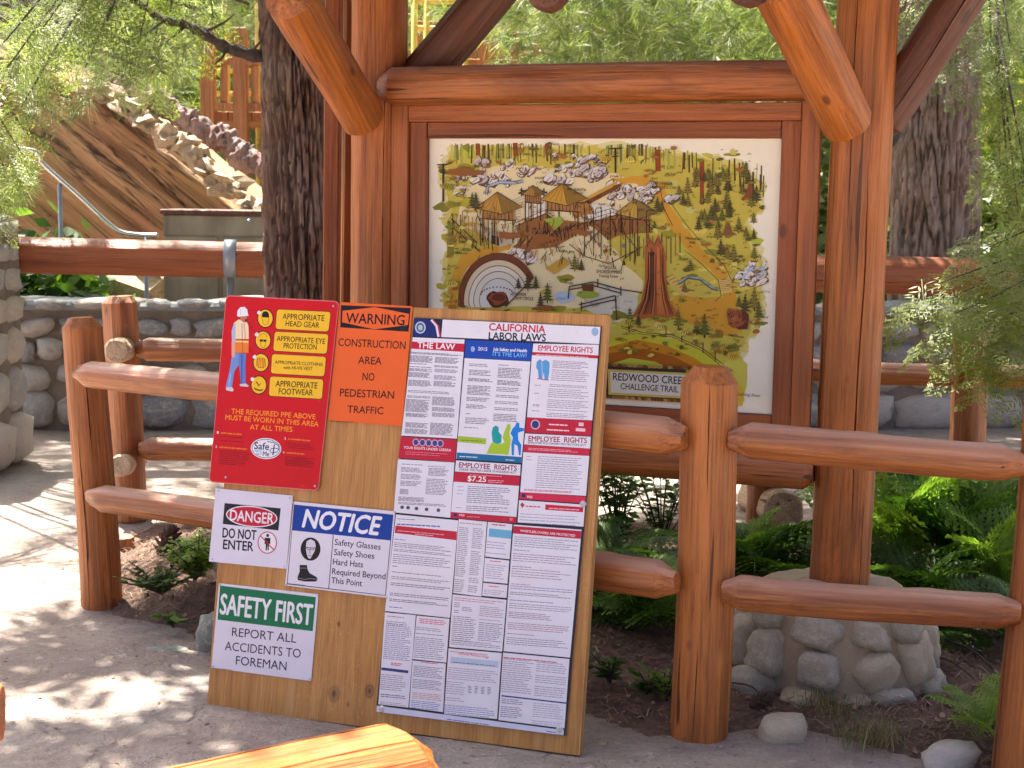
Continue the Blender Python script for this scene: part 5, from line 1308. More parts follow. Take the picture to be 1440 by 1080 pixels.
# amphitheatre
for k, (r, c) in enumerate(((168, (120, 62, 30)), (146, (90, 56, 34)), (142, (226, 208, 170)), (124, (100, 76, 56)), (121, (234, 226, 206)), (104, (120, 96, 74)), (101, (228, 222, 204)), (80, (140, 120, 96)), (77, (222, 222, 214)))):
    pts = [(286 + r * .80 * math.cos(t), 618 + r * .95 * math.sin(t)) for t in np.linspace(PI * .97, PI * 1.84, 26)]
    ymax = 640
    mpoly([(x, min(y, ymax)) for x, y in pts] + [(286 + r * .8 * math.cos(PI * 1.84) * .2, ymax - 2), (286 - r * .75, ymax - 1)], c, 'campfire_circle')
mblob(286, 612, 40, 26, (80, 42, 24), 'campfire_circle'); mblob(286, 608, 33, 20, (150, 76, 36), 'campfire_circle'); mblob(286, 606, 22, 12, (104, 48, 26), 'campfire_circle')
for i in range(14): t = PI + i * .22; mblob(282 + 60 * math.cos(t) * .9, 596 + 40 * math.sin(t) * .6, 3, 3, BRN, 'campfire_circle', 6)
# towers, bridges and decks
def hut(x, y, w, h, roof=(196, 150, 60)):
    for dx in (-.42, -.1, .42): mstroke([(x + dx * w, y), (x + dx * w, y + h)], 4, INK, 'towers')
    mpoly([(x - .42 * w, y), (x + .46 * w, y + .08 * w), (x + .46 * w, y + h * .35), (x - .42 * w, y + h * .3)], (176, 124, 64), 'towers')
    for i in range(9): mstroke([(x - .4 * w + i * w * .1, y + h * .04), (x - .4 * w + i * w * .1, y + h * .33)], 2, INK, 'towers')
    mstroke([(x - .46 * w, y + h * .32), (x + .5 * w, y + h * .38)], 4, (90, 52, 22), 'towers')
    mpoly([(x - .62 * w, y + 4), (x - .02 * w, y - .42 * w), (x + .12 * w, y + .2 * w)], roof, 'towers'); mpoly([(x - .02 * w, y - .42 * w), (x + .68 * w, y), (x + .12 * w, y + .2 * w)], tuple(int(c * .72) for c in roof), 'towers')
    mstroke([(x - .62 * w, y + 4), (x - .02 * w, y - .42 * w), (x + .68 * w, y), (x + .12 * w, y + .2 * w), (x - .62 * w, y + 4)], 2.5, INK, 'towers')
    for i in range(5): mstroke([(x - .02 * w + i, y - .4 * w), (x - .5 * w + i * .15 * w, y + .02 * w + i * 3)], 1.5, (130, 84, 30), 'towers')
mpoly([(230, 370), (330, 395), (335, 430), (290, 440), (232, 400)], (196, 180, 150), 'towers'); mpoly([(262, 400), (288, 406), (288, 436), (262, 428)], (60, 40, 26), 'towers')
mpoly([(560, 285), (670, 225), (690, 240), (575, 300)], (206, 160, 60), 'towers'); mpoly([(565, 292), (690, 228), (692, 240), (572, 306)], (120, 70, 26), 'towers')
mpoly([(330, 440), (470, 350), (585, 360), (580, 380), (470, 440), (380, 450)], (150, 96, 44), 'towers')
for i in range(16): mstroke([(340 + i * 15, 440 - i * 5), (372 + i * 14, 400 - i * 3)], rnd.choice((3, 5)), rnd.choice([INK, (196, 140, 60), (100, 58, 24)]), 'towers')
for i in range(12): mstroke([(440 + i * 12, 370 + (i % 3) * 6), (446 + i * 12, 430 - i * 3)], 3, INK, 'towers')
for a_, b_ in (((300, 300), (370, 270)), ((300, 330), (360, 320)), ((430, 285), (470, 300)), ((430, 320), (460, 330))):
    for i in range(5): mstroke([(a_[0], a_[1] + i * 9), (b_[0], b_[1] + i * 9)], 1.2, (130, 126, 120), 'rope_bridges')
mpoly([(370, 262), (440, 262), (440, 340), (376, 345)], (230, 226, 206), 'rope_bridges'); mpoly([(530, 310), (610, 296), (660, 308), (655, 350), (600, 352), (540, 330)], (226, 224, 210), 'rope_bridges'); mpoly([(655, 315), (730, 325), (750, 362), (700, 362), (650, 345)], (226, 224, 210), 'rope_bridges')
for i in range(8): mstroke([(535 + i * 26, 312 + abs(i - 3) * 2), (540 + i * 26, 348)], 1.3, (130, 120, 110), 'rope_bridges')
mstroke([(530, 310), (600, 330), (660, 312), (730, 345), (760, 340)], 2, INK, 'rope_bridges'); mstroke([(530, 330), (600, 352), (660, 345), (740, 366)], 2, INK, 'rope_bridges')
for x in (386, 400, 414): mstroke([(x, 240), (x, 350)], 4, (150, 110, 50), 'towers')
for p in ([(352, 262), (400, 244), (446, 262)], [(356, 252), (440, 268)], [(400, 236), (400, 262)], [(362, 244), (362, 272)], [(436, 246), (436, 276)], [(352, 262), (400, 276), (446, 258)]): mstroke(p, 3.5, INK, 'towers')
for q_ in (((585, 360), (690, 330), (770, 372), (650, 420)), ((640, 350), (760, 345), (800, 390), (700, 400)), ((340, 372), (440, 330), (470, 350), (360, 420)), ((520, 300), (580, 290), (600, 330), (540, 345))):
    mpoly(rough(list(q_), 4, 3), rnd.choice([(176, 122, 58), (150, 98, 44), (196, 150, 70)]), 'towers')
    for i in range(14):
        x, y = q_[0][0] + rnd.uniform(0, 110), q_[0][1] + rnd.uniform(-14, 40); mstroke([(x, y), (x + rnd.uniform(-4, 4), y + rnd.uniform(14, 36))], rnd.uniform(1.5, 3), INK, 'towers')
    mstroke([q_[0], q_[1], q_[2]], 3, INK, 'towers'); mstroke([(q_[0][0], q_[0][1] - 12), (q_[1][0], q_[1][1] - 12), (q_[2][0], q_[2][1] - 12)], 2, (110, 70, 30), 'towers')
hut(284, 308, 118, 118); hut(498, 280, 120, 118, (206, 156, 50)); hut(738, 326, 108, 66, (196, 162, 64)); hut(400, 262, 60, 92, (186, 140, 56))
mpoly([(436, 348), (492, 340), (500, 356), (474, 384)], (160, 184, 60), 'towers')
for x in (570, 600, 625, 655, 690, 720, 745, 775): mstroke([(x, 300 + (x % 7) * 4), (x, 470 - (x % 5) * 6)], 3.2, INK, 'towers')
for a_, b_ in (((570, 380), (625, 440)), ((625, 380), (570, 440)), ((690, 380), (745, 450)), ((655, 400), (600, 360)), ((570, 470), (650, 495)), ((650, 495), (760, 440)), ((520, 430), (570, 470)), ((690, 520), (700, 480)), ((700, 480), (740, 450)), ((740, 450), (736, 500))): mstroke([a_, b_], 2.5, (84, 54, 28), 'towers')
for x, y in ((620, 432), (641, 452), (700, 436), (720, 420)): mblob(x, y, 6, 7, rnd.choice([(176, 50, 30), (120, 120, 120)]), 'towers', 8)
for i in range(14): x = 690 + i * 15; mstroke([(x, 395 + (i % 3) * 8), (x, 470 + (i % 4) * 8)], 3, rnd.choice([INK, (150, 104, 40)]), 'towers')
for i in range(12): x = 135 + i * 13; mstroke([(x, 330 + i * 2), (x + 1, 400 + i * 5)], 3, rnd.choice([INK, (186, 140, 60)]), 'towers')
mstroke([(135, 375), (225, 455)], 5, (120, 74, 30), 'towers'); mstroke([(135, 350), (215, 425)], 3, INK, 'towers')
for x, y0, y1 in ((104, 165, 290), (672, 112, 195)):
    mstroke([(x, y0), (x, y1)], 6, INK, 'towers'); mstroke([(x - 20, y0 + 4), (x + 18, y0 + 2)], 4, INK, 'towers'); mstroke([(x - 12, y0 + 30), (x + 12, y0 + 28)], 3, INK, 'towers')
mpoly([(440, 510), (500, 472), (524, 492), (470, 530)], (200, 160, 60), 'towers')
for p in ([(520, 570), (600, 555), (690, 580), (760, 590)], [(520, 580), (600, 567), (690, 592)], [(552, 630), (672, 600)], [(556, 640), (676, 612)], [(560, 620), (560, 652)], [(672, 600), (676, 680)], [(520, 570), (516, 610)], [(690, 570), (690, 600)], [(614, 545), (614, 570)]): mstroke(p, 4, (70, 62, 60), 'towers')
mpoly([(560, 565), (600, 560), (600, 590), (566, 592)], (110, 66, 34), 'towers'); mblob(580, 598, 40, 12, (150, 170, 60))
# big redwood
mpoly([(770, 440), (784, 404), (798, 430), (814, 398), (826, 424), (838, 470), (840, 560), (852, 620), (876, 664), (842, 676), (800, 666), (768, 676), (728, 668), (756, 620), (770, 560)], (172, 96, 44), 'big_tree')
for i in range(22):
    t = i / 21; x = 780 + t * 50
    mstroke([(x + rnd.uniform(-2, 2), 440 + rnd.uniform(0, 30)), (x, 540), (x + (t - .5) * 24, 610), (744 + t * 118, 662)], rnd.uniform(1.6, 4), rnd.choice([(86, 42, 18), (196, 118, 58), (110, 54, 24), INK]), 'big_tree')
mblob(793, 462, 9, 7, INK, 'big_tree', 8); mstroke([(774, 440), (786, 418), (800, 434), (812, 412), (822, 430)], 3, INK, 'big_tree')
# trees
k2_ = P.k
for i in range(64):
    P.k = k2_ + (i % 3) * 26
    x = rnd.uniform(800, 1140); y = rnd.uniform(190, 420) + max(0, x - 1080) * .2
    if abs(x - (830 + (y - 250) * .55)) < 34 and y > 230: continue
    conifer(x, y, rnd.uniform(30, 60))
P.k = k2_ + 80
k3_ = P.k
for ti_, (x, y, h) in enumerate(((384, 585, 62), (352, 580, 40), (410, 580, 46), (448, 625, 66), (425, 640, 50), (538, 520, 56), (200, 310, 50), (212, 320, 60), (720, 690, 50), (748, 700, 40), (880, 706, 60), (966, 740, 80), (940, 730, 50), (1020, 470, 56), (1040, 480, 50), (1062, 490, 60), (1100, 660, 64), (1130, 650, 76), (1145, 680, 60), (1080, 640, 40), (560, 520, 40), (900, 590, 36), (920, 520, 40), (1130, 480, 44), (700, 500, 20))): P.k = k3_ + (ti_ % 3) * 26; conifer(x, y, h)
P.k = k3_ + 80
for (x, y) in ((716, 690), (820, 700), (1000, 765), (1030, 780), (1060, 770), (130, 560), (118, 600), (128, 420), (130, 300), (120, 240), (1060, 800), (900, 720), (640, 150), (720, 150)):
    mblob(x, y, 18, 12, rnd.choice(GRN), 'trees', 10, .4)
    for k in range(3): mstroke([(x - 10 + k * 8, y + 6), (x - 6 + k * 8, y - 8), (x + k * 8, y + 4)], 1.8, INK, 'trees')
k4_ = P.k
for i in range(260):
    P.k = k4_ + (i % 6) * 2
    x, y = rnd.uniform(96, 1150), rnd.uniform(110, 800)
    if 200 < x < 760 and 190 < y < 640: continue
    if x > 1080 and y < 370 and x > 1165 - (y) * .0: continue
    l = rnd.uniform(5, 14); mstroke([(x, y), (x + l * .6, y - l * .5), (x + l, y)], 1.8, rnd.choice([INK, (110, 84, 30), (84, 84, 30)]), 'ink_lines')
P.k = k4_ + 14
# log slices, eagle, stump
for (x, y, r) in ((1070, 672, 32),):
    mblob(x + 8, y + 4, r, r * 1.15, (92, 48, 24), 'log_slice'); mblob(x, y, r * .92, r * 1.1, (164, 88, 46), 'log_slice')
    for k in (.7, .5, .3): mblob(x, y, r * k + 2, r * k * 1.15 + 2, (96, 44, 22), 'log_slice'); mblob(x, y, r * k, r * k * 1.15, (168, 92, 50), 'log_slice')
mpoly([(1086, 282), (1104, 262), (1112, 226), (1118, 222), (1126, 250), (1122, 268), (1108, 280), (1094, 288)], (134, 74, 34), 'bird'); mpoly([(1104, 262), (1090, 256), (1098, 248), (1110, 254)], (110, 60, 30), 'bird')
mpoly([(1028, 392), (1036, 362), (1048, 358), (1056, 390), (1074, 400), (1012, 402)], (130, 86, 40), 'trees')
# loose pen and wash marks
k5_ = P.k
for i in range(950):
    P.k = k5_ + (i % 8) * 2
    x, y = rnd.uniform(92, 1160), rnd.uniform(96, 800)
    mid_ = 200 < x < 760 and 180 < y < 640
    if not inside(x, y, outline) or (735 < x < 870 and 400 < y < 675) or (150 < x < 420 and 450 < y < 640): continue
    if mid_ and rnd.random() < .72: continue
    if x > 1100 and 330 < y < 420: continue
    if 690 < x < 1100 and abs(x - (790 + (y - 230) * .62)) < 36 and 220 < y < 620: continue
    if not mid_ and rnd.random() < .35:
        mblob(x, y, rnd.uniform(6, 15), rnd.uniform(3, 8), rnd.choice([(98, 92, 30), (150, 116, 40), (214, 206, 96), (120, 130, 40), (166, 110, 44)]), 'landscape', 8, .4)
    else:
        n_ = rnd.randint(2, 4); w_ = rnd.uniform(4, 9); pts = []
        for q_ in range(n_ * 2): pts.append((x + q_ * w_ * .5, y + (-w_ * .6 if q_ % 2 else w_ * .3) + rnd.uniform(-2, 2)))
        mstroke(pts, rnd.uniform(1.2, 2.4), rnd.choice([INK, (96, 60, 26), (80, 70, 30), (120, 84, 40)]))
P.k = k5_ + 18
for i in range(190):
    x, y = rnd.choice([(rnd.uniform(180, 700), rnd.uniform(290, 470)), (rnd.uniform(130, 340), rnd.uniform(300, 440)), (rnd.uniform(430, 700), rnd.uniform(330, 480))])
    mstroke([(x, y), (x + rnd.uniform(-14, 14), y + rnd.uniform(8, 34))], rnd.uniform(1.2, 3), rnd.choice([INK, (130, 84, 36), (176, 128, 60)]), 'towers')
for (x, y, rx, ry) in ((150, 190, 40, 14), (215, 195, 30, 10), (330, 400, 40, 14), (430, 410, 60, 16), (560, 390, 40, 12), (440, 640, 30, 10)): mblob(x, y, rx, ry, (150, 92, 40), 'landscape', 10, .4)
# labels written on the map
for t, a, b, cap in (('ROCK', (588, 152), (624, 153), 9), ('SLIDE', (600, 164), (632, 165), 9), ('MT. SHASTA', (514, 250), (576, 252), 9), ('LOOKOUT', (532, 262), (566, 263), 6), ('CLIFF HANGER', (790, 228), (860, 231), 10), ('TRAVERSE ROCK CLIMB', (788, 241), (872, 245), 8),
                     ('BOULDER', (408, 212), (436, 213), 7), ('BEARS', (424, 225), (448, 226), 7), ('MT. WHITNEY', (750, 318), (838, 321), 9), ('LOOKOUT', (784, 331), (822, 332), 7), ('MT. LASSEN', (144, 447), (194, 449), 9), ('LOOKOUT', (148, 459), (186, 460), 7), ('ROCKS', (148, 271), (182, 272), 9),
                     ('AHWAHNEE', (326, 594), (378, 596), 10), ('CAMP CIRCLE', (336, 608), (402, 610), 10), ('SEQUOIA', (636, 507), (676, 509), 10), ('SMOKEJUMPERS', (610, 520), (694, 523), 10), ('Training Tower', (618, 534), (682, 537), 9), ('Hibernation', (904, 410), (950, 413), 9), ('Walk', (916, 424), (936, 425), 9),
                     ('Kenai', (1006, 478), (1034, 480), 8), ('Cave', (1010, 490), (1034, 492), 8), ('Millennium', (1046, 730), (1096, 736), 8), ('Tree', (1060, 745), (1082, 747), 7), ('Fallen Log', (488, 452), (538, 455), 8), ('Fallen', (500, 546), (530, 548), 7), ('Bridge', (508, 556), (534, 558), 7)):
    P.text(t, *m6(*a), *m6(*b), cap / 2.348, (60, 44, 30), 'map_lettering', bold=0.01)
P.text('Rushing River', *m6(1072, 924), *m6(1152, 930), 9 / 2.348, (60, 44, 30), 'map_lettering', shear=.25)
# hanging title sign
TS = 'title_sign_drawing'
mpoly([(630, 826), (905, 838), (905, 948), (630, 932)], (64, 50, 40), TS)
for (a_, b_) in (((630, 826), (1060, 846)), ((630, 932), (905, 948))):
    n_ = 26
    for i in range(n_):
        t = i / n_; x = a_[0] + (b_[0] - a_[0]) * t; y = a_[1] + (b_[1] - a_[1]) * t
        mpoly([(x, y - 5), (x + 14, y - 3), (x + 18, y + 5), (x + 2, y + 6)], rnd.choice([(150, 110, 50), (110, 74, 34), (186, 150, 70)]), TS)
mpoly([(648, 842), (1058, 862), (1056, 948), (650, 926)], (210, 190, 96), TS); mpoly([(656, 850), (1052, 869), (1050, 940), (658, 919)], (228, 224, 208), TS)
P.text('REDWOOD CREEK', *m6(665, 866), *m6(912, 881), 24 / 2.348, (38, 40, 56), 'map_lettering', bold=0.015)
P.text('CHALLENGE TRAIL', *m6(690, 898), *m6(880, 909), 20 / 2.348, (38, 40, 56), 'map_lettering', bold=0.012)

print('LAYERS', P.k)
run_text_jobs()
for pr_, lb in PRINTS: pr_.finish(lb)
# ================================================================== BACKGROUND STRUCTURES
# slanted rock outcrop
rnd = random.Random(3)
rock = thing('rock_outcrop', 'big orange rock slab with slanting dark cracks behind the left handrail', 'rock', (-3.2, 12, 0))
nxr, nzr = 190, 130
V = []
def rtop(x): return float(np.interp(x, [-6.5, -4.6, -3.9, -3.0, -2.4, -1.9, -1.2], [3.0, 2.75, 2.52, 2.02, 1.60, 1.22, 1.0]))
ca_, sa_ = math.cos(R(-37)), math.sin(R(-37))
for j in range(nzr):
    for i in range(nxr):
        x = -6.5 + 5.3 * i / (nxr - 1); v = j / (nzr - 1)
        tz = rtop(x) + 0.05 * nz(x, 0, 3)
        if v < .8: z = -0.1 + (tz + .1) * v / .8; back = 0
        else: z = tz + 0.10 * math.sin((v - .8) / .2 * PI); back = (v - .8) / .2 * 1.6
        s = x * ca_ + z * sa_; t = -x * sa_ + z * ca_
        q1 = noise.noise(Vector((s * .5, 0, t * 4.5))); q2 = noise.noise(Vector((s * .9 + 5, 1, t * 11)))
        q3 = noise.noise(Vector((s * .35 + 9, 3, t * 2.4)))
        groove = max(0, 1 - abs(q3) * 14) * (0.5 + noise.noise(Vector((s * .8, 7, t * 2))))
        step = math.floor((t + .15 * q3) * 4.2) % 2
        d = 0.16 * q1 + 0.06 * q2 + 0.10 * max(0, groove) + 0.05 * step
        y = 12.0 + d + back + 0.22 * (z - 1.0) + 0.25 * noise.noise(Vector((x * .6, 4, z * .6)))
        V.append((x, y, z))
T = [(j * nxr + i, j * nxr + i + 1, (j + 1) * nxr + i + 1, (j + 1) * nxr + i) for j in range(nzr - 1) for i in range(nxr - 1)]
link('slab', mesh_arrays('slab', V, T, True), M_ROCK, rock)
RPM = []
for i in range(6):
    m_ = with_mat(stone_mesh(90 + i, 0.7, 2, 0.75), M_ROCKPALE)
    for p_ in m_.polygons: p_.use_smooth = False
    RPM.append(m_)
CR = [(118, 108), (150, 125), (200, 160), (250, 195), (300, 232), (340, 268), (376, 296)]
for i in range(34):
    t = i / 33 * (len(CR) - 1); k = min(int(t), len(CR) - 2); f = t - k
    px = CR[k][0] * (1 - f) + CR[k + 1][0] * f + rnd.uniform(-7, 7); py = CR[k][1] * (1 - f) + CR[k + 1][1] * f + rnd.uniform(-2, 16)
    w = rnd.uniform(.04, .12)
    put_stone(rock, RPM[i % 6], at(px, py, 12.25 - .004 * (px - 120) + rnd.uniform(-.05, .1)), (w, rnd.uniform(.10, .2), w * rnd.uniform(.4, .8)), (rnd.uniform(-.5, .5), R(36 + rnd.uniform(-35, 35)), rnd.uniform(-.8, .8)), 'boulder')
for i, (px, py, Y, w) in enumerate(((120, 396, 11.2, .35), (205, 392, 11.0, .3), (165, 400, 11.0, .3), (60, 400, 11.0, .3), (395, 330, 12.3, .5), (460, 345, 12.5, .5))):
    put_stone(rock, RPM[(i + 2) % 6], at(px, py, Y), (w, .3, w * .55), (0, R(20), rnd.uniform(-.4, .4)), 'boulder')
flog = thing('fallen_log', 'knobbly purplish fallen log lying along the top of the rock slab', 'log', at(260, 180, 12.2))
pts = smooth_path([at(166, 118, 12.35), at(215, 138, 12.1), at(262, 172, 12.05), at(312, 196, 12.0), at(345, 222, 11.9), at(392, 244, 11.8), at(430, 262, 11.7)], 22)
rads = [0.092 + 0.012 * math.sin(i * .31) + .008 * math.sin(i * .83) for i in range(len(pts))]
me = tube_mesh(pts, rads, 40, True, .5, 4, 5)
link('log_trunk', me, M_DEADLOG, flog)

# metal handrail by the rock
hr = thing('metal_handrail', 'thin silver handrail sloping down beside the orange rock slab', 'handrail', at(83, 330, 10.3))
link('rail', tube_mesh(smooth_path([at(-10, 192, 10.3), at(24, 208, 10.3), at(52, 214, 10.3), at(62, 232, 10.3), at(110, 275, 10.3), at(150, 312, 10.3), at(172, 327, 10.3), at(205, 331, 10.3), at(222, 331, 10.3)], 5), 0.017, 10), M_CHROME, hr)
p = at(84, 258, 10.3); link('post', tube_mesh([(p.x, p.y, 0), p], 0.016, 10), M_STRAP, hr)
p = at(205, 331, 10.3); link('post', tube_mesh([(p.x, p.y, 0), p], 0.016, 10), M_STRAP, hr)

# utility cabinet
cab = thing('utility_cabinet', 'low olive-brown cabinet with a dark lid between the rock and the trunk', 'cabinet', (-2.0, 10.6, 0))
NTc = NT('cabinet_paint', 0.7); g_ = NTc.noise(NTc.coords((3, 3, 1)), 2, 5); NTc.color(NTc.ramp(g_, [(.35, (0.20, 0.165, 0.11)), (.65, (0.34, 0.29, 0.20))])); M_CAB = NTc.m
c0 = at(228, 300, 10.3); c1_ = at(470, 306, 10.3)
cwid = c1_.x - c0.x; ctop = (c0.z + c1_.z) / 2
cx_ = (c0.x + c1_.x) / 2
link('body', box_mesh('cabinet', cwid, .5, ctop, .01), M_CAB, cab, Matrix.Translation((cx_, 10.56, ctop / 2)))
link('lid', box_mesh('lid', cwid + .03, .54, .035, .006), M_LOG_DK, cab, Matrix.Translation((cx_, 10.56, ctop + .018)))
for a_ in (.0, .34, .68):
    link('door', box_mesh('door', cwid * .31, .016, ctop * .86, .004), M_CAB, cab, Matrix.Translation((c0.x + cwid * (a_ + .165), 10.30, ctop * .46)))
k_ = thing and link('knob', stone_mesh(3, .1, 2), M_STRAP, cab, Matrix.Translation(at(350, 311, 10.27)) @ Matrix.Scale(.018, 4))

# wooden deck railings far behind
def deck(label, x0, x1, Y, zb, zt, n, posts, yellow=()):
    t = thing('wooden_deck', label, 'deck', (x0, Y, 0))
    M_ = M_DECK
    for z, s in ((zt, .05), (zb, .05)):
        link('rail', box_mesh('rail', x1 - x0, .09, s * 1.6, .006), M_, t, Matrix.Translation(((x0 + x1) / 2, Y, z)))
    for i in range(n):
        x = x0 + (x1 - x0) * (i + .5) / n
        link('baluster', box_mesh('baluster', .075, .05, zt - zb - .085, .005), M_, t, Matrix.Translation((x, Y, (zt + zb) / 2)))
    for x in posts:
        link('post', box_mesh('post', .15, .15, zt + .35, .01), M_, t, Matrix.Translation((x, Y + .02, (zt + .35) / 2)))
    link('floor_boards', box_mesh('floor', x1 - x0, 2.0, .10, .005), M_, t, Matrix.Translation(((x0 + x1) / 2, Y + 1.05, zb - .1)))
    return t
Z = lambda py, Y: at(720, py, Y).z
zt = at(330, 86, 16).z; zb = at(330, 150, 16).z
x0 = at(282, 100, 16).x; x1 = at(500, 100, 16).x
deck('weathered wooden balcony railing lit by the sun left of the big trunk', x0, x1, 16, zb, zt, 10, (at(292, 100, 16).x, at(338, 100, 16).x, at(440, 100, 16).x))
x0 = at(575, 60, 17).x; x1 = at(1180, 60, 17).x
deck('distant wooden lookout deck seen above the map frame', x0, x1, 17, at(800, 78, 17).z, at(800, 38, 17).z, 22, (at(684, 30, 17).x, at(900, 30, 17).x, at(1120, 30, 17).x))
pole = thing('yellow_frame', 'yellow scaffold frame standing behind the dark kiosk brace', 'frame', at(600, 200, 15))
M_YEL = simple('yellow_paint', (0.75, 0.55, 0.12), .5); M_REDP = simple('red_paint', (0.5, 0.03, 0.03), .5)
for px in (583, 600, 655): p = at(px, 0, 15); link('upright', tube_mesh([(p.x, p.y, 0), (p.x, p.y, 4.2)], .03, 8), M_YEL, pole)
for py in (2, 40, 78): a_, b_ = at(583, py, 15), at(655, py, 15); link('crossbar', tube_mesh([a_, b_], .026, 8), M_YEL, pole)
pole2 = thing('yellow_frame', 'yellow scaffold frame behind the balcony railing beside the big trunk', 'frame', at(300, 200, 17.5))
for px in (286, 296, 320, 362): p = at(px, 60, 17.5); link('upright', tube_mesh([(p.x, p.y, 0), (p.x, p.y, 4.2)], .03, 8), M_YEL, pole2)
for py in (100, 132): a_, b_ = at(286, py, 17.5), at(372, py, 17.5); link('crossbar', tube_mesh([a_, b_], .03, 8), M_YEL, pole2)
# tall timber posts behind the left kiosk post
tp = thing('timber_gatepost', 'tall dark red squared timbers and a thin pipe just left of the map kiosk', 'gatepost', at(480, 500, 6.3))
for px0, px1, Y in ((452, 473, 6.3), (479, 512, 6.45)):
    a_, b_ = at(px0, 300, Y), at(px1, 300, Y); cx_ = (a_.x + b_.x) / 2
    b2 = Vector((cx_, Y, -.03)); t2 = Vector((cx_ + .03, Y, 3.0))
    board_box('timber', b2, t2, b_.x - a_.x, .12, M_TRIM, tp, Vector((0, -1, 0)), .005)
a_ = at(476, 300, 6.25); link('pipe', tube_mesh([(a_.x - .0, 6.25, 0), (a_.x + .035, 6.25, 3.0)], .008, 8), simple('copper_pipe', (.6, .3, .14), .35, .6), tp)

# ================================================================== TREES
def trunk_mesh(base, top, r0, r1, seed, n=110, rings=130, ridge=.10, bend=0, flare=.25):
    base = Vector(base); top = Vector(top); V = []
    for i in range(rings + 1):
        t = i / rings; c = base.lerp(top, t) + Vector((bend * math.sin(t * PI), 0, 0))
        r = r0 + (r1 - r0) * t + r0 * flare * math.exp(-t * (top - base).length / .25)
        z = t * (top - base).length
        for j in range(n):
            a = 2 * PI * j / n
            tw = a + .12 * math.sin(z * 1.3 + seed)
            x_, y_ = math.cos(tw), math.sin(tw)
            q = noise.noise(Vector((x_ * 6.5 + seed, y_ * 6.5, z * 1.5))); q2 = noise.noise(Vector((x_ * 15 + seed, y_ * 15, z * 4.5)))
            q3 = noise.noise(Vector((x_ * 26, y_ * 26 + seed, z * 16)))
            g1 = max(0.0, 1 - abs(q) / .16); g2 = max(0.0, 1 - abs(q2) / .13)
            rr = r * (1 + ridge * (.5 * abs(q) - 1.25 * g1 * g1 - .55 * g2) + ridge * .28 * q3)
            V.append((c.x + rr * math.cos(a), c.y + rr * math.sin(a), c.z))
    T = [(i * n + j, i * n + (j + 1) % n, (i + 1) * n + (j + 1) % n, (i + 1) * n + j) for i in range(rings) for j in range(n)]
    return mesh_arrays('trunk', V, T, True)

# foliage pieces as arrays
def redwood_spray(seed, coarse=False, wide=1.0):
    """flat spray, length 1 along +x; verts/triangles"""
    r_ = random.Random(seed); V = []; T = []; tint = []
    def leaf(p, d, n_, l, w, ti):
        s = d.cross(n_).normalized() * w / 2
        b = len(V); V.extend([p, p + d * l * .45 + s, p + d * l, p + d * l * .45 - s]); T.extend([(b, b + 1, b + 2), (b, b + 2, b + 3)]); tint.extend([ti] * 4)
    up = Vector((0, 0, 1))
    k = 7 if coarse else int(11 / wide ** .6)
    for i in range(k):
        t = .08 + .9 * i / (k - 1)
        for sgn in (1, -1):
            base = Vector((t, 0, -.12 * t * t))
            ang = R(r_.uniform(38, 60)) * sgn
            L = (.42 * (1 - t) + .13) * r_.uniform(.75, 1.15)
            d = Vector((math.cos(ang), math.sin(ang), r_.uniform(-.25, .1))).normalized()
            if coarse:
                leaf(base, d, up, L, L * .34, r_.random() * .8); continue
            m = max(3, int(L / .055 / wide))
            for q in range(m):
                u = (q + .5) / m
                for s2 in (1, -1):
                    p = base + d * L * u; p.z -= .25 * (L * u) ** 2
                    a2 = ang + s2 * R(48)
                    dd = Vector((math.cos(a2), math.sin(a2), r_.uniform(-.15, .15))).normalized()
                    leaf(p, dd, up, .074 * wide * (1.1 - .5 * u), .015 * wide, min(1, .2 + .5 * u + .3 * r_.random()))
            leaf(base + d * L * .9, d, up, .06, .022, .9)
    b = len(V); V.extend([Vector((0, .006, 0)), Vector((0, -.006, 0)), Vector((1, 0, -.12))]); T.append((b, b + 1, b + 2)); tint.extend([1.0] * 3)
    return np.array([tuple(v) for v in V]), np.array(T), np.array(tint)
def pine_tuft(seed, n=34, w=.02):
    r_ = random.Random(seed); V = []; T = []; ti = []
    for i in range(n):
        a = r_.uniform(0, 2 * PI); e = r_.uniform(.15, 1.25)
        d = Vector((math.cos(e), math.sin(e) * math.cos(a), math.sin(e) * math.sin(a)))
        l = r_.uniform(.7, 1.05); p = Vector((r_.uniform(-.25, .15), 0, 0))
        s = d.cross(Vector((r_.random(), r_.random(), r_.random()))).normalized() * w
        b = len(V); mid = p + d * l * .6; tip = p + d * l + Vector((0, 0, -.12))
        V.extend([p - s * .5, p + s * .5, mid + s * .5, mid - s * .5, tip]); T.extend([(b, b + 1, b + 2), (b, b + 2, b + 3), (b + 3, b + 2, b + 4)]); t_ = r_.random(); ti.extend([t_] * 5)
    return np.array([tuple(v) for v in V]), np.array(T), np.array(ti)
def clump_leaves(seed, n=14):
    r_ = random.Random(seed); V = []; T = []; ti = []
    for i in range(n):
        p = Vector((r_.gauss(0, .4), r_.gauss(0, .4), r_.gauss(0, .28)))
        d = Vector((r_.gauss(0, 1), r_.gauss(0, 1), r_.gauss(-.2, .5))).normalized(); nn = Vector((r_.gauss(0, .5), r_.gauss(0, .5), 1)).normalized()
        s = d.cross(nn).normalized() * .09; l = .34
        b = len(V); V.extend([p, p + d * l * .45 + s, p + d * l, p + d * l * .45 - s]); T.extend([(b, b + 1, b + 2), (b, b + 2, b + 3)]); t_ = r_.random(); ti.extend([t_] * 4)
    return np.array([tuple(v) for v in V]), np.array(T), np.array(ti)
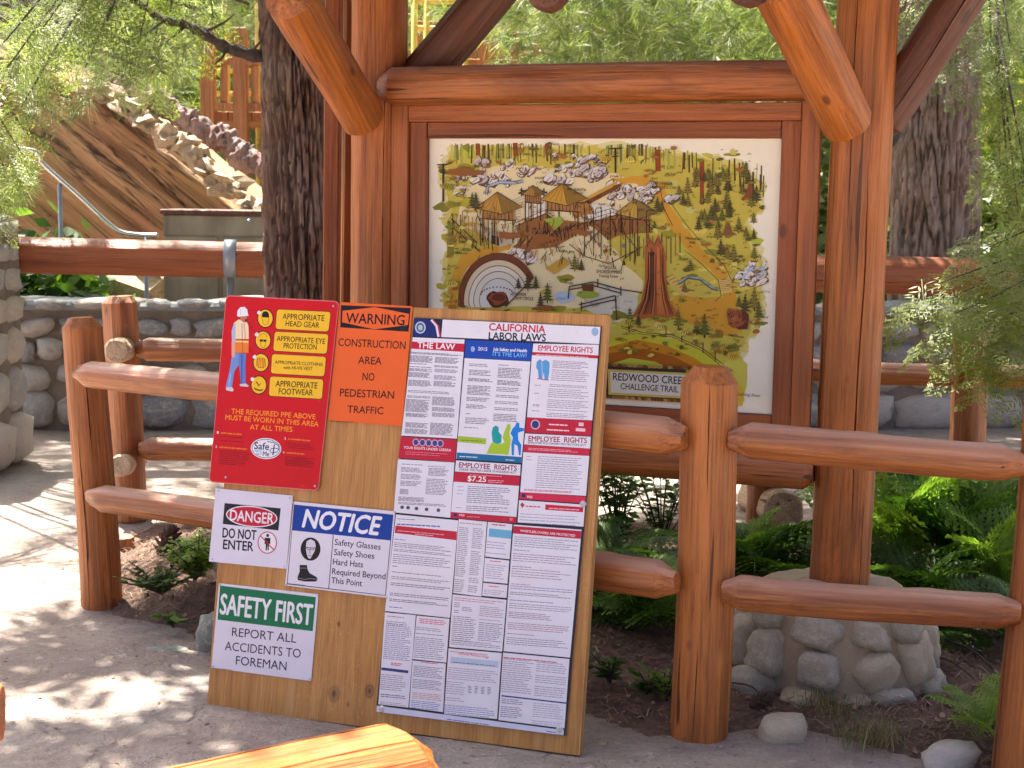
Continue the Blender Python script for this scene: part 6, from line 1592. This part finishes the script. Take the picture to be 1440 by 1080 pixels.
def scatter(name, temps, placements):
    """placements: (position, x direction, up hint, scale, tint shift) -> one mesh"""
    Vs = []; Ts = []; Ti = []; off = 0
    for k, (p, d, up, s, sh) in enumerate(placements):
        tv, tt, ti = temps[k % len(temps)]
        x = Vector(d).normalized(); y = Vector(up).cross(x)
        if y.length < 1e-4: y = Vector((0, 1, 0))
        y.normalize(); z = x.cross(y)
        M3 = np.array([tuple(x), tuple(y), tuple(z)]) * s
        Vs.append(tv @ M3 + np.array(tuple(p))); Ts.append(tt + off); Ti.append(np.clip(ti + sh, 0, 1)); off += len(tv)
    return mesh_arrays(name, np.concatenate(Vs), np.concatenate(Ts), False, np.concatenate(Ti))
SPR = [redwood_spray(i) for i in range(4)]; SPRC = [redwood_spray(10 + i, True) for i in range(3)]
SPRM = [redwood_spray(60 + i, False, 1.5) for i in range(4)]; SPRW = [redwood_spray(40 + i, False, 2.5) for i in range(4)]
TUFT = [pine_tuft(i) for i in range(5)]; TUFTF = [pine_tuft(20 + i, 30, .022) for i in range(4)]; CL = [clump_leaves(i) for i in range(5)]

def hanging_branches(tree, name, start, ends, mat, temps, seed, spread=.28, size=(.22, .36), per=14, rad=.012, matb=None, droop=.15, smat=None, updir=None, part='foliage'):
    r_ = random.Random(seed); pl_ = []; 
    for e in ends:
        s = Vector(start) if not isinstance(start, list) else Vector(start[ends.index(e)])
        e = Vector(e); mid = s.lerp(e, .5) + Vector((0, 0, droop))
        path = smooth_path([s, mid, e], 6)
        link('branch', tube_mesh(path, [rad * (1 - .75 * i / (len(path) - 1)) for i in range(len(path))], 7), matb or M_BRANCH, tree)
        for i in range(per):
            t = .15 + .85 * (i / (per - 1)) ** .8
            f = t * (len(path) - 1); k = min(int(f), len(path) - 2)
            p = path[k].lerp(path[k + 1], f - k); fd = (path[k + 1] - path[k]).normalized()
            side = Vector((-fd.y, fd.x, 0)).normalized() * (1 if i % 2 else -1)
            d = (fd * .7 + side * r_.uniform(.4, 1.1) + Vector((0, 0, r_.uniform(-.75, .15)))).normalized()
            up = Vector((r_.gauss(0, .3), -.35 + r_.gauss(0, .3), 1))
            pl_.append((p + Vector((r_.gauss(0, spread * .12), r_.gauss(0, spread * .12), r_.gauss(0, spread * .08))), d, up, r_.uniform(*size), r_.uniform(-.25, .3)))
    link(part, scatter(name, temps, pl_), mat, tree)

def crown_placements(c, rad, n, seed, smin, smax, droop=.35, flat=False, hollow=.45, clumps=26):
    r_ = random.Random(seed); out = []
    cc = []
    for _ in range(clumps):
        while True:
            q = Vector((r_.uniform(-1, 1), r_.uniform(-1, 1), r_.uniform(-1, 1)))
            if hollow < q.length < 1: break
        cc.append(q)
    for i in range(n):
        q = r_.choice(cc) + Vector((r_.gauss(0, .15), r_.gauss(0, .15), r_.gauss(0, .10)))
        p = Vector(c) + Vector((q.x * rad[0], q.y * rad[1], q.z * rad[2]))
        d = (Vector((q.x, q.y, -droop)) + Vector((r_.gauss(0, .45), r_.gauss(0, .45), r_.gauss(0, .3)))).normalized()
        out.append((p, d, Vector((r_.gauss(0, .3), r_.gauss(0, .3), 1)), r_.uniform(smin, smax), r_.uniform(-.3, .3)))
    return out

# --- big redwood left of the kiosk
tA = thing('redwood_tree', 'redwood with deeply ridged brown bark just left of the map kiosk', 'tree', (-1.12, 7.6, 0))
b0 = at(422, 330, 7.6); b0 = Vector((b0.x + .04, 7.6, 0)); t0 = at(416, 40, 7.6); tt = b0.lerp(Vector((t0.x - .02, 7.6, t0.z)), 1) ; dirn = (Vector((t0.x, 7.6, t0.z)) - b0)
link('trunk', trunk_mesh(b0 - Vector((0, 0, .05)), b0 + dirn * (5.2 / dirn.z), .198, .14, 4, 190, 340, .25), M_BARK, tA)
ends = [at(60, 40, 6.6), at(120, 95, 6.9), at(10, 95, 6.4), at(195, 60, 7.2), at(30, 150, 6.6), at(240, 12, 7.0), at(-30, 30, 6.0), at(300, 25, 7.6), at(90, -10, 6.4), at(150, 30, 6.4), at(5, 60, 6.0), at(210, 110, 8.2), at(60, 95, 7.4)]
hanging_branches(tA, 'fol', [b0 + Vector((0, 0, 2.5)) + Vector((-.5, -.4, .35))] * len(ends), ends, M_FOL, SPRM, 5, size=(.20, .34), per=11)
# low sunlit twigs at the left edge
ends = [at(8, 240, 7.0), at(30, 215, 7.0), at(-20, 280, 6.8), at(40, 190, 7.4)]
hanging_branches(tA, 'fol2', [at(-150, 40, 6.8)] * len(ends), ends, M_FOLY, SPRM, 6, size=(.16, .28), per=12)
# dark crooked branch
br = smooth_path([at(388, 84, 7.55), at(350, 76, 7.5), at(318, 66, 7.5), at(285, 46, 7.5), at(262, 34, 7.5), at(232, 28, 7.5), at(200, 8, 7.5), at(150, -30, 7.5)], 5)
link('branch', tube_mesh(br, [.030 - .016 * i / len(br) + .004 * math.sin(i * 1.9) for i in range(len(br))], 10, True, .5, 3), M_BRANCH, tA)
for a_, b_ in (((262, 34), (215, 70)), ((318, 66), (300, 92)), ((285, 46), (330, 20)), ((350, 76), (372, 40)), ((232, 28), (180, 60))):
    link('branch', tube_mesh(smooth_path([at(*a_, 7.5), at((a_[0] + b_[0]) / 2 + 5, (a_[1] + b_[1]) / 2, 7.45), at(*b_, 7.4)], 4), [.010 - .001 * i for i in range(9)], 6), M_BRANCH, tA)
link('crown', scatter('crownA', SPRC, crown_placements((-0.3, 7.0, 5.4), (2.1, 2.2, 1.4), 760, 8, .34, .62, hollow=.2, clumps=46)), M_FOL, tA, kind='stuff')

link('crown', scatter('shade_clump', SPRC, crown_placements((-2.5, 6.3, 5.2), (1.2, 0.95, .6), 230, 9, .30, .55, hollow=.1, clumps=22)), M_FOL, tA, kind='stuff')  # extra unseen foliage clump, added to dapple the foreground ground
# pine hanging over the left, with long pale needles
tB = thing('pine_tree', 'pine with long pale needle tufts hanging over the rock slab at top left', 'tree', (-4.4, 9.6, 0))
link('trunk', trunk_mesh((-4.6, 9.7, -.05), (-4.4, 9.7, 6), .17, .1, 9, 50, 60, .1), M_BARK2, tB)
r_ = random.Random(31); pl_ = []
for (px, py, Y, n_, s_) in ((235, 88, 7.6, 9, 16), (215, 100, 7.5, 7, 14), (130, 40, 7.6, 12, 26), (55, 75, 7.2, 12, 24), (10, 30, 7.0, 10, 22), (180, 60, 7.6, 10, 22), (20, 250, 7.4, 8, 16), (285, 15, 8.0, 8, 18), (120, 60, 9.0, 14, 40), (60, 20, 8.6, 14, 45), (220, 100, 9.6, 10, 28), (240, 85, 9.6, 10, 22), (180, 110, 9.4, 12, 30), (20, 110, 8.8, 12, 30), (90, 100, 9.0, 12, 40), (300, 12, 10, 8, 24), (350, 6, 10, 8, 20), (200, 40, 9.6, 14, 50), (270, 10, 10, 12, 40), (0, 190, 8.8, 8, 24), (14, 290, 8.6, 8, 20), (140, 20, 9, 12, 40), (20, 260, 8.8, 6, 18), (100, 140, 9.2, 6, 22)):
    a_ = at(px, py, Y); s0 = Vector((-4.5, 9.7, a_.z + .6))
    link('branch', tube_mesh(smooth_path([s0, s0.lerp(a_, .5) + Vector((0, 0, .15)), a_], 5), .012, 6), M_BRANCH, tB)
    for i in range(n_):
        p = at(px + r_.gauss(0, s_), py + r_.gauss(0, s_ * .55), Y + r_.uniform(-.4, .4))
        pl_.append((p, (r_.gauss(0, .6), r_.gauss(-.2, .5), r_.gauss(-.4, .5)), (0, .2, 1), r_.uniform(.13, .20), r_.uniform(-.2, .3)))
link('foliage', scatter('pineB', TUFT, pl_), M_PINE, tB)
link('crown', scatter('pineBc', TUFTF, crown_placements((-3.3, 10.7, 5.2), (1.9, 1.3, 0.9), 560, 18, .3, .45)), M_PINE, tB, kind='stuff')

# --- redwood right, behind the wall
tC = thing('redwood_tree', 'thick grey-brown redwood trunk behind the stone wall at the right', 'tree', (2.95, 10.85, 0))
bC = at(1318, 300, 10.9); bC = Vector((bC.x, 10.9, 0)); tC0 = at(1308, 80, 10.9)
link('trunk', trunk_mesh((bC.x + .03, 10.9, -.05), (tC0.x - .06, 10.9, 6.2), .325, .26, 15, 220, 300, .15, 0, .15), M_BARK2, tC)
link('branch', tube_mesh(smooth_path([at(1290, 122, 10.5), at(1276, 150, 10.3), at(1262, 190, 10.1), at(1238, 222, 10.0)], 5), .022, 8), M_BRANCH, tC)
ends = [at(1300, 60, 8.6), at(1350, 30, 8.2), at(1420, 60, 8.0), at(1270, 30, 8.8), at(1395, 90, 8.6), at(1330, 75, 8.9), at(1415, 130, 8.4)]
hanging_branches(tC, 'fol', [Vector((2.9, 9.6, 3.3))] * len(ends), ends, M_FOL, SPRM, 25, size=(.24, .38), per=14)
link('crown', scatter('crownC', SPRC, crown_placements((2.2, 11.6, 5.4), (3.0, 2.4, 1.4), 900, 28, .34, .62, hollow=.2, clumps=40)), M_FOL, tC, kind='stuff')
# hanging curtain of pale green foliage right of the trunk
ends = [at(1418, 250, 8.2), at(1432, 300, 8.2), at(1408, 290, 8.5), at(1440, 230, 8.0)]
hanging_branches(tC, 'fol3', [at(1400, 20, 8.4)] * len(ends), ends, M_FOLY, SPRM, 27, size=(.18, .30), per=16, droop=.0)

# --- young redwood at the right edge, sprays reaching over the rear fence
tD = thing('redwood_sapling', 'young redwood reaching yellow-green sprays over the rear fence at the right edge', 'tree', (2.5, 5.9, 0))
link('trunk', trunk_mesh((2.55, 5.9, -.03), (2.45, 5.9, 3.4), .05, .02, 35, 30, 50, .1), M_BRANCH, tD)
ends = [at(1322, 398, 5.4), at(1300, 428, 5.5), at(1345, 440, 5.3), at(1390, 420, 5.2), at(1395, 505, 5.3), at(1425, 480, 5.2), at(1405, 540, 5.3), at(1360, 470, 5.4), at(1440, 400, 5.3), at(1385, 350, 5.6), at(1430, 330, 5.6), at(1380, 395, 5.7), at(1330, 545 - 70, 5.6)]
st = [Vector((2.5, 5.9, e.z + .18)) for e in ends]
hanging_branches(tD, 'fol', st, ends, M_YOUNG, SPRW, 41, size=(.16, .26), per=14, rad=.006, droop=.04)

# --- background trees and shrubs in the sun
def bg_tree(name, label, cat, x, y, h, rad, n, kind, seed, mat, trunk=True, z0=0.0, group=None):
    t = thing(name, label, cat, (x, y, z0), {'tree': 'trees in the sun beyond the wall', 'shrub': 'shrubs behind the wall'}[cat])
    if trunk: link('trunk', trunk_mesh((x, y, z0 - .1), (x + .1, y, z0 + h * .9), .06 + h * .028, .04, seed, 26, 40, .08), M_BARK2, t)
    temps = {'pine': TUFTF, 'red': SPRC, 'leaf': CL}[kind]
    n = int(n * 2.4) if kind == 'pine' else n
    sz = {'pine': (.17, .30), 'red': (.5, .8), 'leaf': (.35, .6)}[kind]
    cz = z0 + (h * .58 if trunk else h * .5)
    link('crown', scatter(name, temps, crown_placements((x, y, cz), (rad, rad, h * .45 if trunk else h * .5), n, seed, *sz, hollow=.1, clumps=int(18 + rad * 10))), mat, t, kind='stuff')
    return t
BG = [
 ('pine_tree', 'sunlit pine standing behind the middle of the map frame', 'tree', 1.0, 15.0, 5.0, 1.8, 760, 'pine', M_PINE),
 ('pine_tree', 'sunlit pine behind the upper right corner of the map frame', 'tree', 2.6, 15.6, 5.2, 1.9, 760, 'pine', M_PINE),
 ('pine_tree', 'bushy pine on the slope behind the right kiosk post', 'tree', 4.6, 14.6, 4.6, 1.7, 620, 'pine', M_PINE),
 ('pine_tree', 'pine behind the balcony railing at the upper left', 'tree', -3.3, 19.0, 5.6, 1.9, 640, 'pine', M_PINE),
 ('pine_tree', 'tall pine at the far left beyond the rock slab', 'tree', -6.6, 15.0, 6.5, 2.2, 760, 'pine', M_PINE),
 ('pine_tree', 'dense pine between the balcony and the lookout deck', 'tree', -1.4, 19.5, 6.4, 2.4, 800, 'pine', M_PINE),
 ('redwood_tree', 'dark redwood far behind the lookout deck', 'tree', 0.6, 22.5, 8.5, 2.6, 700, 'red', M_FOL),
 ('redwood_tree', 'broad redwood far back to the right of the lookout deck', 'tree', 4.4, 22.0, 8.0, 2.8, 700, 'red', M_FOLY),
 ('redwood_tree', 'tall redwood far back behind the thick right trunk', 'tree', 7.6, 19.0, 8.0, 2.6, 700, 'red', M_FOL),
 ('redwood_tree', 'redwood far back behind the balcony railing', 'tree', -6.0, 22.5, 8.5, 2.8, 700, 'red', M_FOLY),
 ('shrub', 'leafy shrub in the sun behind the wall right of the thick trunk', 'shrub', 4.55, 12.4, 2.3, 1.0, 560, 'leaf', M_FOLY),
 ('shrub', 'green shrub low behind the left stretch of the wall', 'shrub', -3.35, 10.2, 0.95, .45, 240, 'leaf', M_FERN),
 ('shrub', 'pale bush filling the gap left of the thick right trunk', 'shrub', 2.5, 13.6, 2.4, .75, 360, 'leaf', M_PINE),
]
for i, b in enumerate(BG):
    bg_tree(b[0], b[1], b[2], b[3], b[4], b[5], b[6], b[7], b[8], 50 + i, b[9], trunk=b[0] != 'shrub')
# far wood on the slope
pl_ = []
r_ = random.Random(91)
for i in range(2400):
    x = r_.uniform(-26, 26); y = r_.uniform(23, 40)
    z = -.3 + 19 * ((y - 19) / 76) ** .8
    pl_.append(((x, y, z + r_.uniform(0, 5.5)), (r_.gauss(0, .7), r_.gauss(-.3, .7), r_.gauss(-.2, .4)), (r_.gauss(0, .3), 0, 1), r_.uniform(1.0, 2.0), r_.uniform(-.3, .4)))
tag(link('far_wood', scatter('wood', CL, pl_), M_FOLY), 'dense sunlit wood covering the slope far behind everything', 'wood', kind='stuff')

# ================================================================== BED PLANTS
def frond_mesh(seed, L=1.0, pairs=15, lobes=4):
    r_ = random.Random(seed); V = []; T = []; ti = []
    def P3(t): return Vector((t * L * (1 - .18 * t), 0, L * (.42 * t - .55 * t * t)))
    for i in range(12):
        a, b = P3(i / 12), P3((i + 1) / 12); w = .006 * L * (1 - i / 14)
        k = len(V); V.extend([a + Vector((0, w, 0)), a - Vector((0, w, 0)), b - Vector((0, w, 0)), b + Vector((0, w, 0))]); T.extend([(k, k + 1, k + 2), (k, k + 2, k + 3)]); ti.extend([.2] * 4)
    for i in range(pairs):
        t = .14 + .85 * i / (pairs - 1)
        pl = L * .26 * math.sin(PI * min(1, (t * .82 + .16))) ** .8 * r_.uniform(.85, 1.1)
        if t > .93: pl *= .6
        base = P3(t); fd = (P3(min(1, t + .02)) - P3(t - .02)).normalized()
        for sgn in (1, -1):
            d = (fd * .45 + Vector((0, sgn, 0)) + Vector((0, 0, r_.uniform(-.18, .05)))).normalized()
            s = d.cross(Vector((0, 0, 1))).normalized()
            if s.dot(fd) < 0: s = -s
            tv = r_.random() * .7
            for q in range(lobes):
                u0 = q / lobes; u1 = (q + 1) / lobes
                w = pl * .24 * (1 - u0 * .75)
                a = base + d * pl * u0; a.z -= pl * .25 * u0 ** 2; b = base + d * pl * u1; b.z -= pl * .25 * u1 ** 2
                tip = d * pl * .14
                k = len(V); V.extend([a, b, a.lerp(b, .5) + s * w + tip, a.lerp(b, .5) - s * w + tip]); T.extend([(k, k + 1, k + 2), (k, k + 3, k + 1)]); ti.extend([tv, tv, min(1, tv + .25), min(1, tv + .25)])
    return mesh_arrays('frond', [tuple(v) for v in V], T, False, ti)
FR = [frond_mesh(i) for i in range(4)]
FRD = [with_mat(m, M_FERN) for m in FR]; FRL = [with_mat(m, M_FERNL) for m in FR]
def fern(label, x, y, size, n, seed, bright=False, lean=0, group=None, up=.5):
    r_ = random.Random(seed); z = bed_h(x, y)
    t = thing('fern', label, 'fern', (x, y, z), 'ferns in the planting bed')
    for i in range(n):
        a = 2 * PI * i / n * 1.0 + r_.uniform(-.3, .3); s = size * r_.uniform(.75, 1.12)
        pitch = r_.uniform(up - .35, up + .35)
        M = Matrix.Translation((x, y, z)) @ Matrix.Rotation(a, 4, 'Z') @ Matrix.Rotation(-pitch, 4, 'Y') @ Matrix.Rotation(r_.uniform(-.3, .3), 4, 'X') @ Matrix.Scale(s, 4)
        link('frond', (FRL if bright else FRD)[r_.randrange(4)], None, t, M)
    return t
def bx_(px, py, Y=None): return ground(px, py, .04)
def fat(label, px, py, size, n, seed, **k): g_ = ground(px, py, .05); return fern(label, g_.x, g_.y, size, n, seed, **k)
fat('spreading feathery fern under the rails beside the right edge of the board', 880, 850, .48, 10, 1, bright=True)
fat('fern half hidden behind the middle fence post, right of the board', 935, 880, .42, 11, 2)
fat('fern low behind the board edge under the lower rail', 845, 800, .45, 11, 3)
fat('fern with a bright upright tip between the middle post and the kiosk post', 1058, 808, .50, 12, 4, up=.75, bright=False)
fat('small bright fern tip rising left of the kiosk post', 1042, 800, .42, 6, 44, up=1.0, bright=True)
fat('dark fern close against the left side of the kiosk post', 1100, 820, .42, 12, 5)
fat('tall upright light fern just right of the kiosk post', 1262, 800, .66, 9, 6, up=1.1, bright=True)
fat('dark fern spreading behind the lower rail right of the kiosk post', 1290, 845, .46, 11, 7, up=.75)
fat('large fern in the middle of the group right of the kiosk post', 1340, 810, .62, 10, 8, up=1.0)
fat('lush arching light-green fern at the right edge behind the rails', 1405, 830, .60, 10, 9, up=.95, bright=True)
fat('bright upright fern catching sun near the right edge', 1385, 790, .58, 7, 10, up=1.15, bright=True)
fat('fern behind the stone footing on its right side', 1310, 880, .36, 9, 12, up=.4)
fat('small lone light-green fern in the needles at the lower right', 1380, 1018, .27, 6, 11, up=.8, bright=True)
fat('fern under the rail at the far right corner of the bed', 1425, 900, .36, 10, 13, up=.5)
fern('broad fern hidden behind the notice board', 0.1, 5.3, .5, 12, 14); fern('fern growing between the kiosk and the board', -0.35, 5.6, .45, 12, 15)

LEAFV = np.array([(0, 0, 0), (.3, .22, .02), (.7, .2, 0), (1, 0, -.06), (.7, -.2, 0), (.3, -.22, .02)]); LEAFT = np.array([(0, 1, 5), (1, 2, 5), (2, 4, 5), (2, 3, 4)])
def leaf_tmpl(): return [(LEAFV, LEAFT, np.full(6, t)) for t in (.1, .35, .6, .9)]
def leafy(name, label, cat, px, py, h, rad, stems, leaves, size, seed, mat, zoff=.04, droop=0):
    r_ = random.Random(seed); g_ = ground(px, py, zoff); t = thing(name, label, cat, g_, 'small shrubs in the planting bed' if name == 'shrub' else 'low leafy plants in the planting bed'); pl_ = []
    for i in range(stems):
        a = r_.uniform(0, 2 * PI); rr = rad * r_.uniform(.2, 1); hh = h * r_.uniform(.6, 1.05)
        e = g_ + Vector((rr * math.cos(a), rr * math.sin(a), hh)); path = smooth_path([g_, g_.lerp(e, .5) + Vector((0, 0, hh * .12)), e], 4)
        link('stem', tube_mesh(path, [.004 - .0003 * k for k in range(len(path))], 5), M_BRANCH, t)
        for k in range(leaves):
            u = .2 + .8 * k / leaves; f = u * (len(path) - 1); q = min(int(f), len(path) - 2); p = path[q].lerp(path[q + 1], f - q)
            aa = r_.uniform(0, 2 * PI); pl_.append((p, (math.cos(aa), math.sin(aa), r_.uniform(-.2, .5) - droop), (r_.gauss(0, .3), r_.gauss(0, .3), 1), size * r_.uniform(.6, 1.1), 0))
    link('foliage', scatter(name, leaf_tmpl(), pl_), mat, t)
leafy('shrub', 'dark shrub with small leaves and bare twigs beside the board edge under the kiosk beam', 'shrub', 868, 775, .52, .22, 16, 24, .06, 1, M_FERN)
leafy('shrub', 'twiggy dark shrub right behind the middle fence post', 'shrub', 930, 770, .45, .22, 14, 22, .055, 2, M_FERN)
leafy('shrub', 'twiggy small-leaved shrub against the right side of the kiosk post', 'shrub', 1265, 790, .50, .25, 18, 24, .055, 3, M_FERN)
leafy('shrub', 'dense dark shrub behind the ferns in the middle right', 'shrub', 1320, 765, .45, .3, 18, 24, .06, 4, M_FERN)
leafy('shrub', 'low bright green shrub on the soil mound left of the board', 'shrub', 275, 815, .15, .15, 60, 20, .036, 5, M_FERNL, .12)
leafy('shrub', 'dull green sprawling shrub behind the left fence posts', 'shrub', 228, 835, .10, .17, 36, 16, .03, 6, M_FERN, .1)
leafy('seedling', 'three-leaf seedling in the litter left of the board', 'plant', 244, 882, .05, .05, 5, 4, .055, 7, M_FERN)
leafy('ground_plant', 'round-leaved plant under the rail just left of the middle post', 'plant', 910, 975, .07, .09, 7, 4, .075, 8, M_FERN, .03, -.2)
leafy('ground_plant', 'small bright leafy plant at the foot of the middle post', 'plant', 938, 985, .09, .05, 8, 8, .035, 9, M_FERNL, .03)
leafy('ground_plant', 'low leafy plant at the base of the board edge', 'plant', 858, 960, .10, .08, 8, 7, .05, 10, M_FERN, .03)
leafy('ground_plant', 'broad-leaved plant beside the small lone fern at lower right', 'plant', 1408, 1020, .06, .07, 6, 4, .06, 12, M_FERNL, .02)

# grass tufts, litter, twigs
def blades(name, pts, n, h, w, seed, mat, label, cat):
    r_ = random.Random(seed); V = []; T = []; ti = []
    for (x, y, z, rr) in pts:
        for i in range(n):
            a = r_.uniform(0, 2 * PI); p = Vector((x + r_.gauss(0, rr), y + r_.gauss(0, rr), z)); hh = h * r_.uniform(.4, 1.1)
            d = Vector((math.cos(a), math.sin(a), 0)); s = Vector((-d.y, d.x, 0)) * w
            m = p + d * hh * .3 + Vector((0, 0, hh * .65)); e = p + d * hh * r_.uniform(.6, 1.1) + Vector((0, 0, hh * r_.uniform(.3, .9)))
            b = len(V); V.extend([p - s, p + s, m + s * .7, m - s * .7, e]); T.extend([(b, b + 1, b + 2), (b, b + 2, b + 3), (b + 3, b + 2, b + 4)]); ti.extend([r_.random()] * 5)
    return link(name, mesh_arrays(name, [tuple(v) for v in V], T, False, ti), mat)
gp = [ground(x, y, .01) for x, y in ((1172, 1010), (1195, 1040), (1225, 1050), (1155, 1000), (1250, 1045))]
tag(blades('dry_grass', [(p.x, p.y, p.z, .035) for p in gp], 60, .11, .0012, 4, M_GRASS, '', ''), 'wispy half-dry grass growing in front of the stone footing', 'grass', kind='stuff')
r_ = random.Random(12); V = []; T = []; ti = []
cnt = 0
while cnt < 24000:
    x, y = r_.uniform(-1.75, 2.6), r_.uniform(3.6, 6.7)
    if not inside(x, y, BED): 
        if not (inside(x, y - .06, BED) or inside(x, y + .08, BED)) or r_.random() > .3: continue
    if nz(x, y, 2.2, 5) < -.25 and r_.random() < .6: continue
    z = bed_h(x, y) + .004 + r_.random() * .008; a = r_.uniform(0, PI * 2); l = r_.uniform(.02, .075); w = r_.uniform(.0008, .002)
    d = Vector((math.cos(a), math.sin(a), r_.uniform(-.15, .25))) * l; s = Vector((-math.sin(a), math.cos(a), 0)) * w; p = Vector((x, y, z)); c_ = Vector((0, 0, l * .15))
    b = len(V); V.extend([p - s, p + s, p + d * .5 + s + c_, p + d * .5 - s + c_, p + d]); T.extend([(b, b + 1, b + 2), (b, b + 2, b + 3), (b + 3, b + 2, b + 4)]); ti.extend([r_.random() ** 1.3] * 5); cnt += 1
for i in range(2600):
    x, y = r_.uniform(-1.7, 2.4), r_.uniform(3.6, 6.6)
    if not inside(x, y, BED): continue
    z = bed_h(x, y) + .006; s = r_.uniform(.006, .018); a = r_.uniform(0, 6.28); tl = r_.uniform(-.4, .4)
    b = len(V)
    for k in range(5):
        aa = a + k * 2 * PI / 5; V.append(Vector((x + s * math.cos(aa) * .55, y + s * math.sin(aa), z + s * tl * math.sin(aa - a))))
    T.extend([(b, b + 1, b + 2), (b, b + 2, b + 3), (b, b + 3, b + 4)]); t_ = r_.random(); ti.extend([t_] * 5)
tag(link('pine_needle_litter', mesh_arrays('litter', [tuple(v) for v in V], T, False, ti), M_LITTER), 'brown layer of fallen pine needles over the planting bed', 'litter', kind='stuff')
# crumbs and small leaves on the path
V = []; T = []; ti = []
for i in range(3200):
    x, y = r_.gauss(-.6, 1.3), r_.uniform(2.6, 7.5)
    if inside(x, y, BED): continue
    z = ground_h(x, y) + .002; s = r_.uniform(.002, .008) * (1 if r_.random() < .9 else 2); a = r_.uniform(0, 6.28)
    b = len(V)
    for k in range(4): V.append((x + s * math.cos(a + k * PI / 2) * (1 if k % 2 else .45), y + s * math.sin(a + k * PI / 2) * (1 if k % 2 else .45), z + r_.uniform(0, .004)))
    T.append((b, b + 1, b + 2, b + 3)); ti.extend([r_.random()] * 4)
tag(link('leaf_crumbs', mesh_arrays('crumbs', V, T, False, ti), M_LITTER), 'scattered leaf crumbs and grit on the concrete path', 'litter', kind='stuff')
V = []
twigs = thing('fallen_twigs', 'bare fallen twigs lying on the litter right of the stone footing', 'twigs', ground(1370, 900, .03))
for (a_, b_, w) in (((1330, 900), (1395, 940), .006), ((1345, 935), (1375, 915), .004), ((1300, 920), (1370, 955), .004), ((1360, 890), (1372, 925), .005), ((1400, 960), (1438, 985), .004), ((1060, 1010), (1105, 1000), .003), ((1030, 960), (1075, 985), .003)):
    p, q = ground(*a_, .05), ground(*b_, .05)
    link('twig', tube_mesh(smooth_path([p, p.lerp(q, .5) + Vector((.01, 0, .015)), q], 4), [w * (1 - .06 * k) for k in range(9)], 6), M_LITTER if False else M_BRANCH, twigs)
# rocks by the bed edge
def lone_rock(label, px, py, size, seed, mats, sink=.3, rot=0):
    g_ = ground(px, py); t = with_mat(stone_mesh(seed, .35, 3, .22), mats)
    o = link('rock', t, None, None, Matrix.Translation(g_ + Vector((0, size[1], size[2] * (1 - 2 * sink)))) @ Matrix.Rotation(rot, 4, 'Z') @ Matrix.Diagonal((*size, 1)))
    tag(o, label, 'rock', 'loose rocks along the path edge')
M_GREEN = stone_mat('greenish_stone', [(0.20, 0.23, 0.19), (0.24, 0.26, 0.22)], .15)
lone_rock('flat grey-green flagstone in the path left of the board', 228, 925, (.085, .05, .012), 71, M_GREEN, .1)
lone_rock('dark grey boulder tucked behind the left edge of the board', 300, 925, (.075, .07, .085), 72, M_GREEN, .2)
lone_rock('pale boulder in the needles in front of the stone footing', 1105, 1050, (.075, .05, .055), 73, M_STONE_BASE, .25)
lone_rock('pale pointed rock at the bottom right of the path edge', 1345, 1085, (.10, .05, .05), 74, M_STONE_PALE, .3, .5)
lone_rock('small sunlit rock beside the right fence post base', 1430, 1040, (.03, .03, .035), 75, M_STONE_BASE, .2)
lone_rock('brown rock sliver in the bed just left of the board', 290, 765, (.05, .04, .05), 76, M_GREEN, .2)
# pine cones
def cone(label, px, py, L, seed, z=.05, tilt=.5, az=0.0):
    r_ = random.Random(seed); g_ = ground(px, py, z); t = thing('pine_cone', label, 'pine cone', g_, 'fallen pine cones')
    M0 = Matrix.Translation(g_ + Vector((0, 0, L * .35))) @ Matrix.Rotation(az, 4, 'Z') @ Matrix.Rotation(tilt, 4, 'Y')
    link('core', tube_mesh([(0, 0, -L * .45), (0, 0, 0), (0, 0, L * .4)], [L * .12, L * .16, L * .04], 8), M_CONE, t, M0)
    bm = bmesh.new(); vs = [bm.verts.new(v) for v in ((0, -.10, 0), (0, .10, 0), (.6, .22, .02), (.6, -.22, .02), (.98, .10, .14), (.98, -.10, .14), (.62, 0, .12), (.62, 0, -.06))]
    for f in ((0, 1, 2, 6), (0, 6, 3), (6, 2, 4), (6, 4, 5), (6, 5, 3), (1, 0, 7), (1, 7, 2), (0, 3, 7), (7, 4, 2), (7, 5, 4), (7, 3, 5)): bm.faces.new([vs[i] for i in f])
    me = bpy.data.meshes.new('scale'); bm.to_mesh(me); bm.free(); me.materials.append(M_CONE)
    for i in range(64):
        u = i / 63; a = i * 2.39996; zz = -L * .42 + L * .82 * u; rr = L * .42 * math.sin(PI * (.22 + .72 * u)) 
        M = M0 @ Matrix.Translation((0, 0, zz)) @ Matrix.Rotation(a, 4, 'Z') @ Matrix.Rotation(-.15 - .7 * u, 4, 'Y') @ Matrix.Diagonal((rr, rr * .8, rr * .8, 1))
        link('scale', me, None, t, M)
cone('dark open pine cone sitting on the soil mound behind the lower left rail', 236, 778, .15, 1, .10, .9, 1.2)
cone('brown pine cone lying left of the stone footing', 1070, 1000, .085, 2, .03, 1.4, .5)
